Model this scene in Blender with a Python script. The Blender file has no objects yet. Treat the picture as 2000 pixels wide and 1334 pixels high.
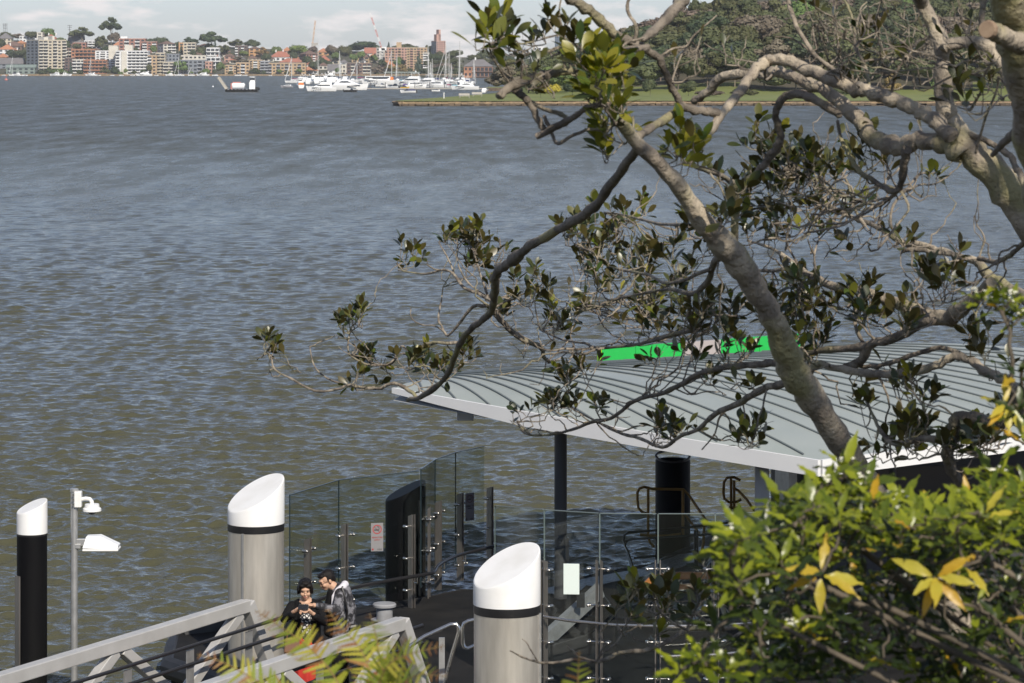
import bpy, math, random
import numpy as np
from mathutils import Vector, Matrix, Euler
R = math.radians
rnd = random.Random(7)
F = 5800.0; CX = 1000.0; HY = 131.0; EYE = 8.3
sc = bpy.context.scene
col = sc.collection

def P(px, py, Y):
    return Vector(((px-CX)/F*Y, Y, EYE-(py-HY)/F*Y))
def PX(px, Y): return (px-CX)/F*Y
def ZY(py, Y): return EYE-(py-HY)/F*Y
def YZ(py, z): return F*(EYE-z)/(py-HY)

# ------------------------------------------------------------------ scene objects
def tag(o, label=None, cat=None, group=None, kind=None):
    if label: o['label'] = label
    if cat: o['category'] = cat
    if group: o['group'] = group
    if kind: o['kind'] = kind
    return o
def empty(name, loc=(0,0,0), rz=0.0, label=None, cat=None, group=None):
    o = bpy.data.objects.new(name, None); col.objects.link(o)
    o.empty_display_size = 0.2
    o.location = loc; o.rotation_euler = (0,0,rz)
    return tag(o, label, cat, group)
def link(name, me, parent=None):
    o = bpy.data.objects.new(name, me); col.objects.link(o)
    if parent: o.parent = parent
    return o
def copy_tree(o, parent=None):
    c = o.copy(); col.objects.link(c)
    if parent: c.parent = parent
    for ch in list(o.children): copy_tree(ch, c)
    return c
def kids(o):
    return list(o.children)

class MB:
    def __init__(s): s.v=[]; s.f=[]; s.m=[]
    def add(s, vs, fs, mi=0):
        b=len(s.v); s.v += [tuple(v) for v in vs]
        for f in fs: s.f.append(tuple(i+b for i in f)); s.m.append(mi)
        return s
    def box(s, c, d, rz=0.0, mi=0, rot=None):
        hx,hy,hz=d[0]/2,d[1]/2,d[2]/2
        M = rot if rot is not None else Matrix.Rotation(rz,3,'Z')
        c=Vector(c)
        vs=[c+M@Vector((x*hx,y*hy,z*hz)) for z in(-1,1) for y in(-1,1) for x in(-1,1)]
        fs=[(0,2,3,1),(4,5,7,6),(0,1,5,4),(2,6,7,3),(0,4,6,2),(1,3,7,5)]
        return s.add(vs,fs,mi)
    def bar(s, p0, p1, w, h, up=(0,0,1), mi=0):
        p0=Vector(p0);p1=Vector(p1);d=p1-p0;L=d.length;x=d/L
        u=Vector(up); y=u.cross(x)
        if y.length<1e-4: y=Vector((0,1,0)).cross(x)
        y.normalize(); z=x.cross(y)
        M=Matrix((x,y,z)).transposed()
        return s.box((p0+p1)/2,(L,w,h),mi=mi,rot=M)
    def cyl(s, p0, p1, r0, r1=None, n=14, mi=0):
        if r1 is None: r1=r0
        return s.tube([p0,p1],[r0,r1],n,mi)
    def tube(s, pts, rs, n=8, mi=0, closed_ends=True):
        pts=[Vector(p) for p in pts]
        if not hasattr(rs,'__len__'): rs=[rs]*len(pts)
        k=len(pts); T=[]
        for i in range(k):
            a=pts[max(i-1,0)]; b=pts[min(i+1,k-1)]
            t=b-a
            T.append(t.normalized() if t.length>1e-9 else Vector((0,0,1)))
        ref=Vector((0,0,1)) if abs(T[0].z)<.9 else Vector((1,0,0))
        u=(ref-T[0]*ref.dot(T[0])).normalized()
        vs=[]
        for i in range(k):
            u=(u-T[i]*u.dot(T[i])); 
            if u.length<1e-6: u=T[i].orthogonal()
            u.normalize(); w=T[i].cross(u)
            for j in range(n):
                a=2*math.pi*j/n
                vs.append(pts[i]+(u*math.cos(a)+w*math.sin(a))*rs[i])
        fs=[]
        for i in range(k-1):
            for j in range(n):
                j2=(j+1)%n
                fs.append((i*n+j,i*n+j2,(i+1)*n+j2,(i+1)*n+j))
        if closed_ends:
            fs.append(tuple(range(n-1,-1,-1))); fs.append(tuple((k-1)*n+j for j in range(n)))
        return s.add(vs,fs,mi)
    def rev(s, c, prof, n=20, mi=0):
        c=Vector(c); vs=[];k=len(prof)
        for r,z in prof:
            for j in range(n):
                a=2*math.pi*j/n; vs.append(c+Vector((r*math.cos(a),r*math.sin(a),z)))
        fs=[(i*n+j,i*n+(j+1)%n,(i+1)*n+(j+1)%n,(i+1)*n+j) for i in range(k-1) for j in range(n)]
        fs.append(tuple(range(n-1,-1,-1))); fs.append(tuple((k-1)*n+j for j in range(n)))
        return s.add(vs,fs,mi)
    def prism(s, poly, z0, z1, mi=0):
        n=len(poly)
        ar=sum(poly[i][0]*poly[(i+1)%n][1]-poly[(i+1)%n][0]*poly[i][1] for i in range(n))
        if ar<0: poly=poly[::-1]
        vs=[(x,y,z0) for x,y in poly]+[(x,y,z1) for x,y in poly]
        fs=[tuple(range(n-1,-1,-1)),tuple(range(n,2*n))]
        fs+=[(i,(i+1)%n,n+(i+1)%n,n+i) for i in range(n)]
        return s.add(vs,fs,mi)
    def ell(s, c, r, n=12, m=8, rot=None, mi=0):
        c=Vector(c); M=rot if rot is not None else Matrix.Identity(3)
        vs=[c+M@Vector((0,0,-r[2]))]
        for i in range(1,m):
            ph=-math.pi/2+math.pi*i/m
            for j in range(n):
                a=2*math.pi*j/n
                vs.append(c+M@Vector((r[0]*math.cos(ph)*math.cos(a),r[1]*math.cos(ph)*math.sin(a),r[2]*math.sin(ph))))
        vs.append(c+M@Vector((0,0,r[2])))
        fs=[(0,1+(j+1)%n,1+j) for j in range(n)]
        for i in range(m-2):
            for j in range(n):
                a=1+i*n+j;b=1+i*n+(j+1)%n
                fs.append((a,b,b+n,a+n))
        l=len(vs)-1; o=1+(m-2)*n
        fs+=[(l,o+j,o+(j+1)%n) for j in range(n)]
        return s.add(vs,fs,mi)
    def mesh(s, name, mats, smooth=35):
        me=bpy.data.meshes.new(name)
        me.from_pydata(s.v,[],s.f)
        if not isinstance(mats,(list,tuple)): mats=[mats]
        for m in mats: me.materials.append(m)
        if len(mats)>1: me.polygons.foreach_set('material_index',s.m)
        if smooth:
            me.polygons.foreach_set('use_smooth',[True]*len(me.polygons))
            me.set_sharp_from_angle(angle=R(smooth))
        me.update()
        return me
    def build(s, name, mats, parent=None, smooth=35, bevel=0):
        o=link(name, s.mesh(name,mats,smooth), parent)
        if bevel:
            b=o.modifiers.new('bevel','BEVEL'); b.width=bevel; b.segments=2; b.limit_method='ANGLE'
        return o

def np_mesh(name, V, Fc, mats, mi=None, smooth=False):
    """V (n,3), Fc (m,4) arrays -> mesh"""
    me=bpy.data.meshes.new(name)
    V=np.asarray(V,np.float32); Fc=np.asarray(Fc,np.int32)
    k=Fc.shape[1]
    me.vertices.add(len(V)); me.vertices.foreach_set('co',V.ravel())
    me.loops.add(Fc.size); me.loops.foreach_set('vertex_index',Fc.ravel())
    me.polygons.add(len(Fc))
    me.polygons.foreach_set('loop_start',np.arange(0,Fc.size,k,dtype=np.int32))
    if not isinstance(mats,(list,tuple)): mats=[mats]
    for m in mats: me.materials.append(m)
    if mi is not None: me.polygons.foreach_set('material_index',np.asarray(mi,np.int32))
    me.update(calc_edges=True)
    if smooth: me.polygons.foreach_set('use_smooth',np.ones(len(Fc),bool))
    me.validate()
    return me

# ------------------------------------------------------------------ materials
def mat(name, c, rough=.6, metal=0.0, c2=None, ns=3.0, lo=.35, hi=.65, bump=0, bs=20, spec=None, obj_var=0.0, stretch=None, detail=4, coat=0):
    m=bpy.data.materials.new(name); m.use_nodes=True
    nt=m.node_tree; N=nt.nodes; L=nt.links
    b=N['Principled BSDF']; b.inputs['Roughness'].default_value=rough; b.inputs['Metallic'].default_value=metal
    b.inputs['Base Color'].default_value=(*c,1)
    if spec is not None: b.inputs['Specular IOR Level'].default_value=spec
    if coat: b.inputs['Coat Weight'].default_value=coat; b.inputs['Coat Roughness'].default_value=.1
    tc=None
    def coords():
        t=N.new('ShaderNodeTexCoord')
        if stretch:
            mp=N.new('ShaderNodeMapping'); mp.inputs['Scale'].default_value=stretch
            L.new(t.outputs['Object'],mp.inputs[0]); return mp.outputs[0]
        return t.outputs['Object']
    if c2 is not None or bump: tc=coords()
    out=None
    if c2 is not None:
        n=N.new('ShaderNodeTexNoise'); n.inputs['Scale'].default_value=ns; n.inputs['Detail'].default_value=detail
        L.new(tc,n.inputs['Vector'])
        r=N.new('ShaderNodeValToRGB'); r.color_ramp.elements[0].position=lo; r.color_ramp.elements[1].position=hi
        r.color_ramp.elements[0].color=(*c,1); r.color_ramp.elements[1].color=(*c2,1)
        L.new(n.outputs['Fac'],r.inputs[0]); out=r.outputs[0]
    if obj_var:
        oi=N.new('ShaderNodeObjectInfo'); hs=N.new('ShaderNodeHueSaturation')
        mr=N.new('ShaderNodeMapRange'); mr.inputs[3].default_value=1-obj_var; mr.inputs[4].default_value=1+obj_var
        L.new(oi.outputs['Random'],mr.inputs[0]); L.new(mr.outputs[0],hs.inputs['Value'])
        m2=N.new('ShaderNodeMath'); m2.operation='MULTIPLY_ADD'; m2.inputs[1].default_value=.05; m2.inputs[2].default_value=.475
        m3=N.new('ShaderNodeMath'); m3.operation='FRACT'; m4=N.new('ShaderNodeMath'); m4.operation='MULTIPLY'; m4.inputs[1].default_value=7.31
        L.new(oi.outputs['Random'],m4.inputs[0]); L.new(m4.outputs[0],m3.inputs[0]); L.new(m3.outputs[0],m2.inputs[0]); L.new(m2.outputs[0],hs.inputs['Hue'])
        if out: L.new(out,hs.inputs['Color'])
        else: hs.inputs['Color'].default_value=(*c,1)
        out=hs.outputs[0]
    if out: L.new(out,b.inputs['Base Color'])
    if bump:
        n=N.new('ShaderNodeTexNoise'); n.inputs['Scale'].default_value=bs; n.inputs['Detail'].default_value=5
        L.new(tc,n.inputs['Vector'])
        bp=N.new('ShaderNodeBump'); bp.inputs['Strength'].default_value=bump; bp.inputs['Distance'].default_value=.02
        L.new(n.outputs['Fac'],bp.inputs['Height']); L.new(bp.outputs[0],b.inputs['Normal'])
    return m

def leaf_mat(name, top, under, var=.25, rough=.38, transl=.25, ns=6.0, alt=None):
    """two-sided leaf: glossy upper face, matt underside, some light through it"""
    m=bpy.data.materials.new(name); m.use_nodes=True
    nt=m.node_tree; N=nt.nodes; L=nt.links
    b=N['Principled BSDF']; b.inputs['Roughness'].default_value=rough
    g=N.new('ShaderNodeNewGeometry')
    tc=N.new('ShaderNodeTexCoord'); n=N.new('ShaderNodeTexNoise'); n.inputs['Scale'].default_value=ns; n.inputs['Detail'].default_value=2
    L.new(tc.outputs['Object'],n.inputs['Vector'])
    r=N.new('ShaderNodeValToRGB')
    a=alt or tuple(x*(1+var*2) for x in top)
    r.color_ramp.elements[0].position=.35; r.color_ramp.elements[1].position=.68
    r.color_ramp.elements[0].color=(*top,1); r.color_ramp.elements[1].color=(*a,1)
    ri=N.new('ShaderNodeMath'); ri.operation='MULTIPLY_ADD'; ri.inputs[1].default_value=.55; 
    L.new(g.outputs['Random Per Island'],ri.inputs[0]); 
    hf=N.new('ShaderNodeMath'); hf.operation='MULTIPLY_ADD'; hf.inputs[1].default_value=.7; hf.inputs[2].default_value=-.12
    L.new(n.outputs['Fac'],hf.inputs[0]); L.new(hf.outputs[0],ri.inputs[2])
    L.new(ri.outputs[0],r.inputs[0])
    mx=N.new('ShaderNodeMix'); mx.data_type='RGBA'
    L.new(g.outputs['Backfacing'],mx.inputs[0]); L.new(r.outputs[0],mx.inputs[6]); mx.inputs[7].default_value=(*under,1)
    L.new(mx.outputs[2],b.inputs['Base Color'])
    t=N.new('ShaderNodeBsdfTranslucent'); 
    hs=N.new('ShaderNodeHueSaturation'); hs.inputs['Saturation'].default_value=1.25; hs.inputs['Value'].default_value=1.5
    L.new(r.outputs[0],hs.inputs['Color']); L.new(hs.outputs[0],t.inputs['Color'])
    ms=N.new('ShaderNodeMixShader'); ms.inputs[0].default_value=transl
    L.new(b.outputs[0],ms.inputs[1]); L.new(t.outputs[0],ms.inputs[2])
    L.new(ms.outputs[0],N['Material Output'].inputs['Surface'])
    return m

def glass_mat(name, tint, refl=1.0):
    m=bpy.data.materials.new(name); m.use_nodes=True
    nt=m.node_tree; N=nt.nodes; L=nt.links
    N.remove(N['Principled BSDF'])
    t=N.new('ShaderNodeBsdfTransparent'); t.inputs[0].default_value=(*tint,1)
    g=N.new('ShaderNodeBsdfGlossy'); g.inputs['Roughness'].default_value=.01; g.inputs[0].default_value=(.9*refl,.95*refl,.95*refl,1)
    ge=N.new('ShaderNodeNewGeometry'); dp=N.new('ShaderNodeVectorMath'); dp.operation='DOT_PRODUCT'
    L.new(ge.outputs['Incoming'],dp.inputs[0]); L.new(ge.outputs['Normal'],dp.inputs[1])
    ab=N.new('ShaderNodeMath'); ab.operation='ABSOLUTE'; L.new(dp.outputs['Value'],ab.inputs[0])
    om=N.new('ShaderNodeMath'); om.operation='SUBTRACT'; om.inputs[0].default_value=1; L.new(ab.outputs[0],om.inputs[1])
    pw=N.new('ShaderNodeMath'); pw.operation='POWER'; pw.inputs[1].default_value=5; L.new(om.outputs[0],pw.inputs[0])
    ma=N.new('ShaderNodeMath'); ma.operation='MULTIPLY_ADD'; ma.inputs[1].default_value=.96; ma.inputs[2].default_value=.04; L.new(pw.outputs[0],ma.inputs[0])
    ms=N.new('ShaderNodeMixShader'); L.new(ma.outputs[0],ms.inputs[0]); L.new(t.outputs[0],ms.inputs[1]); L.new(g.outputs[0],ms.inputs[2])
    L.new(ms.outputs[0],N['Material Output'].inputs['Surface'])
    return m

M={}
M['white']=mat('white_paint',(.80,.80,.79),.35,c2=(.68,.67,.64),ns=3,detail=8,lo=.45,hi=.85)
M['bollard_shade']=mat('bollard_shade',(.30,.31,.33),.6,c2=(.22,.22,.23),ns=6)  # shade on the pale bollard is put into a greyer colour
M['black_band']=mat('black_band',(.012,.012,.013),.4)
M['pile_steel']=mat('pile_steel',(.66,.62,.55),.40,.62,c2=(.47,.44,.385),ns=5,stretch=(2.2,2.2,.3),bump=.12,bs=60,lo=.3,hi=.75,detail=7)
M['pile_black']=mat('black_pile_sleeve',(.005,.005,.006),.5,c2=(.009,.009,.009),ns=2,stretch=(2,2,.3),spec=.10)
M['galv']=mat('galvanised_steel',(.42,.42,.41),.42,.7,c2=(.52,.52,.51),ns=9)
M['alu']=mat('mill_aluminium',(.50,.49,.47),.5,.35,c2=(.58,.57,.55),ns=3,stretch=(1,1,1),bump=.03,bs=40)
M['stainless']=mat('stainless_steel',(.55,.53,.50),.22,.95)
M['post_steel']=mat('brushed_post_steel',(.36,.33,.30),.36,.85,c2=(.28,.26,.24),ns=5,stretch=(3,3,.3))
M['dark_rail']=mat('dark_handrail',(.06,.06,.065),.28,.7)
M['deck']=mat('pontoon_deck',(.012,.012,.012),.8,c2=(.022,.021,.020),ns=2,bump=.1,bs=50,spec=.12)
M['fender']=mat('black_rubber',(.010,.010,.011),.6,c2=(.02,.02,.02),ns=3)
M['roof']=mat('roof_sheet',(.28,.315,.305),.5,c2=(.335,.365,.35),ns=.9,detail=8,lo=.3,hi=.75)
M['rib']=mat('roof_seam_shade',(.13,.15,.155),.5)  # darker grey carries the shaded sides of the seams
M['fascia']=mat('fascia_white',(.74,.74,.73),.4,c2=(.70,.70,.70),ns=1.5)
M['soffit']=mat('soffit_grey',(.35,.36,.36),.6)
M['col_grey']=mat('column_grey',(.05,.05,.053),.45)
M['col_pale']=mat('column_pale',(.40,.39,.38),.5)
M['green']=mat('green_sign_panel',(.012,.40,.065),.45,c2=(.012,.36,.06),ns=2)
M['lime']=mat('lime_sign_edge',(.30,.62,.02),.4)
M['sign_grey']=mat('grey_sign_panel',(.36,.32,.31),.5)
M['mustard']=mat('mustard_rail',(.36,.20,.04),.45,c2=(.30,.16,.03),ns=8)
M['timber']=mat('orange_timber',(.50,.19,.045),.5,c2=(.38,.14,.035),ns=8,stretch=(1,1,6))
M['notice']=mat('notice_paper',(.66,.74,.70),.6)
M['sign_white_shade']=mat('sign_white_shade',(.22,.215,.22),.5)  # white plate darkened: the shade on it is in the colour
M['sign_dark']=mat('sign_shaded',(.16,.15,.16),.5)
M['red']=mat('sign_red',(.40,.03,.03),.5)
M['ink']=mat('sign_ink',(.02,.02,.02),.6)
M['glass']=glass_mat('clear_glass',(.90,.935,.93),1.0)
M['glass_t']=glass_mat('tinted_glass',(.86,.895,.89),.35)
M['checker']=mat('checker_plate',(.13,.13,.13),.45,.6,c2=(.26,.26,.26),ns=30,lo=.48,hi=.54)
# ------------------------------------------------------------------ camera, light, sky
cam=bpy.data.cameras.new('camera'); co=bpy.data.objects.new('camera',cam); col.objects.link(co)
co.location=(0,0,EYE); co.rotation_euler=(R(90),0,0)
cam.sensor_width=36; cam.lens=F*36/2000; cam.shift_y=-(667-HY)/2000
cam.clip_start=.1; cam.clip_end=20000
cam.dof.use_dof=True; cam.dof.focus_distance=36; cam.dof.aperture_fstop=13
sc.camera=co
SUN_AZ=R(20); SUN_EL=R(37)       # to the right of straight behind the camera
S=Vector((math.sin(SUN_AZ)*math.cos(SUN_EL),-math.cos(SUN_AZ)*math.cos(SUN_EL),math.sin(SUN_EL)))
sl=bpy.data.lights.new('sun','SUN'); so=bpy.data.objects.new('sun',sl); col.objects.link(so)
sl.energy=5.0; sl.angle=R(.53); sl.color=(1,.92,.80)
so.rotation_euler=S.to_track_quat('Z','Y').to_euler()
so.location=(30,-40,60)
w=bpy.data.worlds.new('World'); sc.world=w; w.use_nodes=True
nt=w.node_tree; N=nt.nodes; L=nt.links
bg=N['Background']; bg.inputs['Strength'].default_value=.064
sky=N.new('ShaderNodeTexSky'); sky.sky_type='NISHITA'; sky.sun_disc=False
sky.sun_elevation=SUN_EL; sky.sun_rotation=math.pi-SUN_AZ
sky.air_density=1.0; sky.dust_density=.6; sky.ozone_density=1.5
tc=N.new('ShaderNodeTexCoord')
mp=N.new('ShaderNodeMapping'); mp.inputs['Scale'].default_value=(17,17,62); mp.inputs['Location'].default_value=(3.1,0,.4)
L.new(tc.outputs['Generated'],mp.inputs[0])
cn=N.new('ShaderNodeTexNoise'); cn.inputs['Scale'].default_value=2.2; cn.inputs['Detail'].default_value=5; cn.inputs['Roughness'].default_value=.55
L.new(mp.outputs[0],cn.inputs['Vector'])
cr=N.new('ShaderNodeValToRGB'); cr.color_ramp.elements[0].position=.50; cr.color_ramp.elements[1].position=.64
cr.color_ramp.elements[0].color=(0,0,0,1); cr.color_ramp.elements[1].color=(.85,.85,.85,1)
L.new(cn.outputs['Fac'],cr.inputs[0])
# a bluer, cooler horizon than pure dust gives
hsv=N.new('ShaderNodeMix'); hsv.data_type='RGBA'; hsv.blend_type='MULTIPLY'; hsv.inputs[0].default_value=1
se=N.new('ShaderNodeSeparateXYZ'); L.new(tc.outputs['Generated'],se.inputs[0])
el=N.new('ShaderNodeMapRange'); el.inputs[1].default_value=0; el.inputs[2].default_value=.45; L.new(se.outputs['Z'],el.inputs[0])
tn=N.new('ShaderNodeMix'); tn.data_type='RGBA'; L.new(el.outputs[0],tn.inputs[0]); tn.inputs[6].default_value=(1.48,1.60,2.17,1); tn.inputs[7].default_value=(.86,1.09,1.32,1)
L.new(tn.outputs[2],hsv.inputs[7])
L.new(sky.outputs[0],hsv.inputs[6])
mx=N.new('ShaderNodeMix'); mx.data_type='RGBA'
L.new(cr.outputs[0],mx.inputs[0]); L.new(hsv.outputs[2],mx.inputs[6]); mx.inputs[7].default_value=(14.8,14.0,13.9,1)
L.new(mx.outputs[2],bg.inputs['Color'])
sc.view_settings.view_transform='Standard'; sc.view_settings.look='None'; sc.view_settings.exposure=0
sc.view_settings.gamma=1
sc.cycles.use_denoising=True
try: sc.cycles.denoiser='OPENIMAGEDENOISE'; sc.cycles.denoising_prefilter='ACCURATE'
except Exception: pass
sc.cycles.max_bounces=8; sc.cycles.transparent_max_bounces=16; sc.cycles.diffuse_bounces=3; sc.cycles.glossy_bounces=3
sc.cycles.volume_bounces=0
sc.cycles.caustics_reflective=False; sc.cycles.caustics_refractive=False
sc.cycles.use_adaptive_sampling=True; sc.cycles.adaptive_threshold=.01

# ------------------------------------------------------------------ water: one sheet with real waves
def water():
    rows=[22.0]
    while rows[-1]<420: rows.append(rows[-1]+max(.05,rows[-1]**2/(F*8.3)*.8))
    while rows[-1]<5200: rows.append(rows[-1]*1.05)
    Y=np.array(rows); nc=640
    u=np.linspace(-1,1,nc)
    YY=np.repeat(Y[:,None],nc,1); XX=u[None,:]*(Y[:,None]*.235+5.0)
    # far rows reach wide
    XX=XX*(1+np.clip((YY-400)/1500,0,1.2)*1.2)
    dx=np.abs(XX[:,1]-XX[:,0])[:,None]; dy=np.gradient(Y)[:,None]
    rs=np.random.RandomState(3)
    Z=np.zeros_like(XX); DX=np.zeros_like(XX); DYy=np.zeros_like(XX)
    env=1+.14*np.sin(XX*.21+YY*.05+1)*np.sin(YY*.13-XX*.06)+.12*np.sin(XX*.07-YY*.031)*np.sin(YY*.055+XX*.02+2)
    for k in range(130):
        lam=.13*(1.9/.13)**rs.rand()
        th=R(82)+rs.randn()*R(34)
        kk=2*math.pi/lam; kx=kk*math.cos(th); ky=kk*math.sin(th)
        amp=.0047*lam**.74*(1.0 if lam<.7 else max(.4,1.0-(lam-.7)*.6))
        f=np.clip((lam/np.maximum(dx*abs(math.cos(th))*2.2+dy*abs(math.sin(th))*1.5,1e-6)-.8)/.7,0,1)
        ph=kx*XX+ky*YY+rs.rand()*6.283
        a=amp*f*env
        Z+=a*np.sin(ph); c=a*np.cos(ph)*.75
        DX+=c*math.cos(th); DYy+=c*math.sin(th)
    V=np.stack([XX+DX,YY+DYy,Z],-1).reshape(-1,3)
    nr=len(Y); idx=np.arange(nr*nc).reshape(nr,nc)
    Fc=np.stack([idx[:-1,:-1],idx[:-1,1:],idx[1:,1:],idx[1:,:-1]],-1).reshape(-1,4)
    m=bpy.data.materials.new('river_water'); m.use_nodes=True
    nt=m.node_tree; N=nt.nodes; L=nt.links
    b=N['Principled BSDF']; b.inputs['Roughness'].default_value=.09; b.inputs['IOR'].default_value=1.33
    b.inputs['Base Color'].default_value=(.072,.071,.041,1)
    tc=N.new('ShaderNodeTexCoord')
    def noise(scale,detail,sx=1,sy=1,rot=0,r=.5):
        mp=N.new('ShaderNodeMapping'); mp.inputs['Scale'].default_value=(sx,sy,1); mp.inputs['Rotation'].default_value=(0,0,rot)
        L.new(tc.outputs['Object'],mp.inputs[0])
        n=N.new('ShaderNodeTexNoise'); n.inputs['Scale'].default_value=scale; n.inputs['Detail'].default_value=detail; n.inputs['Roughness'].default_value=r
        L.new(mp.outputs[0],n.inputs['Vector']); return n.outputs['Fac']
    patch=noise(.02,6,.6,1.5,0,.62)          # cat's paws of wind
    pr=N.new('ShaderNodeMapRange'); pr.inputs[1].default_value=.35; pr.inputs[2].default_value=.68; pr.inputs[3].default_value=.94; pr.inputs[4].default_value=1.07
    L.new(patch,pr.inputs[0])
    n1=noise(3.6,4,.7,1.0,.2,.6); n2=noise(.62,6,.8,1.0,-.15,.68)
    b1=N.new('ShaderNodeBump'); b1.inputs['Distance'].default_value=.06
    L.new(pr.outputs[0],b1.inputs['Strength']); L.new(n1,b1.inputs['Height'])
    b2=N.new('ShaderNodeBump'); b2.inputs['Distance'].default_value=.36
    # longer waves take over where the sheet is too coarse to carry them
    sp=N.new('ShaderNodeSeparateXYZ'); L.new(tc.outputs['Object'],sp.inputs[0])
    fr=N.new('ShaderNodeMapRange'); fr.inputs[1].default_value=70; fr.inputs[2].default_value=220; fr.inputs[3].default_value=.25; fr.inputs[4].default_value=1.0
    L.new(sp.outputs['Y'],fr.inputs[0])
    mm=N.new('ShaderNodeMath'); mm.operation='MULTIPLY'; L.new(fr.outputs[0],mm.inputs[0]); L.new(pr.outputs[0],mm.inputs[1])
    L.new(mm.outputs[0],b2.inputs['Strength']); L.new(n2,b2.inputs['Height']); L.new(b1.outputs[0],b2.inputs['Normal'])
    n3=noise(.42,6,1.0,.22,.05,.75)
    b3=N.new('ShaderNodeBump'); b3.inputs['Distance'].default_value=1.8
    f3=N.new('ShaderNodeMapRange'); f3.inputs[1].default_value=110; f3.inputs[2].default_value=420; f3.inputs[3].default_value=0.0; f3.inputs[4].default_value=1.0
    L.new(sp.outputs['Y'],f3.inputs[0]); L.new(f3.outputs[0],b3.inputs['Strength']); L.new(n3,b3.inputs['Height']); L.new(b2.outputs[0],b3.inputs['Normal'])
    L.new(b3.outputs[0],b.inputs['Normal'])
    # unresolved ripples count as roughness with distance
    rg=N.new('ShaderNodeMapRange'); rg.inputs[1].default_value=45; rg.inputs[2].default_value=330; rg.inputs[3].default_value=.10; rg.inputs[4].default_value=.36
    L.new(sp.outputs['Y'],rg.inputs[0])
    n4=noise(.22,7,1.0,.16,.03,.82)
    m4=N.new('ShaderNodeMapRange'); m4.inputs[1].default_value=.34; m4.inputs[2].default_value=.66; m4.inputs[3].default_value=.62; m4.inputs[4].default_value=1.45
    L.new(n4,m4.inputs[0])
    rp=N.new('ShaderNodeMath'); rp.operation='MULTIPLY'; L.new(rg.outputs[0],rp.inputs[0]); L.new(m4.outputs[0],rp.inputs[1])
    L.new(rp.outputs[0],b.inputs['Roughness'])
    o=link('water',np_mesh('water',V,Fc,m,smooth=True)); o['kind']='structure'
water()

# ------------------------------------------------------------------ near bank under the lookout
M['bank']=mat('bank_earth',(.05,.04,.025),.9,c2=(.035,.045,.015),ns=1.5,bump=.6,bs=6)
def bank():
    xs=np.linspace(-40,40,90); ys=np.concatenate([np.linspace(-30,3,20),np.linspace(3.4,26,60)])
    XX,YY=np.meshgrid(xs,ys)
    Z=np.where(YY<2.5,6.6,6.6-(YY-2.5)*.295)
    Z+=.12*np.sin(XX*1.3+YY*.7)*np.sin(YY*1.1-XX*.4)+.06*np.sin(XX*3.1)*np.sin(YY*2.7)
    Z=np.maximum(Z,-.6)
    V=np.stack([XX,YY,Z],-1).reshape(-1,3); nr,nc=XX.shape
    idx=np.arange(nr*nc).reshape(nr,nc)
    Fc=np.stack([idx[:-1,:-1],idx[:-1,1:],idx[1:,1:],idx[1:,:-1]],-1).reshape(-1,4)
    o=link('bank_ground',np_mesh('bank_ground',V,Fc,M['bank'],smooth=True)); o['kind']='structure'
bank()
def bank_z(Y): return 6.6 if Y<2.5 else max(-.6,6.6-(Y-2.5)*.295)

# ------------------------------------------------------------------ far shore hill
CREST=[(-2500,90),(-200,75),(0,78),(200,82),(400,88),(500,95),(600,98),(700,100),(800,102),(900,112),(1000,115),(1200,118),(2200,120),(4500,125)]
def crest(px): return float(np.interp(px,[a for a,b in CREST],[b for a,b in CREST]))
def hillY(px,py):
    t=(147-py)/(147-crest(px)); return 2845+320*max(0,min(1.15,t))
M['hill']=mat('hill_scrub',(.045,.05,.025),.9,c2=(.09,.08,.05),ns=.02)
def hill():
    xs=np.linspace(-1500,2200,150); ts=np.linspace(0,1,24)
    V=[]
    for t in list(ts)+[1.6,3.0]:
        Y=2845+320*t
        for X in xs:
            px=CX+X/Y*F; c=crest(px)
            py=147-(147-c)*min(t,1)
            z=ZY(py,Y) if t<=1 else ZY(c,3165)-(t-1)*6
            V.append((X,Y,max(z,.9)))
    nr=len(ts)+2; nc=len(xs); idx=np.arange(nr*nc).reshape(nr,nc)
    Fc=np.stack([idx[:-1,:-1],idx[:-1,1:],idx[1:,1:],idx[1:,:-1]],-1).reshape(-1,4)
    o=link('hill',np_mesh('hill',V,Fc,M['hill'],smooth=True)); o['kind']='structure'
hill()
M['sandstone']=mat('sandstone',(.34,.24,.14),.85,c2=(.20,.15,.10),ns=.8,bump=.5,bs=2)
mb=MB(); mb.box((200,2842,.6),(3400,6,1.5))
tag(mb.build('shore_wall',M['sandstone']),'low tan sandstone wall along the far shore below the apartment blocks','sea wall')

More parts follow.
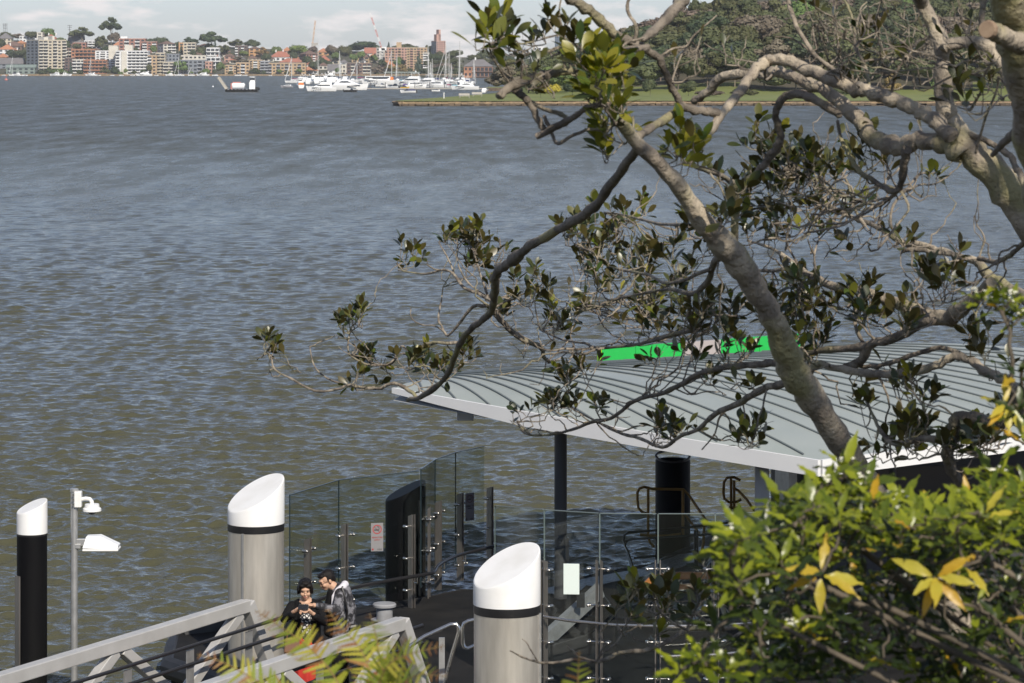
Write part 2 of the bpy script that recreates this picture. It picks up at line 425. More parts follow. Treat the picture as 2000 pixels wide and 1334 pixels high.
# ------------------------------------------------------------------ the green point on the right
M['lawn']=mat('mown_grass',(.135,.165,.034),.9,c2=(.17,.185,.05),ns=.05,detail=6,bump=.4,bs=3)
def hx(px):
    t=max(0,min(1,(px-930)/560)); return t*t*(3-2*t)
def pt_z(px,Y):
    z=1.0
    if Y>800: z+=(Y-800)*.078*hx(px)
    return z
LAWN_FRONT=640.0
def point():
    # outline runs anticlockwise, flat lawn edge first
    edge=[(772,640),(785,632),(900,634),(1100,638),(1400,640),(1700,640),(2000,640),(2700,640)]
    back=[(772,646),(800,668),(840,697),(870,722),(900,752),(930,788),(960,826),(985,868),(1010,920),(1020,1000)]
    V=[];Fc=[]
    # left wedge: strips between front edge and back edge at equal px
    pxs=list(range(772,2720,12))
    rows=30; ri=[]
    for px in pxs:
        yf=float(np.interp(px,[a for a,b in edge],[b for a,b in edge]))+1.2
        yb=float(np.interp(px,[a for a,b in back],[b for a,b in back])) if px<1020 else 1300.0
        yb=max(yb,yf+.5)
        r=[]
        for k in range(rows):
            Y=yf+(yb-yf)*(k/(rows-1))**1.5
            V.append((PX(px,Y),Y,pt_z(px,Y))); r.append(len(V)-1)
        ri.append(r)
    for i in range(len(pxs)-1):
        for k in range(rows-1):
            Fc.append((ri[i][k],ri[i+1][k],ri[i+1][k+1],ri[i][k+1]))
    M['leaf_litter']=mat('leaf_litter',(.045,.045,.022),.95,c2=(.085,.07,.04),ns=.08,bump=.6,bs=1.5)
    mi=[1 if (V[f[0]][1]>817+14*math.sin(V[f[0]][0]*.05) and V[f[0]][0]>20) else 0 for f in Fc]
    o=link('lawn',np_mesh('lawn',V,Fc,[M['lawn'],M['leaf_litter']],mi,smooth=True)); o['kind']='structure'
    # stone wall: coping and rough face, along the front and round the tip
    M['wall_dark']=mat('wet_sea_wall',(.075,.055,.04),.8,c2=(.16,.12,.08),ns=.9,bump=.9,bs=3)
    mbw=MB(); mbc=MB()
    path=[(PX(a,b),b) for a,b in back[:9][::-1]]+[(PX(a,b),b) for a,b in edge]
    rr=random.Random(4)
    seg=[]
    for (x0,y0),(x1,y1) in zip(path[:-1],path[1:]):
        n=max(1,int(math.hypot(x1-x0,y1-y0)/1.3))
        for k in range(n): seg.append(((x0+(x1-x0)*k/n,y0+(y1-y0)*k/n),(x0+(x1-x0)*(k+1)/n,y0+(y1-y0)*(k+1)/n)))
    for (a,b) in seg:
        d=math.atan2(b[1]-a[1],b[0]-a[0]); l=math.hypot(b[0]-a[0],b[1]-a[1])
        cx,cy=(a[0]+b[0])/2,(a[1]+b[1])/2
        for zc,h in ((-.05,.34),(.3,.34)):
            if rr.random()<.93: mbw.box((cx+rr.uniform(-.1,.1),cy+rr.uniform(-.12,.12)-zc*.1,zc),(l*rr.uniform(.86,1.0),.9,h*rr.uniform(.85,1)),d)
        mbc.box((cx,cy+.25,.66+rr.uniform(-.03,.05)),(l*.985,1.5,.36+rr.uniform(-.04,.04)),d)
    t=empty('sea_wall',(0,640,0),0,'dark rough stone sea wall with pale coping edging the green lawn point','sea wall')
    t.location=(0,0,0)
    mbw.build('wall_face',M['wall_dark'],t,smooth=0); mbc.build('coping',M['sandstone'],t,smooth=0)
    # second strip of grass and dark wall behind the marina, seen past the point
    mb=MB(); mb.prism([(PX(945,1035),1035),(PX(1060,1035),1035),(PX(1080,1100),1100),(PX(955,1100),1100)],-.4,1.0)
    o=mb.build('grass_spit',[M['lawn']],smooth=0); o['kind']='structure'
    mb=MB(); mb.box((PX(1003,1033),1033,.3),(21,1.5,1.6))
    tag(mb.build('spit_wall',M['wall_dark'],smooth=0),'short dark wall fronting the small grass spit behind the lawn point','sea wall')
point()
# ------------------------------------------------------------------ far buildings
def paint(name,c,rough=.75): 
    if name not in M: M[name]=mat(name,c,rough,c2=tuple(x*.86 for x in c),ns=.25)
    return M[name]
paint('cream',(.56,.50,.39)); paint('cream_pale',(.62,.59,.52)); paint('render_white',(.74,.75,.76)); paint('render_grey',(.36,.37,.40))
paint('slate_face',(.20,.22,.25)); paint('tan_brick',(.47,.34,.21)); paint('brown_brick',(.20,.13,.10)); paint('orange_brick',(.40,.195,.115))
paint('red_brick',(.34,.17,.13)); paint('pink_brick',(.46,.28,.22)); paint('dark_brick',(.13,.09,.08)); paint('terracotta',(.44,.20,.11),.8)
paint('red_tile',(.36,.145,.10),.8); paint('brown_tile',(.16,.10,.08),.8); paint('grey_tile',(.17,.16,.165),.8); paint('concrete',(.40,.38,.35))
paint('green_shed',(.20,.25,.23)); paint('apricot',(.52,.30,.15)); paint('white_trim',(.78,.78,.77)); paint('tower_red',(.47,.29,.24))
M['win']=mat('window_glass',(.025,.03,.04),.12,spec=.6)
M['blue_glass']=mat('blue_facade_glass',(.12,.16,.22),.2)

def hip_roof(mb,w,d,z,h,ov=.7,hip=True,mi=0,cx=0,cy=0):
    a=w/2+ov;b=d/2+ov; r=max(a-b,.5) if hip else a
    vs=[(cx-a,cy-b,z),(cx+a,cy-b,z),(cx+a,cy+b,z),(cx-a,cy+b,z),(cx-r,cy,z+h),(cx+r,cy,z+h)]
    mb.add(vs,[(0,1,5,4),(1,2,5),(2,3,4,5),(3,0,4),(0,3,2,1)],mi)

def building(px0,px1,yt,yb,label,name='apartment_block',cat='building',wall='cream',wall2=None,nf=None,bays=None,
             roof='flat',roofm='concrete',roofh=None,balc=None,rail='white_trim',d=14,rz=0,Y=None,win=True,shafts=(),top=(),chim=(),group=None,side_w=True):
    """box building: pixel extents give its place on the hill and its real size"""
    pc=(px0+px1)/2
    if Y is None: Y=hillY(pc,yb)
    s=Y/F; w=(px1-px0)*s; zb=ZY(yb,Y)-1.5; zt=ZY(yt,Y); h=zt-zb
    if rz:
        c,sn=math.cos(abs(rz)),math.sin(abs(rz))
        k=w; w=k*.62/c; d=k*.38/sn*1.0
    t=empty(name,(PX(pc,Y),Y+d/2,zb),rz,label,cat,group)
    rh=roofh if roofh is not None else (2.6 if roof!='flat' else 0)
    hw=h-rh
    wm=M[wall]
    nf=nf or max(1,round((hw-1.5)/3.0)); fh=(hw-1.3)/nf
    bays=bays or max(1,round(w/5.5)); bw=w/bays
    mb=MB(); mb.box((0,0,hw/2),(w,d,hw)); 
    if roof=='flat': mb.box((0,0,hw+.25),(w+.3,d+.3,.5))
    mats=[wm]
    mb.build('wall',mats,t,smooth=0)
    if wall2:
        mb=MB(); mb.box((-w/2-.06,0,hw/2),(.12,d-.02,hw-.02)); mb.build('side_wall',M[wall2],t,smooth=0)  # darker left face: the shade side is put into the wall colour
    if roof in('hip','gable'):
        mb=MB(); hip_roof(mb,w,d,hw,rh,hip=roof=='hip'); rf=mb.build('roof',M[roofm],t,smooth=0)
        for cxx in chim:
            mb=MB(); mb.box((cxx*w,0,hw+rh+.3),(1.1,1.1,2.6)); mb.build('chimney',M['white_trim'] if wall!='dark_brick' else M['red_brick'],rf,smooth=0)
    elif roofm!='concrete' or True:
        mb=MB(); mb.box((0,0,hw+.62),(w-.6,d-.6,.22)); mb.build('roof',M[roofm],t,smooth=0)
    for (a,b,e) in shafts:   # projecting plain shafts: fraction a..b of the width, e extra height
        mb=MB(); mb.box(((a+b)/2*w-w/2,-d/2-.5+2.0,(hw+e)/2),((b-a)*w,5.2,hw+e)); mb.build('stair_shaft',M['cream_pale'] if wall!='cream' else M['cream'],t,smooth=0)
    for (a,b,e,mm) in top:
        mb=MB(); mb.box(((a+b)/2*w-w/2,0,hw+e/2+.5),((b-a)*w,d*.5,e)); mb.build('roof_house',M[mm],t,smooth=0)
    if win:
        wme={}
        cnt=0
        def wmesh(ww,wh):
            k=(round(ww,2),round(wh,2))
            if k not in wme:
                m=MB(); m.box((0,0,0),(ww,.16,wh)); wme[k]=m.mesh('window',M['win'],0)
            return wme[k]
        bset=balc if balc is not None else []
        bm={}
        rr=random.Random(int(px0*7+yb))
        for f in range(nf):
            zc=1.3+f*fh+fh*.52
            for b in range(bays):
                x=-w/2+(b+.5)*bw
                if any(a*w-w/2<x<bb*w-w/2 for a,bb,e in shafts): continue
                ww=bw*(.82 if b in bset else rr.choice((.5,.58,.5)))
                if cnt<96:
                    o=link('window',wmesh(ww,fh*(.58 if b in bset else .48)),t); o.location=(x,-d/2-.05,zc); cnt+=1
                if b in bset:
                    k=round(bw,2)
                    if k not in bm:
                        m=MB(); m.box((0,-.75,-.05),(bw*.94,1.5,.22)); m.box((0,-1.45,.45),(bw*.94,.1,.85)); bm[k]=m.mesh('balcony',M[rail],0)
                    o=link('balcony',bm[k],t); o.location=(x,-d/2,1.3+f*fh)
            if (rz or side_w) and cnt<96:
                nb=max(1,round(d/7))
                for b in range(nb):
                    y=-d/2+(b+.5)*d/nb
                    for sx in ((-1,) if rz or pc>1000 else (1,)):
                        if cnt<96:
                            o=link('window',wmesh(d/nb*.5,fh*.5),t); o.location=(sx*(w/2+.05+(.08 if wall2 and sx<0 else 0)),y,zc); o.rotation_euler=(0,0,R(90)); cnt+=1
    return t

B=building
# -- left group
B(48,126,79,139,'tall cream tower of ten storeys, its shaded left face coloured slate, at the left shore','apartment_tower',wall='cream',wall2='slate_face',nf=10,bays=6,balc=[0,1,3,5],rail='cream_pale',rz=R(38),top=((.3,.45,3,'cream_pale'),(.6,.68,4,'cream_pale')))
B(-4,22,64,86,'beige house with wide dark roof at the extreme left of the ridge','house','house',wall='cream',roof='hip',roofm='grey_tile',roofh=6)
B(30,49,79,92,'apricot house with pale roof just left of the shaded tower face','house','house',wall='apricot',roof='hip',roofm='terracotta',roofh=3)
B(8,42,81,98,'low house with broad dark brown roof left of the cream tower','house','house',wall='brown_brick',roof='hip',roofm='brown_tile',roofh=5)
B(-3,27,87,108,'white house under bright terracotta tiles above the boat shed','house','house',wall='render_white',roof='hip',roofm='terracotta',roofh=5,chim=(.2,))
B(-6,14,104,118,'small terracotta roofed cottage half cut by the left edge','house','house',wall='apricot',roof='hip',roofm='terracotta',roofh=4)
B(38,64,71,82,'flat white penthouse house standing above the shaded side of the tower','house','house',wall='render_white',bays=4,nf=2)
B(72,83,64,84,'narrow cream block rising behind the roof of the cream tower','house','house',wall='cream_pale')
B(86,110,67,84,'white house with red tiled roof peeping over the cream tower','house','house',wall='render_white',roof='hip',roofm='red_tile',roofh=5,chim=(-.2,.4))
B(-8,44,113,134,'long grey roofed boat shed by the water at the left edge','boat_shed','boat shed',wall='slate_face',roof='gable',roofm='grey_tile',roofh=6,d=18)
B(12,68,126,144,'low grey green shed on the waterfront below the tower','boat_shed','boat shed',wall='green_shed',roof='gable',roofm='green_shed',roofh=3)
B(133,162,68,92,'dark gabled house with white chimneys right of the cream tower','house','house',wall='brown_brick',roof='gable',roofm='grey_tile',roofh=8,chim=(-.45,.3))
B(143,168,84,102,'red brick house with white balcony below the dark gable','house','house',wall='red_brick',bays=3,balc=[0,1])
B(164,196,80,100,'low white modern house with long glass front among trees','house','house',wall='render_white',bays=4,balc=[0,1,2,3])
B(125,143,95,120,'stepped flats with pale balcony bands against the tower side','apartment_block',wall='brown_brick',bays=2,balc=[0,1],rail='cream_pale')
B(126,142,114,142,'narrow dark brown block at the foot of the stepped flats','apartment_block',wall='dark_brick',bays=2)
B(139,186,97,124,'upper orange brick terrace flats with projecting roof slabs','apartment_block',wall='orange_brick',nf=4,bays=6,balc=[1,2,3,4,5],rail='orange_brick',roofm='terracotta')
B(141,166,117,142,'flats with three white balcony decks left of the lower orange terrace','apartment_block',wall='cream_pale',nf=4,bays=3,balc=[0,1,2])
B(163,208,118,144,'lower orange brick terrace flats nearest the water','apartment_block',wall='orange_brick',nf=4,bays=6,balc=[0,1,2,3,4,5],rail='orange_brick',roofm='terracotta')
B(186,236,100,136,'left wing of the long white apartment slab, partly behind the orange flats','apartment_block',wall='render_white',nf=8,bays=5,balc=[1,3],d=16)
B(226,289,100,146,'broad white apartment slab with rows of balconies and tall cream shafts','apartment_block',wall='render_white',nf=8,bays=8,balc=[0,1,3,4,5,6,7],shafts=((.18,.34,0),),top=((.0,.05,4,'cream_pale'),(.26,.50,5.5,'cream_pale')),d=18)
B(212,229,90,112,'square cream lift tower on the left wing of the white slab','lift_tower','tower',wall='cream_pale',win=False,Y=2868)
B(217,241,81,96,'orange tiled house above the white apartment slab','house','house',wall='pink_brick',roof='hip',roofm='terracotta',roofh=6)
B(232,284,76,101,'red brick flats under a wide flat white roof on the ridge','apartment_block',wall='red_brick',nf=4,bays=5,balc=[1,3],roofm='white_trim',top=((.05,.3,2,'white_trim'),))
B(278,306,82,103,'dull red brick flats with white balconies beside the white roofed block','apartment_block',wall='red_brick',wall2='slate_face',nf=4,bays=3,balc=[0,2])
B(306,342,80,108,'cream walk-up block with grey shaded flank beneath round trees','apartment_block',wall='cream_pale',wall2='render_grey',nf=4,bays=3,balc=[1,2],roof='hip',roofm='brown_tile',roofh=3,rz=R(30))
B(287,306,109,146,'tan brick flats touching the right end of the white slab','apartment_block',wall='tan_brick',nf=6,bays=2,balc=[0])
B(304,322,104,145,'tall tan flats with cream bands beside the white slab','apartment_block',wall='cream',nf=7,bays=2,balc=[0,1],rail='cream')
B(318,342,122,146,'short cream flats with dark balcony openings at the waterline','apartment_block',wall='cream',nf=4,bays=2,balc=[0,1],rail='cream_pale')
B(322,350,106,126,'dark glass fronted flats behind the short cream block','apartment_block',wall='slate_face',bays=4)
B(349,360,84,108,'thin apricot brick block between two dark trees','apartment_block',wall='apricot',bays=1)
B(358,382,84,113,'cream stepped flats on the upper hill','apartment_block',wall='cream',nf=5,bays=3,balc=[1,2],rail='cream_pale')
B(352,402,109,122,'long low pale terrace spanning below the cream stepped flats','house','house',wall='cream_pale',bays=6)
B(350,404,118,146,'dark stepped waterfront flats with purple grey glass','apartment_block',wall='slate_face',nf=4,bays=6,balc=[0,1,4],rail='render_grey')
B(385,411,85,104,'cream flats with overhanging brown roof on the ridge','apartment_block',wall='cream_pale',nf=3,bays=3,roof='hip',roofm='brown_tile',roofh=3)
B(403,428,94,116,'upper half of the white stepped terrace building','apartment_block',wall='render_white',nf=3,bays=3,balc=[0,1,2])
B(403,430,112,136,'lower half of the white stepped terrace building above a pink block','apartment_block',wall='render_white',nf=3,bays=3,balc=[0,1,2])
B(401,414,121,147,'narrow pinkish brick waterfront block','apartment_block',wall='pink_brick',nf=4,bays=2)
B(427,448,99,112,'small cream gabled house right of the white stepped building','house','house',wall='cream_pale',roof='gable',roofm='brown_tile',roofh=4)
B(438,458,104,122,'pink roofed house above the tan waterfront flats','house','house',wall='pink_brick',roof='hip',roofm='brown_tile',roofh=3)
B(459,483,90,110,'dark brown flats with paired white balconies','apartment_block',wall='dark_brick',nf=4,bays=4,balc=[0,2])
B(486,508,91,110,'orange tan brick block right of the dark brown flats','apartment_block',wall='apricot',nf=3,bays=2,roof='hip',roofm='brown_tile',roofh=2)
B(439,463,128,148,'tan brick waterfront flats, left of the pair','apartment_block',wall='tan_brick',nf=4,bays=3,balc=[1],rail='cream_pale')
B(461,488,123,148,'tan brick waterfront flats with white balconies, right of the pair','apartment_block',wall='tan_brick',nf=4,bays=3,balc=[1],rail='render_white')
B(486,512,118,136,'tan flats behind a round bush on the waterfront','apartment_block',wall='tan_brick',nf=4,bays=3,balc=[1])
B(508,526,120,147,'grey flats with blue grey balconies beside the tan bays','apartment_block',wall='render_grey',nf=5,bays=2,balc=[0,1],rail='render_grey')
B(523,597,124,148,'long tan brick waterfront block alternating plain bays and grey balconies','apartment_block',wall='tan_brick',nf=4,bays=9,balc=[0,2,4,7],rail='render_grey')
B(505,535,107,120,'rambling white house with brown roof left of the red roofed one','house','house',wall='cream_pale',roof='hip',roofm='brown_tile',roofh=4)
B(528,568,100,119,'bright white house under a red tiled roof with two chimneys','house','house',wall='render_white',roof='hip',roofm='red_tile',roofh=6,chim=(-.25,.1))
B(545,594,114,127,'row of red tiled roofs behind the long tan block','house','house',wall='cream_pale',roof='hip',roofm='red_tile',roofh=4)
B(552,568,92,104,'orange roofed house beside the bright green tree','house','house',wall='pink_brick',roof='hip',roofm='terracotta',roofh=4)
B(584,621,98,124,'brick flats with a darker left face, an orange red right end and brown roof','apartment_block',wall='red_brick',wall2='dark_brick',nf=4,bays=4,balc=[2],roof='hip',roofm='brown_tile',roofh=4,rz=R(28))
B(620,642,94,108,'orange brick house on the ridge behind a tall mast','house','house',wall='apricot',roof='hip',roofm='terracotta',roofh=4)
B(618,646,108,126,'cream house with dark red roofs in front of the brown trees','house','house',wall='cream',roof='hip',roofm='red_tile',roofh=6)
B(586,622,130,144,'low salmon roofed waterfront house with cream arch','house','house',wall='cream_pale',roof='hip',roofm='terracotta',roofh=4)
B(640,664,125,143,'grey gabled boathouse with pale front behind the yachts','house','house',wall='render_white',roof='gable',roofm='grey_tile',roofh=6)
B(662,682,127,142,'cream low house squeezed left of the dark waterfront flats','house','house',wall='cream_pale',bays=3)
B(677,701,124,149,'left half of the dark brick waterfront flats with cream balconies','apartment_block',wall='dark_brick',nf=4,bays=3,balc=[1],rail='cream_pale')
B(700,725,124,149,'right half of the dark brick waterfront flats, brown end wall beside it','apartment_block',wall='brown_brick',nf=4,bays=3,balc=[1,2],rail='cream_pale')
B(687,722,100,122,'tan house with broad grey brown roof above the dark flats','house','house',wall='tan_brick',roof='hip',roofm='brown_tile',roofh=6)
B(712,736,93,112,'house with bright red gable roof beside the crane foot','house','house',wall='cream_pale',roof='gable',roofm='red_tile',roofh=6)
B(735,758,94,122,'pale unfinished block at the foot of the red and white crane','apartment_block',wall='concrete',bays=3)
B(752,796,94,126,'big brown brick block with lift house on its flat roof','apartment_block',wall='pink_brick',nf=6,bays=7,balc=[2,4],rail='tan_brick',top=((.5,.72,5.5,'tan_brick'),))
B(794,834,94,138,'taller right part of the brown brick block with pale window bays','apartment_block',wall='tan_brick',nf=9,bays=6,balc=[1,3],rail='pink_brick')
B(826,838,104,142,'thin pale stack of balconies at the right end of the brown block','apartment_block',wall='cream_pale',nf=8,bays=1,balc=[0])
B(738,772,118,132,'low orange roofed building behind the autumn trees','house','house',wall='pink_brick',roof='hip',roofm='terracotta',roofh=4)
B(842,870,81,116,'red brick tower with stepped turrets standing alone on the skyline','apartment_tower',wall='tower_red',wall2='slate_face',nf=9,bays=4,top=((.15,.62,7,'tower_red'),(.4,.6,12,'tower_red')),rz=R(25))
B(906,962,116,150,'brown brick clubhouse with dark hipped roof and long verandah near the marina','clubhouse','building',wall='orange_brick',nf=2,bays=7,balc=[2,3,4,5,6],rail='dark_brick',roof='hip',roofm='grey_tile',roofh=5.5,chim=(-.1,),Y=2300)
B(1084,1106,72,100,'distant blue grey glass office block above the trees','office_block','building',wall='blue_glass',nf=9,bays=6,Y=3300)
B(1040,1068,92,106,'pale house half hidden by fig leaves on the far ridge','house','house',wall='render_white',Y=2900)
for (a,b_,c_,d_,w_,r_,lab) in [(24,36,96,108,'cream_pale','red_tile','small red roofed house right of the white terracotta one'),(164,176,92,104,'cream','brown_tile','cream cottage above the orange terrace roofs'),(176,198,94,106,'red_brick','brown_tile','low brick house beside the white modern house'),
 (255,270,104,112,'cream','grey_tile','grey roofed house peeping over the white slab'),(322,336,100,112,'render_white','brown_tile','white house below the cream walk-up block'),(338,352,112,124,'pink_brick','terracotta','pink house under the apricot block'),
 (378,394,100,114,'cream','brown_tile','cream house with brown roof above the dark stepped flats'),(414,428,110,122,'dark_brick','brown_tile','dark cottage at the shoulder of the white stepped building'),(448,462,112,124,'cream_pale','red_tile','pale house with red roof left of the dark brown flats foot'),
 (464,482,112,124,'pink_brick','grey_tile','long pink house under the dark brown flats'),(484,502,108,120,'cream','brown_tile','cream house stepping down from the orange tan block'),(506,522,98,110,'pink_brick','brown_tile','pinkish house under the yellow brown tree'),(536,552,92,104,'red_brick','brown_tile','brick house on the ridge left of the bright green tree'),
 (566,584,108,120,'render_white','terracotta','white house with orange roof below the bright green tree'),(598,614,120,132,'cream_pale','red_tile','pale house with red roof above the salmon roofed one'),(622,640,122,136,'cream_pale','brown_tile','pale gabled house left of the grey boathouse'),(648,664,112,126,'cream','brown_tile','cream house between the brown and grey green trees'),
 (664,678,116,128,'render_white','grey_tile','white house right of the two tall trees'),(722,738,104,120,'cream','terracotta','cream terrace house under the bright red gable'),(700,714,112,124,'render_white','grey_tile','white gable above the brown half of the dark flats'),(760,778,126,140,'pink_brick','terracotta','pink brick house below the big brown block'),(428,440,118,132,'brown_brick','brown_tile','small brown house above the green waterfront tree')]:
    B(a,b_,c_,d_,lab,'house','house',wall=w_,roof='hip',roofm=r_,roofh=3.2,d=10,chim=(.2,) if a%3==0 else ())
# glasshouse roof near the marina
mb=MB()
Yg=2600
mb.box((PX(790,Yg),Yg,ZY(141,Yg)),(36,8,.5)); 
for k in range(7): mb.cyl((PX(773+k*6,Yg),Yg-3,0),(PX(773+k*6,Yg),Yg-3,ZY(141,Yg)),.18,n=6)
tag(mb.build('marina_shelter',paint('pale_green_roof',(.36,.44,.42)),smooth=0),'long pale green roof on thin posts over the marina walkway','shelter')

# ------------------------------------------------------------------ cranes and pylons
paint('crane_red',(.55,.20,.17)); paint('crane_orange',(.56,.36,.22))
def lattice(mb,p0,p1,w,mis,step):
    p0=Vector(p0);p1=Vector(p1);n=int((p1-p0).length/step)
    ax=(p1-p0).normalized(); a=ax.cross(Vector((0,1,0))).normalized()*w/2; b=Vector((0,1,0))*w/2
    for k in range(n):
        q0=p0+(p1-p0)*k/n; q1=p0+(p1-p0)*(k+1)/n; mi=mis[(k*len(mis))//n]
        for sa,sb in((1,1),(1,-1),(-1,1),(-1,-1)): mb.bar(q0+a*sa+b*sb,q1+a*sa+b*sb,.28,.28,up=(0,1,0),mi=mi)
        for sb in(1,-1):
            mb.bar(q0+a+b*sb,q1-a+b*sb,.2,.2,up=(0,1,0),mi=mi); mb.bar(q0-a+b*sb,q1+a+b*sb,.2,.2,up=(0,1,0),mi=mi)
Yc=3170
t=empty('tower_crane',(PX(612,Yc),Yc,ZY(100,Yc)),0,'slim orange luffing crane jib standing almost upright above the roofs','crane')
def rel(px,py): v=P(px,py,Yc); return v-t.location
mb=MB(); lattice(mb,rel(610,90),rel(616,40),1.1,[0],5); mb.build('jib',M['crane_orange'],t,smooth=0)
mb=MB(); lattice(mb,rel(612,100),rel(612,84),2.4,[0],4); mb.build('mast',M['crane_orange'],t,smooth=0)
mb=MB(); mb.box(rel(613,87),(5,3,3)); mb.box(rel(617,86),(5,2,2.4)); mb.build('cab',M['concrete'],t,smooth=0)
Yc=2990
t=empty('tower_crane',(PX(744,Yc),Yc,ZY(118,Yc)),0,'tall crane with leaning red and white banded jib behind the marina','crane')
mb=MB(); lattice(mb,rel(746,96),rel(723,26),1.1,[1,0,1,0,1,0][::1],4); mb.build('jib',[M['white_trim'],M['crane_red']],t,smooth=0)
mb=MB(); lattice(mb,rel(744,118),rel(744,96),2.4,[0],4); mb.build('mast',M['white_trim'],t,smooth=0)
mb=MB(); mb.box(rel(746,97),(6,3,3)); mb.box(rel(750,95),(5,3,3.5)); mb.build('cab',M['white_trim'],t,smooth=0)
M['pole_grey']=mat('pole_grey',(.12,.12,.13),.7)
for px,yt,lab in((10,46,'spidery power pole with cross arms at the left edge of the skyline'),(136,49,'dark power pole with short stacked cross arms beside the spreading gum')):
    Yq=3180; mb=MB(); x=PX(px,Yq)
    mb.cyl((x,Yq,ZY(90,Yq)),(x,Yq,ZY(yt,Yq)),.3,n=6)
    for k,(dy,wd) in enumerate(((1,5),(4.5,4.4),(9,3.6))): mb.box((x,Yq,ZY(yt+dy,Yq)),(wd,.4,.45))
    if px<50:
        for sx in(-2,2): mb.cyl((x+sx,Yq,ZY(62,Yq)),(x+sx,Yq,ZY(yt,Yq)),.22,n=6)
    tag(mb.build('power_pole',M['pole_grey']),lab,'power pole')

# ------------------------------------------------------------------ far trees
def crown_mesh(name,seed,m,lobes=9,nleaf=1500,ls=.09,kind='round',smooth=False):
    """unit-size crown (about 1 wide, 1 high, base at 0): clumps of leaf faces with gaps"""
    rs=np.random.RandomState(seed)
    cs=[];rad=[]
    for k in range(lobes):
        if kind=='round':
            a=rs.rand()*6.283; e=rs.rand()**.6*1.2-.15; r=.30*math.cos(max(0,e)*.9)
            cs.append((r*math.cos(a),r*math.sin(a),.50+.30*math.sin(e))); rad.append(.17+.09*rs.rand())
        elif kind=='gum':
            a=rs.rand()*6.283; r=.38*math.sqrt(rs.rand()); cs.append((r*math.cos(a),r*math.sin(a),.35+.55*rs.rand()*(1-.6*r/.4)+.02)); rad.append(.11+.09*rs.rand())
        elif kind=='spread':
            a=rs.rand()*6.283; r=.42*math.sqrt(rs.rand()); cs.append((r*math.cos(a),r*math.sin(a),.55+.30*(1-(r/.42)**2)*rs.rand()+.05)); rad.append(.10+.06*rs.rand())
        elif kind=='pine':
            z=k/lobes; r=.36*(1-z)*rs.rand()**.5; a=rs.rand()*6.283; cs.append((r*math.cos(a),r*math.sin(a),.12+.82*z)); rad.append(.05+.15*(1-z))
        else: # low dome
            a=rs.rand()*6.283; r=.36*math.sqrt(rs.rand()); cs.append((r*math.cos(a),r*math.sin(a),.32+.34*(1-(r/.4)**2))); rad.append(.2+.1*rs.rand())
    cs=np.array(cs);rad=np.array(rad)
    w=rad**2; w/=w.sum()
    li=rs.choice(len(cs),nleaf,p=w)
    d=rs.randn(nleaf,3); d/=np.linalg.norm(d,axis=1)[:,None]; d[:,2]=np.where(d[:,2]<-.35,-d[:,2]*.6,d[:,2])
    flat=.62 if kind in('gum','spread') else .85
    pos=cs[li]+d*np.array([1,1,flat])*rad[li][:,None]*(.72+.38*rs.rand(nleaf))[:,None]
    nrm=d+rs.randn(nleaf,3)*.45; nrm/=np.linalg.norm(nrm,axis=1)[:,None]
    t=np.cross(nrm,rs.randn(nleaf,3)); t/=np.linalg.norm(t,axis=1)[:,None]; b=np.cross(nrm,t)
    s=ls*(.6+.8*rs.rand(nleaf))[:,None]
    V=np.stack([pos-t*s*.5-b*s*.35,pos+t*s*.5-b*s*.3,pos+t*s*.42+b*s*.4,pos-t*s*.45+b*s*.33],1).reshape(-1,3)
    V[:,2]=np.maximum(V[:,2],.02)
    Fc=np.arange(nleaf*4).reshape(-1,4)
    # dark inner mass so that the sky does not sparkle through everywhere
    mb=MB()
    for c,r in zip(cs,rad): mb.ell(c,(r*.80,r*.80,r*.66),8,5)
    q=[f for f in mb.f]
    V2=np.array(mb.v)
    V=np.concatenate([V,V2])
    quads=[tuple(i+nleaf*4 for i in (f if len(f)==4 else (f[0],f[1],f[2],f[2]))) for f in q]
    me=bpy.data.meshes.new(name)
    fl=[tuple(x) for x in Fc]+[tuple(i+nleaf*4 for i in f) for f in q]
    me.from_pydata([tuple(v) for v in V],[],fl); me.materials.append(m); me.update()
    return me
def foliage(name,c,c2,var=.16): 
    M[name]=mat(name,c,.65,c2=c2,ns=3.5,lo=.38,hi=.62,obj_var=var,spec=.3); return M[name]
foliage('fol_gum',(.056,.064,.025),(.100,.104,.043)); foliage('fol_dark',(0.037,0.056,0.027),(0.069,0.088,0.037)); foliage('fol_green',(0.094,0.131,0.037),(0.144,0.188,0.056))
foliage('fol_bright',(.14,.19,.045),(.20,.25,.06)); foliage('fol_brown',(0.119,0.094,0.069),(0.175,0.144,0.106)); foliage('fol_yellow',(.34,.24,.03),(.44,.33,.05)); foliage('fol_pine',(0.044,0.069,0.050),(0.075,0.100,0.069)); foliage('fol_rust',(0.163,0.112,0.044),(0.237,0.163,0.062))
M['trunk_far']=mat('far_trunk',(.16,.13,.10),.85,obj_var=.2)
CR={}
def crown(kind,matn,v):
    k=(kind,matn,v)
    if k not in CR:
        p={'round':(14,2600,.06),'gum':(19,2400,.055),'spread':(20,1700,.055),'pine':(20,1800,.055),'dome':(12,2600,.06)}[kind]
        CR[k]=crown_mesh('crown_'+kind,sum(map(ord,kind))*7%991+v*13,M[matn],p[0],p[1],p[2],kind)
    return CR[k]
trunk_me={}
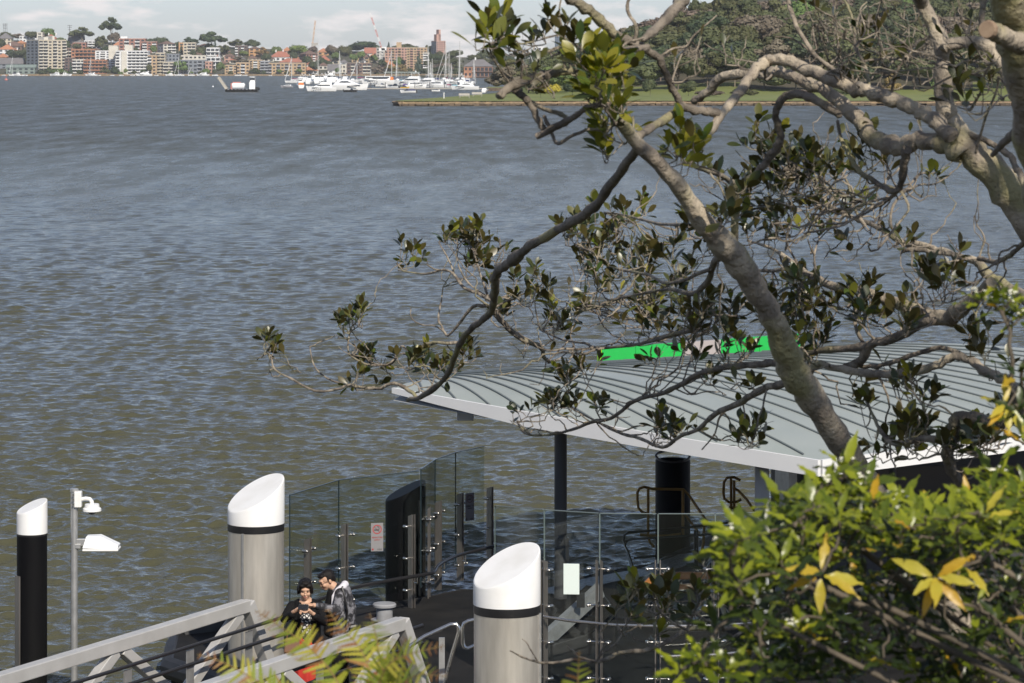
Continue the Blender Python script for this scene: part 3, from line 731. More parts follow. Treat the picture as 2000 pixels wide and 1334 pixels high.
def trunk_mesh(kind):
    if kind not in trunk_me:
        mb=MB(); r0={'gum':.030,'spread':.035,'pine':.022}.get(kind,.035)
        mb.tube([(0,0,0),(.012,0,.25),(-.01,.01,.5),(0,0,.66)],[r0,r0*.75,r0*.6,r0*.35],6)
        for k in range(4):
            a=k*1.6+.4; mb.tube([(0,0,.30+.06*k),(.16*math.cos(a),.16*math.sin(a),.52+.06*k),(.26*math.cos(a),.26*math.sin(a),.66+.05*k)],[r0*.5,r0*.35,r0*.15],5)
        trunk_me[kind]=mb.mesh('trunk',M['trunk_far'])
    return trunk_me[kind]
def tree(name,x,y,z,w,h,kind,matn,label,group=None,v=0,rz=None):
    t=empty(name,(x,y,z),rnd.random()*6.28 if rz is None else rz,label,'tree',group)
    c=link('crown',crown(kind,matn,v),t); c.scale=(w,w,h)
    k=link('trunk',trunk_mesh(kind),t); k.scale=(w*.5,w*.5,h)
    return t
def ftree(px,yt,yb,wpx,kind,matn,label,name='tree',Y=None,v=None,group=None):
    Y=Y or hillY(px,yb); s=Y/F
    z=ZY(yb,Y)-.6; return tree(name,PX(px,Y),Y,z,wpx*s*1.12,ZY(yt,Y)-z,kind,matn,label,group,v if v is not None else int(px)%3)
T=ftree
T(10,59,80,26,'dome','fol_gum','rounded dull green tree beneath the power pole at the left edge')
T(2,74,104,16,'round','fol_dark','dark tree cut by the left edge below the beige house')
T(34,62,80,26,'gum','fol_brown','brownish scrubby tree between the beige house and the white penthouse')
T(62,60,82,26,'round','fol_gum','olive tree behind the flat white penthouse')
T(94,51,80,29,'dome','fol_green','perfectly round green tree above the cream tower')
T(118,70,92,26,'dome','fol_green','low green tree right of the cream tower roof')
T(160,51,92,52,'spread','fol_gum','wide spreading gum on the skyline behind the dark gabled house')
T(196,62,104,28,'gum','fol_gum','loose olive gum between the spreading gum and the tall umbrella tree')
T(217,31,88,44,'spread','fol_dark','tall umbrella shaped tree towering over the skyline','tree')
T(222,62,92,24,'round','fol_brown','bare brownish tree at the foot of the tall umbrella tree')
T(249,72,92,16,'dome','fol_dark','small dark tree behind the white roofed red brick flats')
T(245,80,100,14,'round','fol_brown','brown tree in front of the white roofed red brick flats')
T(291,72,96,22,'dome','fol_dark','dark round tree left of a larger one above the dull red flats')
T(314,68,96,30,'dome','fol_dark','large dark round tree on the ridge above the cream walk-up')
T(346,80,106,16,'round','fol_dark','dark narrow tree between the cream walk-up and apricot block')
T(354,86,110,12,'pine','fol_pine','black green cypress beside the cream stepped flats','conifer')
T(372,70,92,30,'gum','fol_dark','bushy tree on the ridge above the cream stepped flats')
T(414,58,108,52,'spread','fol_dark','broad flat topped tree towering behind the white stepped building')
T(420,76,112,12,'pine','fol_pine','dark conifer under the broad flat topped tree','conifer')
T(436,82,112,26,'gum','fol_gum','olive gum right of the broad flat topped tree')
T(462,74,96,30,'gum','fol_gum','loose olive trees behind the dark brown flats')
T(492,74,96,26,'dome','fol_dark','dark round tree behind the orange tan block')
T(512,90,112,24,'gum','fol_rust','yellow brown tree left of the white red roofed house')
T(470,108,128,40,'gum','fol_brown','brown scrub between the dark flats and the tan waterfront flats')
T(498,130,148,19,'dome','fol_dark','round bush in front of the tan waterfront flats')
T(432,120,148,18,'round','fol_green','green tree left of the tan waterfront flats')
T(402,131,148,15,'dome','fol_green','small green waterfront tree by the pinkish block')
T(352,112,148,26,'gum','fol_green','palm like green tree on the waterfront behind a white mast')
T(206,128,148,20,'gum','fol_gum','grey green gum in front of the white slab')
T(224,126,148,14,'dome','fol_dark','dark rounded tree by the foot of the white slab')
T(292,124,147,12,'round','fol_gum','olive tree in front of the tan brick flats by the slab')
T(60,103,128,24,'dome','fol_brown','rust brown tree at the foot of the shaded side of the tower')
T(38,96,124,34,'round','fol_dark','dark green tree mass left of the tower')
T(96,129,146,16,'dome','fol_dark','small dark tree in front of the cream tower')
T(82,134,147,22,'dome','fol_dark','low dark shrubs along the shore before the tower')
T(114,132,147,30,'dome','fol_green','grassy bank shrub below the cream tower')
T(138,118,144,8,'pine','fol_pine','thin dark cypress against the brown narrow block','conifer')
T(154,134,147,14,'dome','fol_dark','dark bush before the white balcony decks')
T(178,92,102,24,'dome','fol_dark','dark hedge in front of the white modern house')
T(583,84,112,38,'dome','fol_bright','bright lime green tree above the waterfront roofs')
T(612,88,104,17,'dome','fol_brown','brown tree under the orange crane')
T(647,86,120,24,'round','fol_brown','tall brown leafed tree left of the dark twin')
T(672,88,122,30,'round','fol_gum','tall grey green tree behind the cream low house')
T(712,77,104,54,'dome','fol_dark','large dark fig like tree on the ridge below the crane')
T(738,126,148,30,'gum','fol_brown','bare purplish brown tree right of the dark waterfront flats')
T(759,80,100,10,'pine','fol_pine','small dark pine standing alone on the skyline','conifer')
T(792,83,102,44,'dome','fol_gum','dome shaped tree behind the lift house of the brown block')
T(766,122,148,30,'gum','fol_rust','yellow and rust coloured tree behind the marina')
T(784,120,148,18,'gum','fol_rust','orange brown tree next to the rust coloured tree')
T(818,98,146,18,'pine','fol_pine','tall feathery pine in front of the brown block','conifer')
T(838,83,112,22,'gum','fol_gum','loose tree left of the red brick tower')
T(858,97,118,20,'dome','fol_gum','olive tree at the foot of the red brick tower')
T(878,100,122,14,'dome','fol_bright','light green tree right of the red brick tower')
T(612,118,146,22,'round','fol_dark','dark tree behind the flybridge boats')
T(640,116,134,18,'dome','fol_dark','dark hedge behind the grey gabled boathouse')
# wooded slope behind the masts
g='trees of the wooded slope behind the marina masts'
rr=random.Random(11)
ordn=['first','second','third','fourth','fifth','sixth','seventh','eighth','ninth','tenth','eleventh','twelfth','thirteenth','fourteenth','fifteenth','sixteenth','seventeenth','eighteenth','nineteenth','twentieth']
def nth(i):
    if i<20: return ordn[i]
    tens={2:'twenty',3:'thirty'}[ (i+1)//10]; u=(i+1)%10
    return tens+('-'+ordn[u-1] if u else 'th').replace('tyth','tieth')
tone={'fol_gum':'olive','fol_dark':'dark green','fol_brown':'brownish','fol_green':'fresh green','fol_rust':'rusty'}
for r,(Y,rowname) in enumerate(((2660,'highest'),(2580,'upper middle'),(2500,'lower middle'),(2420,'lowest'))):
    i=0
    for px in range(846,1150,25):
        mt=rr.choice(['fol_gum','fol_gum','fol_dark','fol_dark','fol_brown']); kd=rr.choice(['gum','round','dome'])
        yt=(99,112,124,133)[r]+rr.uniform(-6,5); yb=(118,130,140,149)[r]
        if r==3 and 900<px<966: continue
        x=px+rr.uniform(-8,8)
        tree('tree',PX(x,Y),Y,max(ZY(yb,Y)-2,.2),rr.uniform(13,18),ZY(yt,Y)-ZY(yb,Y)+2,kd,mt,f'{tone[mt]} tree, {nth(i)} from the left in the {rowname} row behind the masts',g,rr.randrange(3)); i+=1
mb=MB(); xs=[PX(800,2400),PX(1250,2400)]
mb.prism([(xs[0],2390),(xs[1],2390),(xs[1],2700),(xs[0],2700)],-.5,.9)
o=mb.build('shore_ground',M['hill'],smooth=0); o['kind']='structure'
# filler trees among the houses
i=0
g='dark trees filling gaps between the houses on the far hill'
spots=[]
for px,yb in [(20,112),(52,128),(150,106),(172,110),(205,106),(262,108),(300,112),(330,118),(345,124),(376,118),(392,112),(410,108),(450,120),(476,116),(520,122),(540,112),(574,122),(600,128),(628,132),(655,126),(690,126),(705,124),(730,122),(745,132),(780,134),(800,142),(815,146),(845,130),(862,134),(880,140),(895,146),(835,120),(24,140),(118,110),(130,104),(236,148),(246,147),(262,148),(280,147),(330,148),(342,147),(374,148),(392,148),(418,147),(450,148),(515,148),(545,148),(560,148),(584,147),(660,146),(735,148)]:
    low=yb>=140
    h=rr.uniform(5,8) if low else rr.uniform(9,14); wpx=rr.uniform(8,14) if low else rr.uniform(14,22)
    near='shore wall' if low else ('tower' if px<130 else 'white slab' if px<300 else 'stepped flats' if px<440 else 'red roofs' if px<660 else 'crane' if px<760 else 'brown block')
    mt=rr.choice(['fol_dark','fol_dark','fol_gum','fol_green'])
    Y=hillY(px,yb)-3; 
    tree('tree',PX(px,Y),Y,ZY(yb,Y)-.5,wpx*Y/F,h,rr.choice(['round','dome']),mt,f'{"low" if low else "mid-sized"} {tone[mt]} tree near the {near}, {nth(i//3)} such trio from the left, {["leftmost","middle","rightmost"][i%3]}',g,rr.randrange(3)); i+=1

# ------------------------------------------------------------------ headland forest and lawn trees
g='gum trees massed on the wooded headland'
for r in range(9):
    Y=818+r*34
    i=0
    px=985+rr.uniform(0,20)+max(0,(r-1))*14
    while px<2110:
        f=hx(px)
        w=rr.uniform(11,18)*(.66+.34*f); h=(rr.uniform(11.5,16) if r>0 else rr.uniform(8.5,13))*(.66+.34*f)
        
        mt=rr.choices(['fol_gum','fol_dark','fol_brown','fol_green'],[10,3,2,.35])[0]; kd=rr.choice(['gum','gum','round','dome'])
        rowname=('lawn edge','second','third','fourth','fifth','sixth','seventh','eighth','skyline')[r]
        yy=Y+rr.uniform(-12,12)
        tree('gum_tree',PX(px,yy),yy,pt_z(px,yy)-.5,w,h,kd,mt,f'{tone[mt]} gum, {nth(i)} from the left in the {rowname} row of the wooded headland',g,rr.randrange(4)); i+=1
        px+=w*F/Y*rr.uniform(.50,.66)
T(1080,163,193,31,'round','fol_yellow','small bright yellow tree alone on the lawn',Y=690,v=1)
T(1056,158,190,22,'gum','fol_gum','thin stemmed tree just left of the yellow tree on the lawn',Y=705,v=2)
T(1010,150,189,40,'gum','fol_dark','dark open tree at the left start of the lawn trees',Y=740,v=1)
T(1118,156,190,34,'round','fol_dark','dark rounded tree right of the yellow tree',Y=720,v=2)
T(1840,128,190,40,'gum','fol_green','yellowish green tree at the lawn edge below the headland',Y=760,v=1)
T(1740,140,192,36,'gum','fol_rust','yellow tinged tree standing forward of the headland gums',Y=740,v=2)
T(1270,152,190,30,'round','fol_dark','dark lawn tree behind the crossing fig limbs',Y=740,v=0)
T(1345,150,189,34,'gum','fol_gum','olive lawn tree right of the dark one behind the fig limbs',Y=750,v=3)
# low scrub clumps at the lawn edge and park benches
for k,(px,Y) in enumerate(((1385,735),(1450,760),(1560,770),(1640,765))):
    T(px,172-k%2*3,186,46,'dome',('fol_brown','fol_gum','fol_brown','fol_gum')[k],('reddish scrub clump left along the lawn edge','olive scrub clump beside the reddish scrub','dry brown scrub clump under the headland gums','dull green scrub clump right of the dry brown one')[k],'shrub',Y=Y,v=k%3)
for px,Y,lab in((907,700,'pale stone picnic bench near the tip of the lawn point'),(932,735,'pale grey picnic bench further back on the lawn point')):
    t=empty('park_bench',(PX(px,Y),Y,1.0),.2,lab,'bench')
    mb=MB(); mb.box((0,0,.45),(2.6,.5,.08)); mb.build('seat',M['concrete'],t,smooth=0)
    mb=MB(); mb.box((0,.3,.85),(2.6,.08,.5)); mb.build('backrest',M['concrete'],t,smooth=0)
    for sx in(-1.1,1.1):
        mb=MB(); mb.box((sx,0,.2),(.1,.5,.41)); mb.build('leg',M['concrete'],t,smooth=0)
t=tag(MB().cyl((PX(867,690),690,1.0),(PX(867,690),690,2.2),.12,n=8).cyl((PX(867,690),690,2.2),(PX(867,690),690,2.35),.2,n=8).build('marker_post',M['white_trim']),'short white marker post on the tip of the lawn point','post')
# ------------------------------------------------------------------ boats
M['gel']=mat('gelcoat_white',(.80,.81,.82),.25); M['gel_grey']=mat('hull_grey',(.34,.34,.37),.35); M['tint']=mat('boat_window',(.03,.04,.055),.1)
M['navy']=mat('navy_cloth',(.03,.04,.12),.8); M['purple']=mat('purple_cloth',(.12,.06,.26),.8); M['yellow_pl']=mat('yellow_plastic',(.62,.36,.02),.5)
M['or_canvas']=mat('orange_canvas',(.62,.20,.06),.8); M['mast']=mat('mast_alloy',(.62,.62,.60),.4,.2); M['anti']=mat('antifoul',(.03,.035,.06),.6); M['tender_blk']=mat('tender_rubber',(.03,.03,.035),.6)
M['wine']=mat('wine_cloth',(.22,.04,.10),.8); M['tarp']=mat('teal_cloth',(.08,.32,.42),.8); M['flagred']=mat('flag_red',(.5,.03,.05),.7)
def hull(L,Bm,fb,m,stern=.8,sheer=.35,mb=None,mi=0,bowp=2.2,draft=.35):
    """hull along x, bow at +L/2; returns MB with deck"""
    mb=mb or MB(); n=14; sec=[]
    for i in range(n):
        t=i/(n-1); b=Bm/2*((1-t**bowp) if t>.25 else (stern+(1-stern)*min(1,t/.25))*(1-.25**bowp)/(1.0))
        b=max(b,.03); zt=fb*(1+sheer*t*t); x=-L/2+L*t
        rake=.09*L*t*t
        sec.append([(x-rake*.9,0,-draft),(x-rake*.6,-b*.72,-.05),(x-rake*.25,-b*.93,zt*.5),(x,-b,zt),(x,-b*.9,zt+.02),(x,b*.9,zt+.02),(x,b,zt),(x-rake*.25,b*.93,zt*.5),(x-rake*.6,b*.72,-.05)])
    k=9; vs=[v for s_ in sec for v in s_]
    fs=[(i*k+j,(i+1)*k+j,(i+1)*k+(j+1)%k,i*k+(j+1)%k) for i in range(n-1) for j in range(k)]
    fs.append(tuple(range(k))); fs.append(tuple((n-1)*k+j for j in range(k-1,-1,-1)))
    mb.add(vs,fs,mi); return mb
def wedge(mb,x0,x1,x2,x3,z0,z1,w0,w1,mi=0):
    """cabin block: bottom from x0 to x3, top from x1 to x2"""
    vs=[(x0,-w0,z0),(x3,-w0,z0),(x3,w0,z0),(x0,w0,z0),(x1,-w1,z1),(x2,-w1,z1),(x2,w1,z1),(x1,w1,z1)]
    return mb.add(vs,[(3,2,1,0),(4,5,6,7),(0,1,5,4),(1,2,6,5),(2,3,7,6),(3,0,4,7)],mi)
def cruiser(L,name='motor_yacht',fly=True,hullm='gel',canvas=None):
    t=empty(name); s=L/12.
    hull(L,3.9*s,1.5*s,0).build('hull',M[hullm],t,smooth=40)
    mb=MB(); wedge(mb,-.36*L,-.34*L,.06*L,.30*L,1.5*s,2.75*s,1.55*s,1.25*s); mb.build('cabin',M['gel'],t,smooth=0,bevel=.06*s)
    mb=MB(); wedge(mb,-.30*L,-.29*L,.075*L,.17*L,2.0*s,2.55*s,1.56*s,1.37*s); mb.build('cabin_window',M['tint'],t,smooth=0)
    mb=MB()
    for k in range(4): 
        for sy in(-1,1): mb.box((.02*L+k*.07*L,sy*1.86*s*(1-.05*k),.95*s),(.5*s,.16*s,.2*s))
    mb.build('porthole',M['tint'],t,smooth=0)
    if fly:
        mb=MB(); wedge(mb,-.34*L,-.33*L,-.02*L,.05*L,2.76*s,3.5*s,1.3*s,1.1*s); mb.box((-.18*L,0,4.75*s),(.26*L,2.2*s,.12*s))
        for sx in(-.29,-.07):
            for sy in(-1,1): mb.cyl((sx*L,sy*.95*s,3.4*s),(sx*L-.02*L,sy*.95*s,4.75*s),.05*s,n=6)
        mb.build('flybridge',M['gel'],t,smooth=0)
        mb=MB(); wedge(mb,-.05*L,-.06*L,-.01*L,.03*L,3.45*s,3.95*s,1.0*s,.85*s); mb.build('windscreen',M['tint'],t,smooth=0)
        mb=MB(); mb.cyl((-.2*L,0,4.8*s),(-.2*L,0,6.2*s),.05*s,n=6); mb.rev((-.2*L,0,5.2*s),[(.1*s,0),(.4*s,.1*s),(.3*s,.3*s),(.05*s,.38*s)],10); mb.build('radar_mast',M['gel'],t)
    mb=MB()
    for sy in(-1,1):
        pts=[(.02*L,sy*1.75*s,2.35*s),(.25*L,sy*1.45*s,2.5*s),(.42*L,sy*.75*s,2.65*s),(.49*L,0,2.75*s)]
        mb.tube(pts,.035*s,5)
        for q in pts[:3]: mb.cyl(q,(q[0],q[1],1.6*s),.03*s,n=5)
    mb.build('bow_rail',M['stainless'],t)
    if canvas:
        mb=MB(); wedge(mb,-.47*L,-.46*L,-.34*L,-.33*L,1.6*s,2.7*s,1.4*s,1.2*s); mb.build('cockpit_cover',M[canvas],t,smooth=0)
    return t
def sport(L):
    t=empty('motor_yacht'); s=L/15.
    hull(L,4.3*s,1.7*s,0,bowp=2.6,sheer=.25).build('hull',M['gel'],t,smooth=40)
    mb=MB(); wedge(mb,-.34*L,-.22*L,.02*L,.32*L,1.7*s,3.5*s,1.7*s,1.2*s); mb.build('cabin',M['gel'],t,smooth=0,bevel=.15*s)
    for sy in(-1,1):
        mb=MB(); mb.add([(-.2*L,sy*1.62*s,2.6*s),(.1*L,sy*1.58*s,2.55*s),(.0*L,sy*1.42*s,3.1*s),(-.14*L,sy*1.45*s,3.05*s),(-.2*L,sy*1.55*s,2.6*s),(.1*L,sy*1.5*s,2.55*s),(.0*L,sy*1.3*s,3.1*s),(-.14*L,sy*1.3*s,3.05*s)],[(0,1,2,3),(7,6,5,4),(0,4,5,1),(1,5,6,2),(2,6,7,3),(3,7,4,0)]); mb.build('cabin_window',M['tint'],t,smooth=0)
        mb=MB(); mb.box((.12*L,sy*2.0*s,1.25*s),(3.4*s,.12*s,.26*s)); mb.build('hull_window',M['tint'],t,smooth=0)
    mb=MB(); wedge(mb,-.29*L,-.31*L,-.25*L,-.2*L,3.4*s,4.3*s,1.25*s,1.1*s); mb.build('radar_arch',M['gel'],t,smooth=0)
    return t
def runabout(L,hm='gel',cov=None):
    t=empty('runabout'); s=L/6.
    hull(L,2.2*s,.75*s,0,sheer=.3).build('hull',M[hm],t,smooth=40)
    mb=MB(); wedge(mb,-.05*L,.02*L,.08*L,.22*L,.8*s,1.5*s,.8*s,.65*s); mb.build('windscreen',M['tint'],t,smooth=0)
    mb=MB(); mb.box((-.53*L,0,.75*s),(.4*s,.45*s,.6*s)); mb.box((-.53*L,0,.2*s),(.2*s,.2*s,.7*s)); mb.build('outboard',M['black_band'],t,smooth=0,bevel=.05*s)
    if cov:
        mb=MB(); wedge(mb,-.45*L,-.4*L,.02*L,.1*L,.8*s,1.35*s,.95*s,.5*s); mb.build('boat_cover',M[cov],t,smooth=0)
    return t
def yacht(L,mast,cov='navy',hm='gel'):
    t=empty('sailing_yacht'); s=L/10.
    hull(L,3.1*s,1.1*s,0,stern=.6,sheer=.25,bowp=1.9).build('hull',M[hm],t,smooth=40)
    mb=MB(); wedge(mb,-.18*L,-.16*L,.1*L,.18*L,1.1*s,1.6*s,.85*s,.65*s); mb.build('coach_roof',M['gel'],t,smooth=0)
    mb=MB(); mb.box((-.02*L,0,1.38*s),(.2*L,1.66*s,.16*s)); mb.build('cabin_window',M['tint'],t,smooth=0)
    mb=MB(); mb.cyl((.08*L,0,1.2*s),(.08*L,0,mast),.19,.14,n=7)
    for f in(.45,.7): mb.box((.08*L,0,1.2+mast*f),(.1,1.8*s,.07))
    mb.build('mast',M['mast'],t)
    mb=MB(); mb.cyl((.07*L,0,2.3*s),(-.33*L,0,2.2*s),.09,n=6); mb.build('boom',M['mast'],t)
    mb=MB(); mb.tube([(.05*L,0,2.5*s),(-.12*L,0,2.48*s),(-.31*L,0,2.38*s)],[.28*s,.24*s,.16*s],8); mb.build('sail_cover',M[cov],t)
    mb=MB()
    for q in((.5*L,0,1.4*s),(-.49*L,0,1.1*s),(.06*L,1.4*s,1.1*s),(.06*L,-1.4*s,1.1*s)): mb.cyl(q,(.08*L,0,mast*.98),.025,n=4)
    mb.build('rigging',M['mast'],t)
    mb=MB(); mb.tube([(.49*L,0,1.6*s),(.30*L,0,mast*.45),(.10*L,0,mast*.9)],[.12,.16,.07],6); mb.build('furled_jib',M['gel'],t)
    return t
def put(t,px,py,rz,label,cat='boat',group=None,Y=None):
    Y=Y or EYE*F/(py-HY)
    t.location=(PX(px,Y),Y,.05); t.rotation_euler=(0,0,rz); tag(t,label,cat,group); return t
def YW(py): return EYE*F/(py-HY)
PI=math.pi
gm='boats berthed at the marina'; gs='boats moored along the far shore'
# barge out on the water
Yb=YW(179.5)
t=put(empty('work_barge'),473,179.5,0,'dark tyre fringed work barge with a raised ramp, red and white load and white wheelhouse','barge')
s=Yb/F
mb=MB(); mb.box((0,0,.35),(62*s,5.5,.9)); mb.build('hull',M['black_band'],t,smooth=0,bevel=.1)
mb=MB(); mb.box((0,0,.86),(60*s,5.2,.12)); mb.build('deck',M['render_grey'],t,smooth=0)
for k in range(9):
    mb=MB(); x=-29*s+k*7.2*s
    pts=[(x+.36*math.cos(a),-2.95,.45+.36*math.sin(a)) for a in [q*PI/6 for q in range(13)]]; mb.tube(pts,.16,6); mb.build('tyre_fender',M['fender'],t)
mb=MB(); mb.bar((-30*s,0,.9),(-46*s,0,4.9),.75,3.6,up=(0,1,0)); mb.build('bow_ramp',paint('ramp_buff',(.45,.42,.36)),t,smooth=0)
mb=MB(); mb.tube([(-20*s,-.4,1.9),(-18.5*s,-.4,1.95),(4*s,-.4,1.95),(5.5*s,-.4,1.9)],[.6,1.0,1.0,.6],14); mb.build('white_tank',M['gel'],t)
mb=MB(); mb.box((-11*s,1.0,2.6),(16*s,1.2,1.3)); mb.box((-20*s,.2,1.9),(4*s,2,2.0)); mb.build('red_plant',M['crane_red'],t,smooth=0,bevel=.1)
wh=MB(); wh.box((20*s,0,2.1),(11*s,2.6,2.5)); wh.box((20.5*s,0,4.1),(9*s,2.3,1.6)); wh.box((20*s,0,5.0),(10.5*s,2.7,.14)); wh=wh.build('wheelhouse',M['gel'],t,smooth=0)
mb=MB(); mb.box((20.5*s,0,4.3),(9.1*s,2.36,.75)); mb.build('window',M['tint'],wh,smooth=0)
mb=MB(); mb.cyl((19*s,0,5),(19*s,0,6.9),.05,n=5); mb.cyl((26*s,0,1),(27*s,0,4),.06,n=5); mb.cyl((9*s,-2,1),(9*s,-2,3.6),.05,n=5); mb.cyl((9*s,2,1),(9*s,2,3.6),.05,n=5); mb.build('aerial',M['pole_grey'],t)
mb=MB(); mb.box((30*s,0,1.1),(6*s,3,.9)); mb.tube([(33*s,-1.6,1.1),(35*s,-1.6,.7)],.3,6); mb.build('winch',M['fender'],t,smooth=0)

# marina front row
put(cruiser(5.0,'motor_launch',fly=False,hullm='gel_grey'),560,171,PI,'grey hulled motor launch moored at the left end of the marina','boat',gm)
t=put(cruiser(9.5,'cabin_cruiser',fly=True,canvas='or_canvas'),586,172,R(100),'stern-on cabin cruiser with an orange canvas cover','boat',gm)
put(cruiser(10.4,fly=True),627,178,R(187),'white motor yacht with long plain hull before the berth cluster','boat',gm)
put(sport(15.4),679,175.5,R(-4),'largest sleek white sports yacht with two dark curved side windows','boat',gm)
put(runabout(4.6,'tender_blk'),685,179.5,R(4),'dark open tender in front of the sleek sports yacht','boat',gm)
fly=[(606,164,10,R(80)),(618,163,11,R(95)),(630,162,10.5,R(85)),(642,163.5,11,R(98)),(598,160,9,R(75)),(654,161,10,R(86)),(612,157,11,R(95)),(636,157,10,R(88))]
fl=['white flybridge cruiser next to the orange covered one','tall white flybridge cruiser below the masts of the cluster','white flybridge cruiser at the middle of the berth cluster','white flybridge cruiser just left of the sleek sports yacht bow','flybridge cruiser at the left rear of the berth cluster','flybridge cruiser with a red flag behind the sports yacht','rear flybridge cruiser half hidden by the left cluster','rear flybridge cruiser half hidden at the cluster middle']
for (px,py,L_,rz),lb in zip(fly,fl): put(cruiser(L_),px,py,rz,lb,'boat',gm)
t=put(cruiser(16,'ferry_cruiser',fly=False,canvas='or_canvas'),738,165,PI,'long low white charter boat with rows of windows and an orange stern awning','boat',gm)
mb=MB(); mb.box((0,0,3.2),(12,3.6,1.5)); mb.build('upper_cabin',M['gel'],t,smooth=0); mb=MB(); mb.box((0,0,3.3),(11,3.66,.6)); mb.build('window',M['tint'],t,smooth=0)
put(runabout(5.5),745,169,R(15),'white dinghy boat lying before the long charter boat','boat',gm)
put(cruiser(14),800,167,R(170),'big stepped white flybridge yacht right of the charter boat','boat',gm)
put(cruiser(12),830,168,R(160),'second stepped white flybridge yacht in the middle of the marina','boat',gm)
put(cruiser(9,fly=False),812,172,R(15),'white cruiser with low cabin beside the purple covered runabout','boat',gm)
put(cruiser(10,fly=False),848,171,R(172),'long white sloop shaped cruiser right of the marina middle','boat',gm)
put(runabout(5.5,'tender_blk','purple'),791,170,R(90),'runabout under a purple cover on the marina pontoon','boat',gm)
put(runabout(4.0,'yellow_pl'),790,173,R(20),'tiny yellow boat in front of the purple covered runabout','boat',gm)
put(runabout(5.5,'tender_blk'),772,170,R(80),'dark hulled runabout left of the purple cover','boat',gm)
put(runabout(5.0),766,172,R(170),'small white runabout moored bow left by the dark hulled one','boat',gm)
put(runabout(5.2,'gel','navy'),797,181.5,R(175),'white runabout with navy cover afloat in front of the marina','boat',gm)
put(runabout(3.2),851,178.5,R(20),'small white dinghy with outboard off the right marina berths','boat',gm)
put(sport(10.5),908,175,R(175),'white sports yacht with dark portholes nearest the lawn point','boat',gm)
put(cruiser(6,'cabin_cruiser',fly=False),948,180.5,R(80),'white cruiser stern-on with one dark window right of the sports yacht','boat',gm)
put(runabout(5,'gel','wine'),870,170,R(160),'runabout with wine red cover under the leaning masts','boat',gm)
put(runabout(5,'gel','tarp'),884,171.5,R(165),'runabout with teal cover next to the wine red cover','boat',gm)
put(cruiser(11),893,165,R(170),'white flybridge cruiser behind the teal covered runabout','boat',gm)
put(cruiser(9,fly=False),860,163,R(175),'low white cruiser among the thick of the masts','boat',gm)
# sailing yachts by mast: (px, mast top y, waterline y, L)
for px,yt,wl,L_,cv,rz,lb in [(621,77,158,12,'navy',R(95),'sailing yacht with the tallest mast over the flybridge cluster'),(663,100,160,10,'navy',R(80),'sailing yacht with a bare mast right of the flybridge cluster'),(775,105,159,9.5,'navy',R(100),'sailing yacht with mast and stay before the rust coloured trees'),
   (724,136,160,7,'navy',R(90),'small yacht with a very short mast behind the charter boat'),(836,87,160,11,'navy',R(85),'sailing yacht with thick mast in front of the red tower'),(844,115,162,9,'wine',R(95),'sailing yacht with short mast right of the thick mast'),(871,88,164,12,'wine',R(100),'sailing yacht with tall mast just left of the twin thin one'),
   (877,97,160,10,'navy',R(90),'sailing yacht with slim mast immediately right of a taller one'),(898,80,166,12.5,'navy',R(98),'sailing yacht with the tallest mast on the right, near the clubhouse'),(973,105,158,10,'navy',R(90),'sailing yacht mast showing between fig leaves'),(1021,56,166,15,'navy',R(92),'sailing yacht with a dark tall mast seen through the fig twigs')]:
    Y=YW(wl)
    put(yacht(L_,ZY(yt,Y),cv),px-.08*L_*math.cos(rz)*F/Y,wl,rz,lb,'yacht',gm)
# second rank of berthed boats, stern or bow on
rr=random.Random(3)
for k,(px,py) in enumerate([(572,162),(584,160),(648,157.5),(664,158.5),(676,160),(688,160),(700,161),(712,162),(756,162),(768,163),(782,163),(822,162),(840,162),(852,160.5),(868,161),(882,162),(905,161.5),(915,163),(925,166)]):
    t_=cruiser(rr.uniform(7,11),fly=rr.random()<.6,canvas=rr.choice([None,'navy',None,'tarp'])) if k%3 else yacht(rr.uniform(8,11),ZY(rr.uniform(96,124),YW(py)),rr.choice(['navy','wine','tarp']))
    put(t_,px,py,rr.choice([R(80),R(95),R(100),R(172)]),f'{"white cruiser" if k%3 else "sailing yacht"} in the back row of the marina, {nth(k)} berth from the left','boat' if k%3 else 'yacht',gm)
# leaning stays: two tall raked spars by the twin masts
for (x0,y0,x1,y1),lb in(((852,152,871,92),'long pale raked boom leaning towards the tall twin masts'),((858,150,876,107),'shorter pale raked boom parallel to the long one'),((1048,142,1028,85),'pale leaning yacht mast behind the fig leaves')):
    Y=YW(164); mb=MB(); a=P(x0,y0,Y);b=P(x1,y1,Y); mb.cyl((a.x,a.y,a.z),b,.14,.10,n=6); mb.cyl((a.x,a.y,.3),a,.10,n=6); mb.rev((a.x,a.y,-.1),[(.5,0),(.62,.4),(.5,.8),(.2,1.0)],10)
    tag(mb.build('raked_spar',M['mast']),lb,'spar',gm)
# marina walkway with piles
Yw=YW(174.5)
t=empty('marina_walkway',(0,0,0),0,'long thin grey floating walkway in front of the berthed boats','jetty')
mb=MB(); mb.box(((PX(688,Yw)+PX(958,Yw))/2,Yw+1.0,.28),(270*Yw/F,1.6,.4)); mb.build('deck',M['concrete'],t,smooth=0)
for k in range(10):
    mb=MB(); x=PX(694+k*29,Yw); mb.cyl((x,Yw+2.1,-.5),(x,Yw+2.1,2.4),.16,n=8); mb.cyl((x,Yw+2.1,2.4),(x,Yw+2.1,2.8),.17,.02,n=8); mb.build('pile',M['pole_grey'],t)
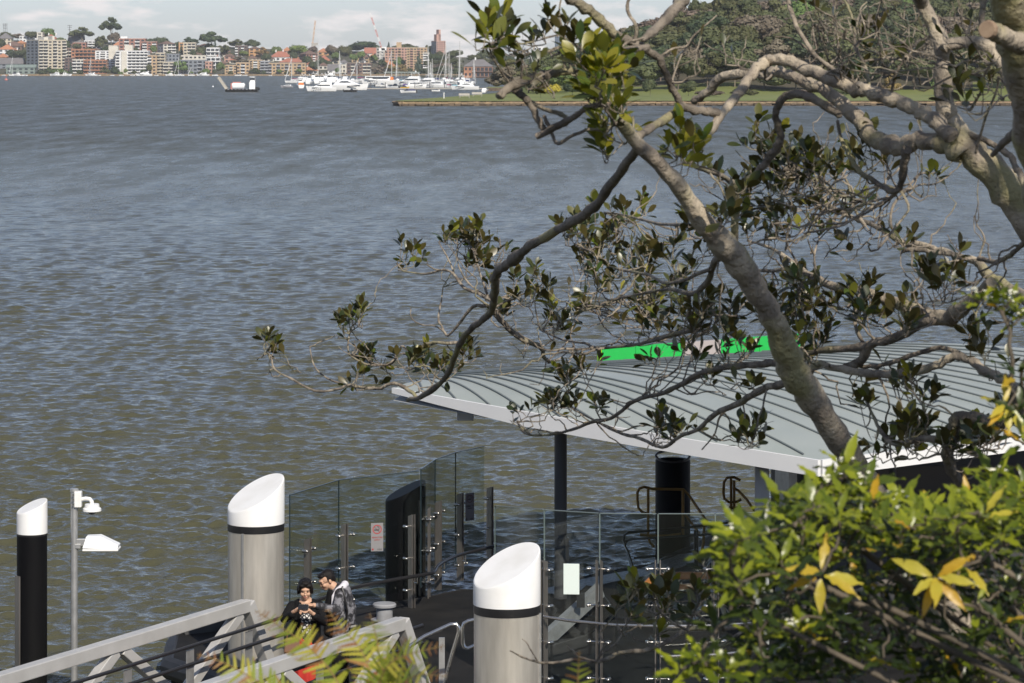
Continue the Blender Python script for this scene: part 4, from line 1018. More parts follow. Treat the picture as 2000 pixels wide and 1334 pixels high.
# far-shore boats
lst=[(33,147.4,17,'c'),(48,148,12,'c'),(26,147.2,18,'y',111),(108,148,22,'c'),(130,148.3,20,'c'),(178,148.6,24,'s'),(192,147.6,10,'r'),(219,147,9,'r'),(237,148,9,'c'),(259,148,10,'r'),(281,148.4,32,'s'),(331,147.8,16,'c'),(350,148.4,20,'y',112),(374,147.6,14,'y',132),(396,148.4,26,'s'),(420,148.4,12,'c'),(465,148.2,14,'r'),(478,148,10,'r'),(528,148.6,7,'r'),(178,147.2,10,'y',112),(644,147.2,18,'c'),(560,148,10,'r'),(305,147.5,9,'r'),(7,146.8,8,'c')]
wh_=['before the green shed','beside the green shed boat','with a tall mast at the left shed','below the cream tower','right of the tower moorings','below the lower orange terrace','near the yellow boatshed','under the grey green gum','left of the white slab foot','at the white slab shafts','under the white slab right half','before the short cream flats','with mast before the palm like tree','with short mast by the dark stepped flats','before the dark stepped flats','by the pinkish block','left of the barge wheelhouse','above the barge wheelhouse','before the long tan block','with mast above the lower orange terrace','behind the tallest mast of the cluster','at the middle of the long tan block','between slab and cream flats','at the far left edge']
for q,wd in zip(lst,wh_):
    px,py,wpx,k=q[:4]; Y=2800+(148.7-py)*14; L_=wpx*Y/F
    t=cruiser(L_,fly=L_>7) if k=='c' else sport(L_) if k=='s' else runabout(L_) if k=='r' else yacht(L_,ZY(q[4],Y))
    kind_=dict(c='white motor cruiser',s='long white motor yacht',r='small white runabout',y='white sailing yacht')[k]
    t.location=(PX(px,Y),Y,.05); t.rotation_euler=(0,0,rnd.choice([0.1,PI-.1,PI+.15]) if k!='r' else .2); tag(t,f'{kind_} moored on the far shore {wd}','boat',gs)
# buoys
Y=YW(157); mb=MB(); mb.rev((PX(12,Y),Y,-.3),[(.9,0),(1.1,.7),(.7,1.3),(.15,1.5),(.12,3.0),(.3,3.1),(.3,3.5),(.02,3.9)],12)
tag(mb.build('marker_buoy',M['crane_red']),'red marker buoy on the water at the extreme left','buoy')
Y=YW(170); mb=MB(); mb.ell((PX(416,Y),Y,.15),(.35,.35,.35),10,7); mb.cyl((PX(416,Y),Y,.4),(PX(416,Y),Y,.62),.06,n=6)
tag(mb.build('mooring_buoy',M['gel']),'small white mooring buoy left of the barge ramp','buoy')
# ------------------------------------------------------------------ piles
DECK=.5
def slant_cap(r,z0,zc,gx,gy,n=40,h=0.0):
    """cylinder r from z0 up to a slanting plane zc+gx*x+gy*y, with a rounded lip"""
    mb=MB(); vs=[]
    rings=[(r,None,0),(r,1,-.03),(r*.985,1,-.008),(r*.955,1,0.0)]
    for rr_,top,off in rings:
        for j in range(n):
            a=2*PI*j/n; x,y=rr_*math.cos(a),rr_*math.sin(a)
            vs.append((x,y,z0 if top is None else zc+gx*x+gy*y+off))
    k=len(rings); fs=[(i*n+j,i*n+(j+1)%n,(i+1)*n+(j+1)%n,(i+1)*n+j) for i in range(k-1) for j in range(n)]
    fs.append(tuple((k-1)*n+j for j in range(n))); fs.append(tuple(range(n-1,-1,-1)))
    mb.add(vs,fs); return mb
def pile(px,Y,d,zb,lo,hi,gy,label,steel=True,seam=None,band=.09):
    x=PX(px,Y); r=d/2
    t=empty('mooring_pile',(x,Y,0),0,label,'pile')
    gx=(hi-lo)/d; zc=zb+(lo+hi)/2
    slant_cap(r*1.012,zb,zc,gx,gy).build('cap',M['white'],t,smooth=18)
    mb=MB(); mb.rev((0,0,0),[(r*1.004,zb-band-.005),(r*1.006,zb-band),(r*1.006,zb),(r*.9,zb+.002)],48); mb.build('band',M['black_band'],t,smooth=50)
    mb=MB(); mb.rev((0,0,0),[(r*.99,-1.5),(r*.99,zb-band+.002)],48); mb.build('shaft',M['pile_steel'] if steel else M['pile_black'],t,smooth=50)
    if seam:
        mb=MB(); a=seam; c=Vector((math.cos(a),math.sin(a),0))
        mb.box(c*r*1.0+Vector((0,0,(zb-band)/2-.3)),(.035,.03,zb-band+.6),a)
        z=.2
        while z<zb-band-.05: mb.cyl(c*r*.99+Vector((0,0,z)),c*(r*1.05)+Vector((0,0,z)),.014,n=8); z+=.13
        mb.build('bolted_seam',M['galv'],t)
    return t
pile(500,38.9,.738,ZY(1021,38.9),.22,.58,.36,'tall steel mooring pile with white slanted cap left of the two people',seam=R(-112))
pile(990,32.7,.735,ZY(1179,32.7),.26,.60,.36,'nearest steel mooring pile with white slanted cap, in front of the glass screens',seam=R(-12))
t=pile(62.5,37.6,.385,ZY(1041,37.6),.27,.42,.22,'slim black sleeved mooring pile with white slanted cap at the left edge',steel=False,band=.02)
mb=MB(); a=R(-148); c=Vector((math.cos(a),math.sin(a),0)); mb.box(c*.195+Vector((0,0,.5)),(.02,.13,2.75),a); mb.build('grey_rubbing_strip',M['post_steel'],t,smooth=0)
def black_pile(px,Y,w,yt,label,flat=False):
    t=empty('black_pile',(PX(px,Y),Y,0),0,label,'pile'); r=w/2; zt=ZY(yt,Y)
    if flat:
        mb=MB(); mb.rev((0,0,0),[(r,-1.5),(r,zt-.02),(r*.98,zt),(r*.8,zt),(r*.78,zt-.03),(r*.78,zt-.5)],36); mb.build('shaft',M['pile_black'],t,smooth=40)
        mb=MB(); pts=[(r*.96*math.cos(q*PI/14),r*.96*math.sin(q*PI/14),zt+.05+.06*math.sin(q*PI/14)) for q in range(29)]; mb.tube(pts,.022,7); mb.build('top_ring',M['dark_rail'],t)
    else:
        slant_cap(r,-1.5,zt-.12,.18/w*1.6,.1).build('shaft',M['pile_black'],t,smooth=18)
        mb=MB(); mb.box((r*.72,-r*.72,zt-1.1),(.03,.06,1.7),R(-45)); mb.build('rubbing_strip',M['fender'],t,smooth=0)
    return t
black_pile(792,44.3,.60,941,'black pile with sloping top standing behind the straight glass screen')
black_pile(1314,48.4,.57,897,'black open topped pile beside the mustard gate rails',flat=True)

# ------------------------------------------------------------------ lamp post with camera and floodlight
Y=37.4; x=PX(145,Y); px=Y/F
t=empty('lamp_post',(x,Y,0),0,'pale grey post carrying a white dome camera and a white floodlight','lamp post')
def lz(y): return ZY(y,Y)
mb=MB(); mb.cyl((0,0,-1.5),(0,0,lz(958)),.046,n=20); mb.build('pole',M['galv'],t)
mb=MB(); mb.rev((0,0,lz(957)),[(.055,-.02),(.055,.012),(.045,.02)],20); mb.build('pole_cap',M['galv'],t)
mb=MB(); mb.box((.055,-.03,lz(974)),(.09,.11,.20)); arm=mb.build('camera_bracket',M['white'],t,smooth=0,bevel=.01)
for k in(-.06,0,.06):
    mb=MB(); mb.cyl((-.0,-.088,lz(974)+k),(-.0,-.10,lz(974)+k),.012,n=8); mb.build('bolt',M['stainless'],arm)
mb=MB(); mb.tube([(.08,-.03,lz(975)),(.15,-.03,lz(973)),(.20,-.03,lz(974)),(.225,-.03,lz(979)),(.228,-.03,lz(988))],[.026]*5,12); mb.build('camera_arm',M['white'],t)
mb=MB(); mb.rev((.228,-.03,lz(990)),[(.05,.045),(.09,.04),(.095,.0),(.115,-.015),(.118,-.045),(.10,-.055)],28); cm=mb.build('dome_camera',M['white'],t,smooth=30)
mb=MB(); mb.ell((.228,-.03,lz(999)),(.045,.045,.035),16,8); mb.build('lens',M['ink'],cm)
mb=MB(); mb.box((.09,0,lz(1059)),(.16,.06,.09)); mb.box((.05,0,lz(1066)),(.07,.1,.06)); mb.build('lamp_bracket',M['galv'],t,smooth=0,bevel=.006)
zt,zb=lz(1046),lz(1073)
mb=MB(); vs=[(.12,-.13,lz(1069)),(.44,-.16,lz(1073)),(.56,-.13,lz(1069)),(.56,.13,lz(1069)),(.12,.13,lz(1069)),
            (.17,-.06,lz(1047)),(.34,-.07,zt),(.34,.07,zt),(.17,.06,lz(1047)),(.55,-.09,lz(1063)),(.55,.09,lz(1063))]
vs=[(.12,-.14,lz(1068)),(.56,-.14,lz(1070)),(.56,.14,lz(1070)),(.12,.14,lz(1068)),(.16,-.08,lz(1046)),(.33,-.09,lz(1045)),(.33,.09,lz(1045)),(.16,.08,lz(1046)),(.57,-.10,lz(1063)),(.57,.10,lz(1063))]
mb.add(vs,[(3,2,1,0),(4,5,6,7),(0,1,8,5,4),(7,6,9,2,3),(5,8,9,6),(8,1,2,9),(0,4,7,3)])
mb.box((.345,0,lz(1071.5)),(.45,.285,.025))
mb.build('floodlight',M['white'],t,smooth=0,bevel=.008)

# ------------------------------------------------------------------ pontoon
def YD(py): return F*(EYE-DECK)/(py-HY)
def D(px,py): y=YD(py); return (PX(px,y),y)
edge=[D(345,1240),D(450,1212),D(560,1198),D(690,1188),D(830,1167),D(900,1152),D(1056,1152),D(1168,1119),D(1277,1101),D(1426,1026),(6.5,52.5),(14,53),(14,33),(2.2,32.2),(.9,33.4),(-.3,34.3),(-.9,35.9),(-3.55,37.9),(-4.5,39.2)]
edge=[(float(a),float(b)) for a,b in edge]
t=empty('pontoon',(0,0,0),0,'dark floating ferry pontoon deck with black rubber rim under the curved canopy','pontoon')
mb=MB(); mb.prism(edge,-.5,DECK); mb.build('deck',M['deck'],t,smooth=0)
mb=MB()
rim=[Vector((a,b,DECK-.14)) for a,b in edge]
mb.tube(rim+[rim[0]],.15,10); mb.build('rubber_rim',M['fender'],t)
# checker strips
mb=MB(); e=[Vector((*D(p,q),0)) for p,q in((1070,1160),(1168,1135),(1277,1115),(1400,1070))]
for a,b in zip(e[:-1],e[1:]): mb.bar((a.x,a.y,DECK+.008),(b.x,b.y,DECK+.008),.5,.012)
mb.build('checker_strip',M['checker'],t,smooth=0)
mb=MB(); mb.prism([(-2.6,33.6),(-.3,33.5),(-.35,34.25),(-.9,35.85),(-1.2,36.2)],DECK-.05,DECK+.015); mb.build('landing_plate',M['checker'],t,smooth=0)
# big rubber fender nose by the left corner
mb=MB(); a=Vector((*D(352,1238),DECK-.05)); b=Vector((*D(470,1214),DECK+.03)); mb.tube([a,a*.7+b*.3,b],[.12,.24,.26],12); mb.build('corner_fender',M['fender'],t)
# mooring bollard
bx,by=-1.80,41.9
t=empty('bollard',(bx,by,DECK),0,'shade-greyed white mushroom bollard on the dark pontoon edge','bollard')
mb=MB(); mb.rev((0,0,0),[(.115,0),(.115,.19)],28); mb.build('post',M['bollard_shade'],t)
mb=MB(); mb.rev((0,0,0),[(.12,.185),(.165,.19),(.168,.22),(.155,.235),(.03,.245)],28); mb.build('head',M['bollard_shade'],t,smooth=40)
mb=MB(); mb.rev((0,0,0),[(.19,0),(.19,.012)],28); mb.build('base_plate',M['galv'],t)

# ------------------------------------------------------------------ gangway
G=Vector((-.494,-.869,-.016)); UP=Vector((0,0,1))
EL=Vector((-3.36,37.5,1.50)); ER=Vector((-1.36,36.3,1.50))
t=empty('gangway',(0,0,0),0,'aluminium truss gangway with sloping end posts where two people stand','gangway')
Ltot=15.5; ch=.155
for E,nm in((EL,'truss'),(ER,'truss')):
    top=MB(); top.bar(E,E+G*Ltot,ch,ch); 
    q=top.build('top_chord',M['alu'],t,smooth=0,bevel=.012)
    lowz=Vector((0,0,-(1.50-.58)))
    mb=MB(); mb.bar(E+lowz-G*.45,E+lowz+G*Ltot,ch,ch); mb.build('bottom_chord',M['alu'],t,smooth=0,bevel=.012)
    mb=MB(); mb.bar(E-G*.02+Vector((0,0,.03)),E+lowz-G*.55,ch*.98,ch*.98); mb.build('end_post',M['alu'],t,smooth=0,bevel=.012)
    k=0; s0=.15; step=1.28
    while s0+step*2<Ltot:
        mb=MB(); mb.bar(E+G*s0-UP*.07,E+lowz+G*(s0+step*.92)+UP*.07,ch*.8,ch*.86); mb.build('diagonal',M['alu'],t,smooth=0,bevel=.01)
        mb=MB(); mb.bar(E+lowz+G*(s0+step*1.05)+UP*.07,E+G*(s0+step*2-.12)-UP*.07,ch*.8,ch*.8); mb.build('diagonal',M['alu'],t,smooth=0,bevel=.01)
        s0+=step*2
side=(ER-EL); side.z=0; side.normalize()
mb=MB()
c0=EL+side*.1;c1=ER-side*.1
dz=DECK-1.5
vs=[c0+UP*(dz-.05)-G*.5,c1+UP*(dz-.05)-G*.5,c1+G*Ltot+UP*(dz-.05),c0+G*Ltot+UP*(dz-.05)]
vs+=[v+UP*.05 for v in vs]
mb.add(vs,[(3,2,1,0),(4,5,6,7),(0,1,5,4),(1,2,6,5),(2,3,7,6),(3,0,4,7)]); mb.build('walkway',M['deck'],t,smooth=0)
for E,sg in((EL,1),(ER,-1)):
    o=E+side*sg*.24
    for z in(1.29,1.07):
        q=o+UP*(z-1.5)
        mb=MB(); mb.tube([q-G*.9,q+G*Ltot],.024,10); mb.build('handrail',M['dark_rail'],t)
    s0=.2
    while s0<Ltot:
        mb=MB(); q=o+G*s0+side*(-sg)*.03; mb.box(q+UP*(-.66),(.014,.075,.80),math.atan2(side.y,side.x)); mb.box(q+UP*(-.66)+G*.07,(.014,.075,.80),math.atan2(side.y,side.x)); mb.build('rail_post',M['galv'],t,smooth=0); s0+=1.25
# extension of the handrail onto the pontoon
t=empty('landing_handrail',(0,0,0),0,'bent stainless handrail hoop at the foot of the gangway left of the nearest pile','handrail')
yb=35.6
mb=MB(); pts=[P(800,1262,yb),P(830,1243,yb),P(880,1220,yb),P(891,1219,yb),P(896,1226,yb),P(896,1236,yb),P(884,1275,yb),P(868,1335,yb),P(858,1380,yb)]
mb.tube(pts,.026,12); mb.build('rail_tube',M['stainless'],t)
mb=MB(); q=P(863,1250,yb); mb.box((q.x,q.y,q.z-.28),(.07,.03,.62)); mb.build('rail_post',M['galv'],t,smooth=0)
t=empty('pile_handrail',(0,0,0),0,'short U shaped stainless rail just touching the nearest pile on its left','handrail')
yb=34.6
mb=MB(); pts=[P(940,1208,yb),P(915,1213,yb),P(906,1218,yb),P(904,1226,yb),P(904,1256,yb),P(907,1264,yb),P(914,1267,yb),P(935,1258,yb)]
mb.tube(pts,.024,12); mb.build('rail_tube',M['stainless'],t)

# ------------------------------------------------------------------ glass screens
def pane(t,a,b,z0,za,zb,mt,th=.014,em='edge'):
    """upright glass pane from plan point a to b; top edge goes from za to zb"""
    a=Vector((a[0],a[1],0));b=Vector((b[0],b[1],0)); n=(b-a).normalized(); k=Vector((-n.y,n.x,0))*th/2
    vs=[a-k+UP*z0,b-k+UP*z0,b+k+UP*z0,a+k+UP*z0,a-k+UP*za,b-k+UP*zb,b+k+UP*zb,a+k+UP*za]
    mb=MB(); mb.add(vs,[(3,2,1,0),(4,5,6,7),(0,1,5,4),(1,2,6,5),(2,3,7,6),(3,0,4,7)])
    o=mb.build('pane',mt,t,smooth=0)
    # green polished edge
    mb=MB(); mb.bar(a+UP*(za+.004),b+UP*(zb+.004),th*1.3,.009); mb.bar(a+UP*z0-n*.003,a+UP*za-n*.003,th*1.2,.006); mb.build('pane_edge',M[em],o,smooth=0)
    return o
M['edge_pale']=mat('glass_edge_pale',(.13,.16,.155),.25)
M['edge']=mat('glass_edge',(.014,.026,.032),.25)
def post(t,x,y,ztop,ang,w=.07,gap=.04,z0=DECK,mt='post_steel'):
    """pair of upright flat bars"""
    c,s_=math.cos(ang),math.sin(ang)
    mb=MB()
    for sg in(-1,1):
        px_,py_=x-s_*sg*gap/2*0+c*sg*gap/2,y+s_*sg*gap/2
        M3=Matrix.Rotation(ang,3,'Z')
        h=ztop-z0
        vs=[M3@Vector((xx,yy,zz)) for xx,yy,zz in((-.007,-w/2,0),(.007,-w/2,0),(.007,w/2,0),(-.007,w/2,0),(-.007,-w/2,h),(.007,-w/2,h),(.007,w/2,h-.03),(-.007,w/2,h-.03))]
        vs=[Vector((px_,py_,z0))+v for v in vs]
        mb.add(vs,[(3,2,1,0),(4,5,6,7),(0,1,5,4),(1,2,6,5),(2,3,7,6),(3,0,4,7)])
    return mb.build('post',M[mt],t,smooth=0)
def spider(t,x,y,z,ang,L_=.13,both=True):
    """glass clamp arms with round buttons"""
    c=Vector((math.cos(ang),math.sin(ang),0)); o=Vector((x,y,z)); nrm=Vector((c.y,-c.x,0))
    mb=MB()
    for sg in((-1,1) if both else (-1,)):
        e=o+c*L_*sg
        mb.cyl(o,e,.009,.011,n=8); mb.cyl(e-nrm*.02,e+nrm*.045,.023,n=12); mb.ell(e+nrm*.045,(.022,.022,.022),10,6)
    mb.cyl(o-nrm*.04,o+nrm*.04,.016,n=10)
    return mb.build('clamp',M['stainless'],t)
ZT=2.44
tl=empty('glass_screen',(0,0,0),0,'straight tinted glass wind screen behind the two people, its top rising to the right','glass screen')
tcv=empty('glass_screen',(0,0,0),0,'folded tinted glass wind screen continuing the straight one towards the canopy column','glass screen')
def TP(px,py): y=F*(EYE-ZT)/(py-HY); return (PX(px,y),y)
a0,a1,a2=TP(566,967),TP(662,938),TP(818,920)
b0,b1,b2,b3=TP(822,917),TP(850,898),TP(890,884),TP(945,872)
pane(tl,a0,a1,DECK+.22,ZT,ZT,M['glass_t']); pane(tl,a1,a2,DECK+.22,ZT,ZT,M['glass_t'])
pane(tcv,b0,b1,DECK+.22,ZT,ZT,M['glass_t']); pane(tcv,b1,b2,DECK+.22,ZT,ZT,M['glass_t']); pane(tcv,b2,b3,DECK+.22,ZT,ZT,M['glass_t'])
for tt,px,py,dY,n_,bth in((tl,601,1050,-.12,3,True),(tl,673,1022,-.12,3,True),(tl,804,1004,-.14,4,False),(tcv,838,990,-.2,3,True),(tcv,856,978,-.12,3,True),(tcv,899,962,-.12,4,True),(tcv,957,950,-.1,3,False)):
    # find wall depth at that pixel column
    pts=[a0,a1,a2,b1,b2,b3,(b3[0]+.2,b3[1]+.3)]
    Y=None
    for (x0,y0),(x1,y1) in zip(pts[:-1],pts[1:]):
        p0=CX+x0/y0*F; p1=CX+x1/y1*F
        if p0<=px<=p1: Y=y0+(y1-y0)*(px-p0)/(p1-p0); ang=math.atan2(y1-y0,x1-x0)
    if Y is None: Y=b3[1]; ang=R(40)
    x=PX(px,Y+dY); zt=ZY(py,Y+dY); bs=px==838
    post(tt,x,Y+dY,zt,ang+R(0),.09 if not bs else .02,.05 if not bs else .12,mt='post_steel')
    for k in range(n_): spider(tt,x,Y+dY+.02,zt-.17-k*.46,ang,both=bth)
# curved dark handrail on the screens
th=empty('curved_handrail',(0,0,0),0,'dark curved handrail with a kink running along the glass screens','handrail')
hr=[(560,1196,39.6),(620,1172,40.3),(690,1148,41.2),(770,1132,41.9),(830,1122,42.3),(846,1119,42.5),(849,1115,42.7),(854,1106,42.9),(866,1097,43.3),(890,1086,43.9),(920,1078,44.4),(968,1066,45.0)]
mb=MB(); mb.tube([P(*q) for q in hr],.026,10); mb.build('rail_tube',M['dark_rail'],th)
for px_,py_,y_ in((815,1125,42.2),(868,1097,43.3),(909,1083,44.2)):
    mb=MB(); q=P(px_,py_,y_); mb.tube([q,q-UP*.1,q-UP*.11+Vector((-.04,.08,0))],.01,6); mb.build('bracket',M['stainless'],th)

# front screen
tf=empty('glass_screen',(0,0,0),0,'clear glass screen of five panes on twin posts right of the nearest pile','glass screen')
fp=[(966,37.9),(1062,37.0),(1170,36.6),(1284,36.5),(1396,36.6),(1520,37.0)]
tops=[988,996,1003,1004,1004,1000]
fx=[(PX(p,y),y) for p,y in fp]
for k in range(5):
    za=ZY(tops[k],fp[k][1]); zb=ZY(tops[k+1],fp[k+1][1]) 
    a=Vector((*fx[k],0)); b=Vector((*fx[k+1],0)); n=(b-a).normalized()*.012
    pane(tf,a+n,b-n,DECK+.12,za,zb,M['glass'],em='edge_pale')
for k in range(1,5):
    (x0,y0),(x1,y1)=fx[k-1],fx[k+1]; ang=math.atan2(y1-y0,x1-x0)
    x,y=fx[k]; zt=ZY(1092,y-.06)
    post(tf,x,y-.08,zt,ang,.07,.06)
    for q in range(4): spider(tf,x,y-.05,zt-.12-q*.45,ang,.13)
mb=MB()
mb.tube([P(p,q,y) for p,q,y in((1062,1204,36.8),(1110,1212,36.6),(1200,1221,36.35),(1300,1224,36.25),(1400,1222,36.3),(1480,1217,36.45),(1570,1208,36.8),(1700,1196,37.4))],.02,10); mb.build('handrail',M['stainless'],tf)
mb=MB(); mb.tube([P(p,q,y) for p,q,y in((1290,1283,36.2),(1400,1279,36.25),(1460,1273,36.4),(1570,1262,36.8),(1700,1250,37.4))],.02,10); mb.build('handrail',M['stainless'],tf)
# notice on the glass
q=P(1116,1131,36.55)
t=empty('notice',tuple(q),R(-4),'plain pale green white notice panel fixed on the front glass','sign')
mb=MB(); mb.box((0,0,0),(.196,.006,.378)); mb.build('panel',M['notice'],t,smooth=0,bevel=.012)
mb=MB(); mb.box((0,.008,0),(.18,.01,.36)); mb.build('backing',M['sign_white_shade'],t,smooth=0)

# ------------------------------------------------------------------ signs with writing
def text_obj(txt,size,loc,rot,m,parent,name='lettering',shear=0,ex=.0015):
    cu=bpy.data.curves.new(name,'FONT'); cu.body=txt; cu.size=size; cu.align_x='CENTER'; cu.align_y='CENTER'; cu.extrude=ex; cu.shear=shear; cu.space_character=1.1
    tmp=bpy.data.objects.new('tmp',cu); col.objects.link(tmp)
    dg=bpy.context.evaluated_depsgraph_get(); me=bpy.data.meshes.new_from_object(tmp.evaluated_get(dg)); 
    bpy.data.objects.remove(tmp); bpy.data.curves.remove(cu)
    me.materials.clear(); me.materials.append(m)
    o=link(name,me,parent); o.location=loc; o.rotation_euler=rot; return o
def no_smoking(px,py,Y,rz,w,h,lab,bm,lit=True):
    q=P(px,py,Y); t=empty('no_smoking_sign',tuple(q),rz,lab,'sign')
    mb=MB(); mb.box((0,0,0),(w,.006,h)); mb.build('plate',M[bm],t,smooth=0)
    r=w*.37; cz=h*.5-r-.025
    red=M['red'] if lit else M['red_dark']; ink=M['ink']
    mb=MB(); n=36; vs=[];fs=[]
    for k in range(n):
        a=2*PI*k/n
        for rr_ in(r,r*.82): vs.append((rr_*math.cos(a),-.006,cz+rr_*math.sin(a)))
    for k in range(n): k2=(k+1)%n; fs.append((2*k,2*k2,2*k2+1,2*k+1))
    mb.add(vs,fs); d=r*.66
    mb.bar((-d,-.0065,cz+d),(d,-.0065,cz-d),.002,r*.18,up=(0,1,0)); mb.build('red_symbol',red,t,smooth=0)
    mb=MB(); mb.box((-.12*r,-.0058,cz-.12*r),(1.1*r,.002,.2*r)); 
    mb.tube([(.45*r,-.006,cz+.02*r),(.5*r,-.006,cz+.3*r),(.2*r,-.006,cz+.35*r),(.3*r,-.006,cz+.6*r),(.0,-.006,cz+.62*r)],.05*r,5); mb.build('cigarette',ink,t,smooth=0)
    tc_=red if lit else ink
    text_obj('PENALTIES',w*.165,(0,-.006,cz-r-.05),(R(90),0,0),tc_,t); text_obj('APPLY',w*.165,(0,-.006,cz-r-.085),(R(90),0,0),tc_,t)
    mb=MB()
    for a in(0,60,120): mb.box((-w*.36,-.0055,-h*.5+.028),(.026,.002,.010),0,rot=Matrix.Rotation(R(a),3,'Y'))
    mb.build('emblem',red if lit else ink,t,smooth=0)
    text_obj('rms',w*.23,(w*.18,-.006,-h*.5+.028),(R(90),0,0),ink,t,shear=.25)
    return t
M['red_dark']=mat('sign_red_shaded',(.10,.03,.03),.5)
no_smoking(736.5,1049,42.15,R(12),.175,.40,'white no smoking sign with a red ring on the straight glass screen','sign_white_shade')
no_smoking(917.5,990,44.9,R(38),.165,.42,'dark shaded no smoking sign on the folded glass screen','sign_dark',False)

# ------------------------------------------------------------------ canopy
t=empty('canopy',(0,0,0),0,'curved pale grey standing seam canopy over the ferry pontoon','canopy')
ZF=3.30
A=Vector((PX(768,44.6),44.6,ZY(761,44.6))); Bc=Vector((PX(1600,38.9),38.9,ZY(903,38.9))); Cc=Vector((11.8,44.4,ZF))
OUT=Vector((Bc.y-A.y,A.x-Bc.x,0)).normalized()
def front(w):
    if w<=1: return A.lerp(Bc,w)+OUT*(4*w*(1-w)*.10)
    return Bc.lerp(Cc,w-1)
# back edge, by width parameter
bk=[(0.0,806,747,45.0),(.10,815,743,45.2),(.25,835,739,45.5),(.55,892,730,45.6),(1.0,1000,721,45.9),(1.35,1230,706,46.6),(1.7,1500,690,47.9),(2.0,1760,669,49.1)]
def back(w):
    f=lambda k: float(np.interp(w,[b[0] for b in bk],[b[k] for b in bk]))
    return P(f(1),f(2),f(3))
def surf(w,v):
    f=front(w); b=back(w)
    p=f.lerp(b,v); rise=b.z-f.z; g_=(b.z-EYE)/b.y*(b.y-f.y)*1.06; p.z=f.z+(2*rise-g_)*v+(g_-rise)*v*v
    return p
VM=lambda w: .06+.10*min(1,w)+.45*max(0,min(1,(w-1)/.8))
nw,nv=90,26; V=[];Fc=[]
ws=np.linspace(0,2,nw); vs_=np.linspace(0,1.7,nv)
for w_ in ws:
    for v in vs_: V.append(tuple(surf(w_,min(v,1)+max(0,v-1)/.7*VM(w_))))
idx=np.arange(nw*nv).reshape(nw,nv)
Fc=np.stack([idx[:-1,:-1],idx[1:,:-1],idx[1:,1:],idx[:-1,1:]],-1).reshape(-1,4)
o=link('roof',np_mesh('roof',V,Fc,M['roof'],smooth=True),t)
V2=[(x,y,z-.16) for x,y,z in V]; o2=link('soffit',np_mesh('soffit',V2,Fc[:,::-1],M['soffit'],smooth=True),t)
L_AB=(Bc-A).length; step=.74
w_=.085
k=0
while w_<1.97:
    pts=[surf(w_,v)+UP*.012 for v in np.linspace(.035,1+VM(w_),18)]
    mb=MB(); mb.tube(pts,.0145,5); mb.build('seam',M['rib'],t); 
    w_+= step/(L_AB if w_<1 else (Cc-Bc).length)*(1 if w_<1 else .62)
# fascia along both front edges: tapers to a thin tip
mb=MB(); vs=[];fs=[]
dirAB=(Bc-A).normalized(); nAB=Vector((dirAB.y,-dirAB.x,0))
if nAB.y>0: nAB=-nAB
for w_ in np.linspace(0,1,24):
    p=front(w_); h=.08+.135*min(1,w_/.35); sag=0.0
    vs+= [p+UP*(.03+sag*.4)+nAB*.03,p+UP*(.03+sag*.4)-nAB*.03,p-UP*(h-.03)-nAB*.03,p-UP*(h-.03)+nAB*.03]
for i in range(23):
    for j in range(4): fs.append((i*4+j,i*4+(j+1)%4,i*4+4+(j+1)%4,i*4+4+j))
fs+=[(3,2,1,0),(92,93,94,95)]
mb.add(vs,fs); mb.build('fascia',M['fascia'],t,smooth=0)
mb=MB(); mb.bar(A+UP*.035+(Bc-A)*.06-nAB*.14,A+UP*.035+(Bc-A)*.62-nAB*.14,.09,.03); mb.build('gutter',M['rib'],t,smooth=0)
mb=MB(); mb.bar(Bc+UP*(-.08)+Vector((.03,.03,0)),Cc-UP*.08,.06,.22); mb.build('side_fascia',M['fascia'],t,smooth=0)
# columns
def ccol(px,Y,w,mt,ztop,sq=False):
    x=PX(px,Y); mb=MB()
    if sq: mb.box((x,Y,(ztop+DECK)/2),(w,w,ztop-DECK))
    else: mb.cyl((x,Y,DECK),(x,Y,ztop),w/2,n=24)
    mb.build('column',M[mt],t,smooth=40)
ccol(1095,43.6,.185,'col_grey',3.2); ccol(1488,40.2,.18,'col_pale',3.2,True); ccol(1740,43.5,.20,'col_grey',3.3); ccol(1930,46,.2,'col_grey',3.3)
mb=MB(); q=P(909,811,44.6); mb.box((q.x,q.y,q.z),(.25,.22,.14)); mb.box((q.x,q.y,q.z+.12),(.1,.1,.12)); mb.build('lamp_box',M['white'],t,smooth=0,bevel=.01)
# dark ticket room / lift enclosure under the canopy, mostly hidden by foliage
t=empty('waiting_room',(6.2,44.6,DECK),R(12),'dark waiting room wall with glazed strip under the canopy behind the shrub','shelter')
mb=MB(); mb.box((0,0,1.15),(4.2,2.0,2.3)); mb.build('wall',M['col_grey'],t,smooth=0)
mb=MB(); mb.box((0,-1.01,1.5),(3.6,.03,.9)); mb.build('window',M['win'],t,smooth=0)
mb=MB(); mb.box((-2.3,-.4,1.2),(.12,.7,2.4)); mb.build('door_frame',M['galv'],t,smooth=0)
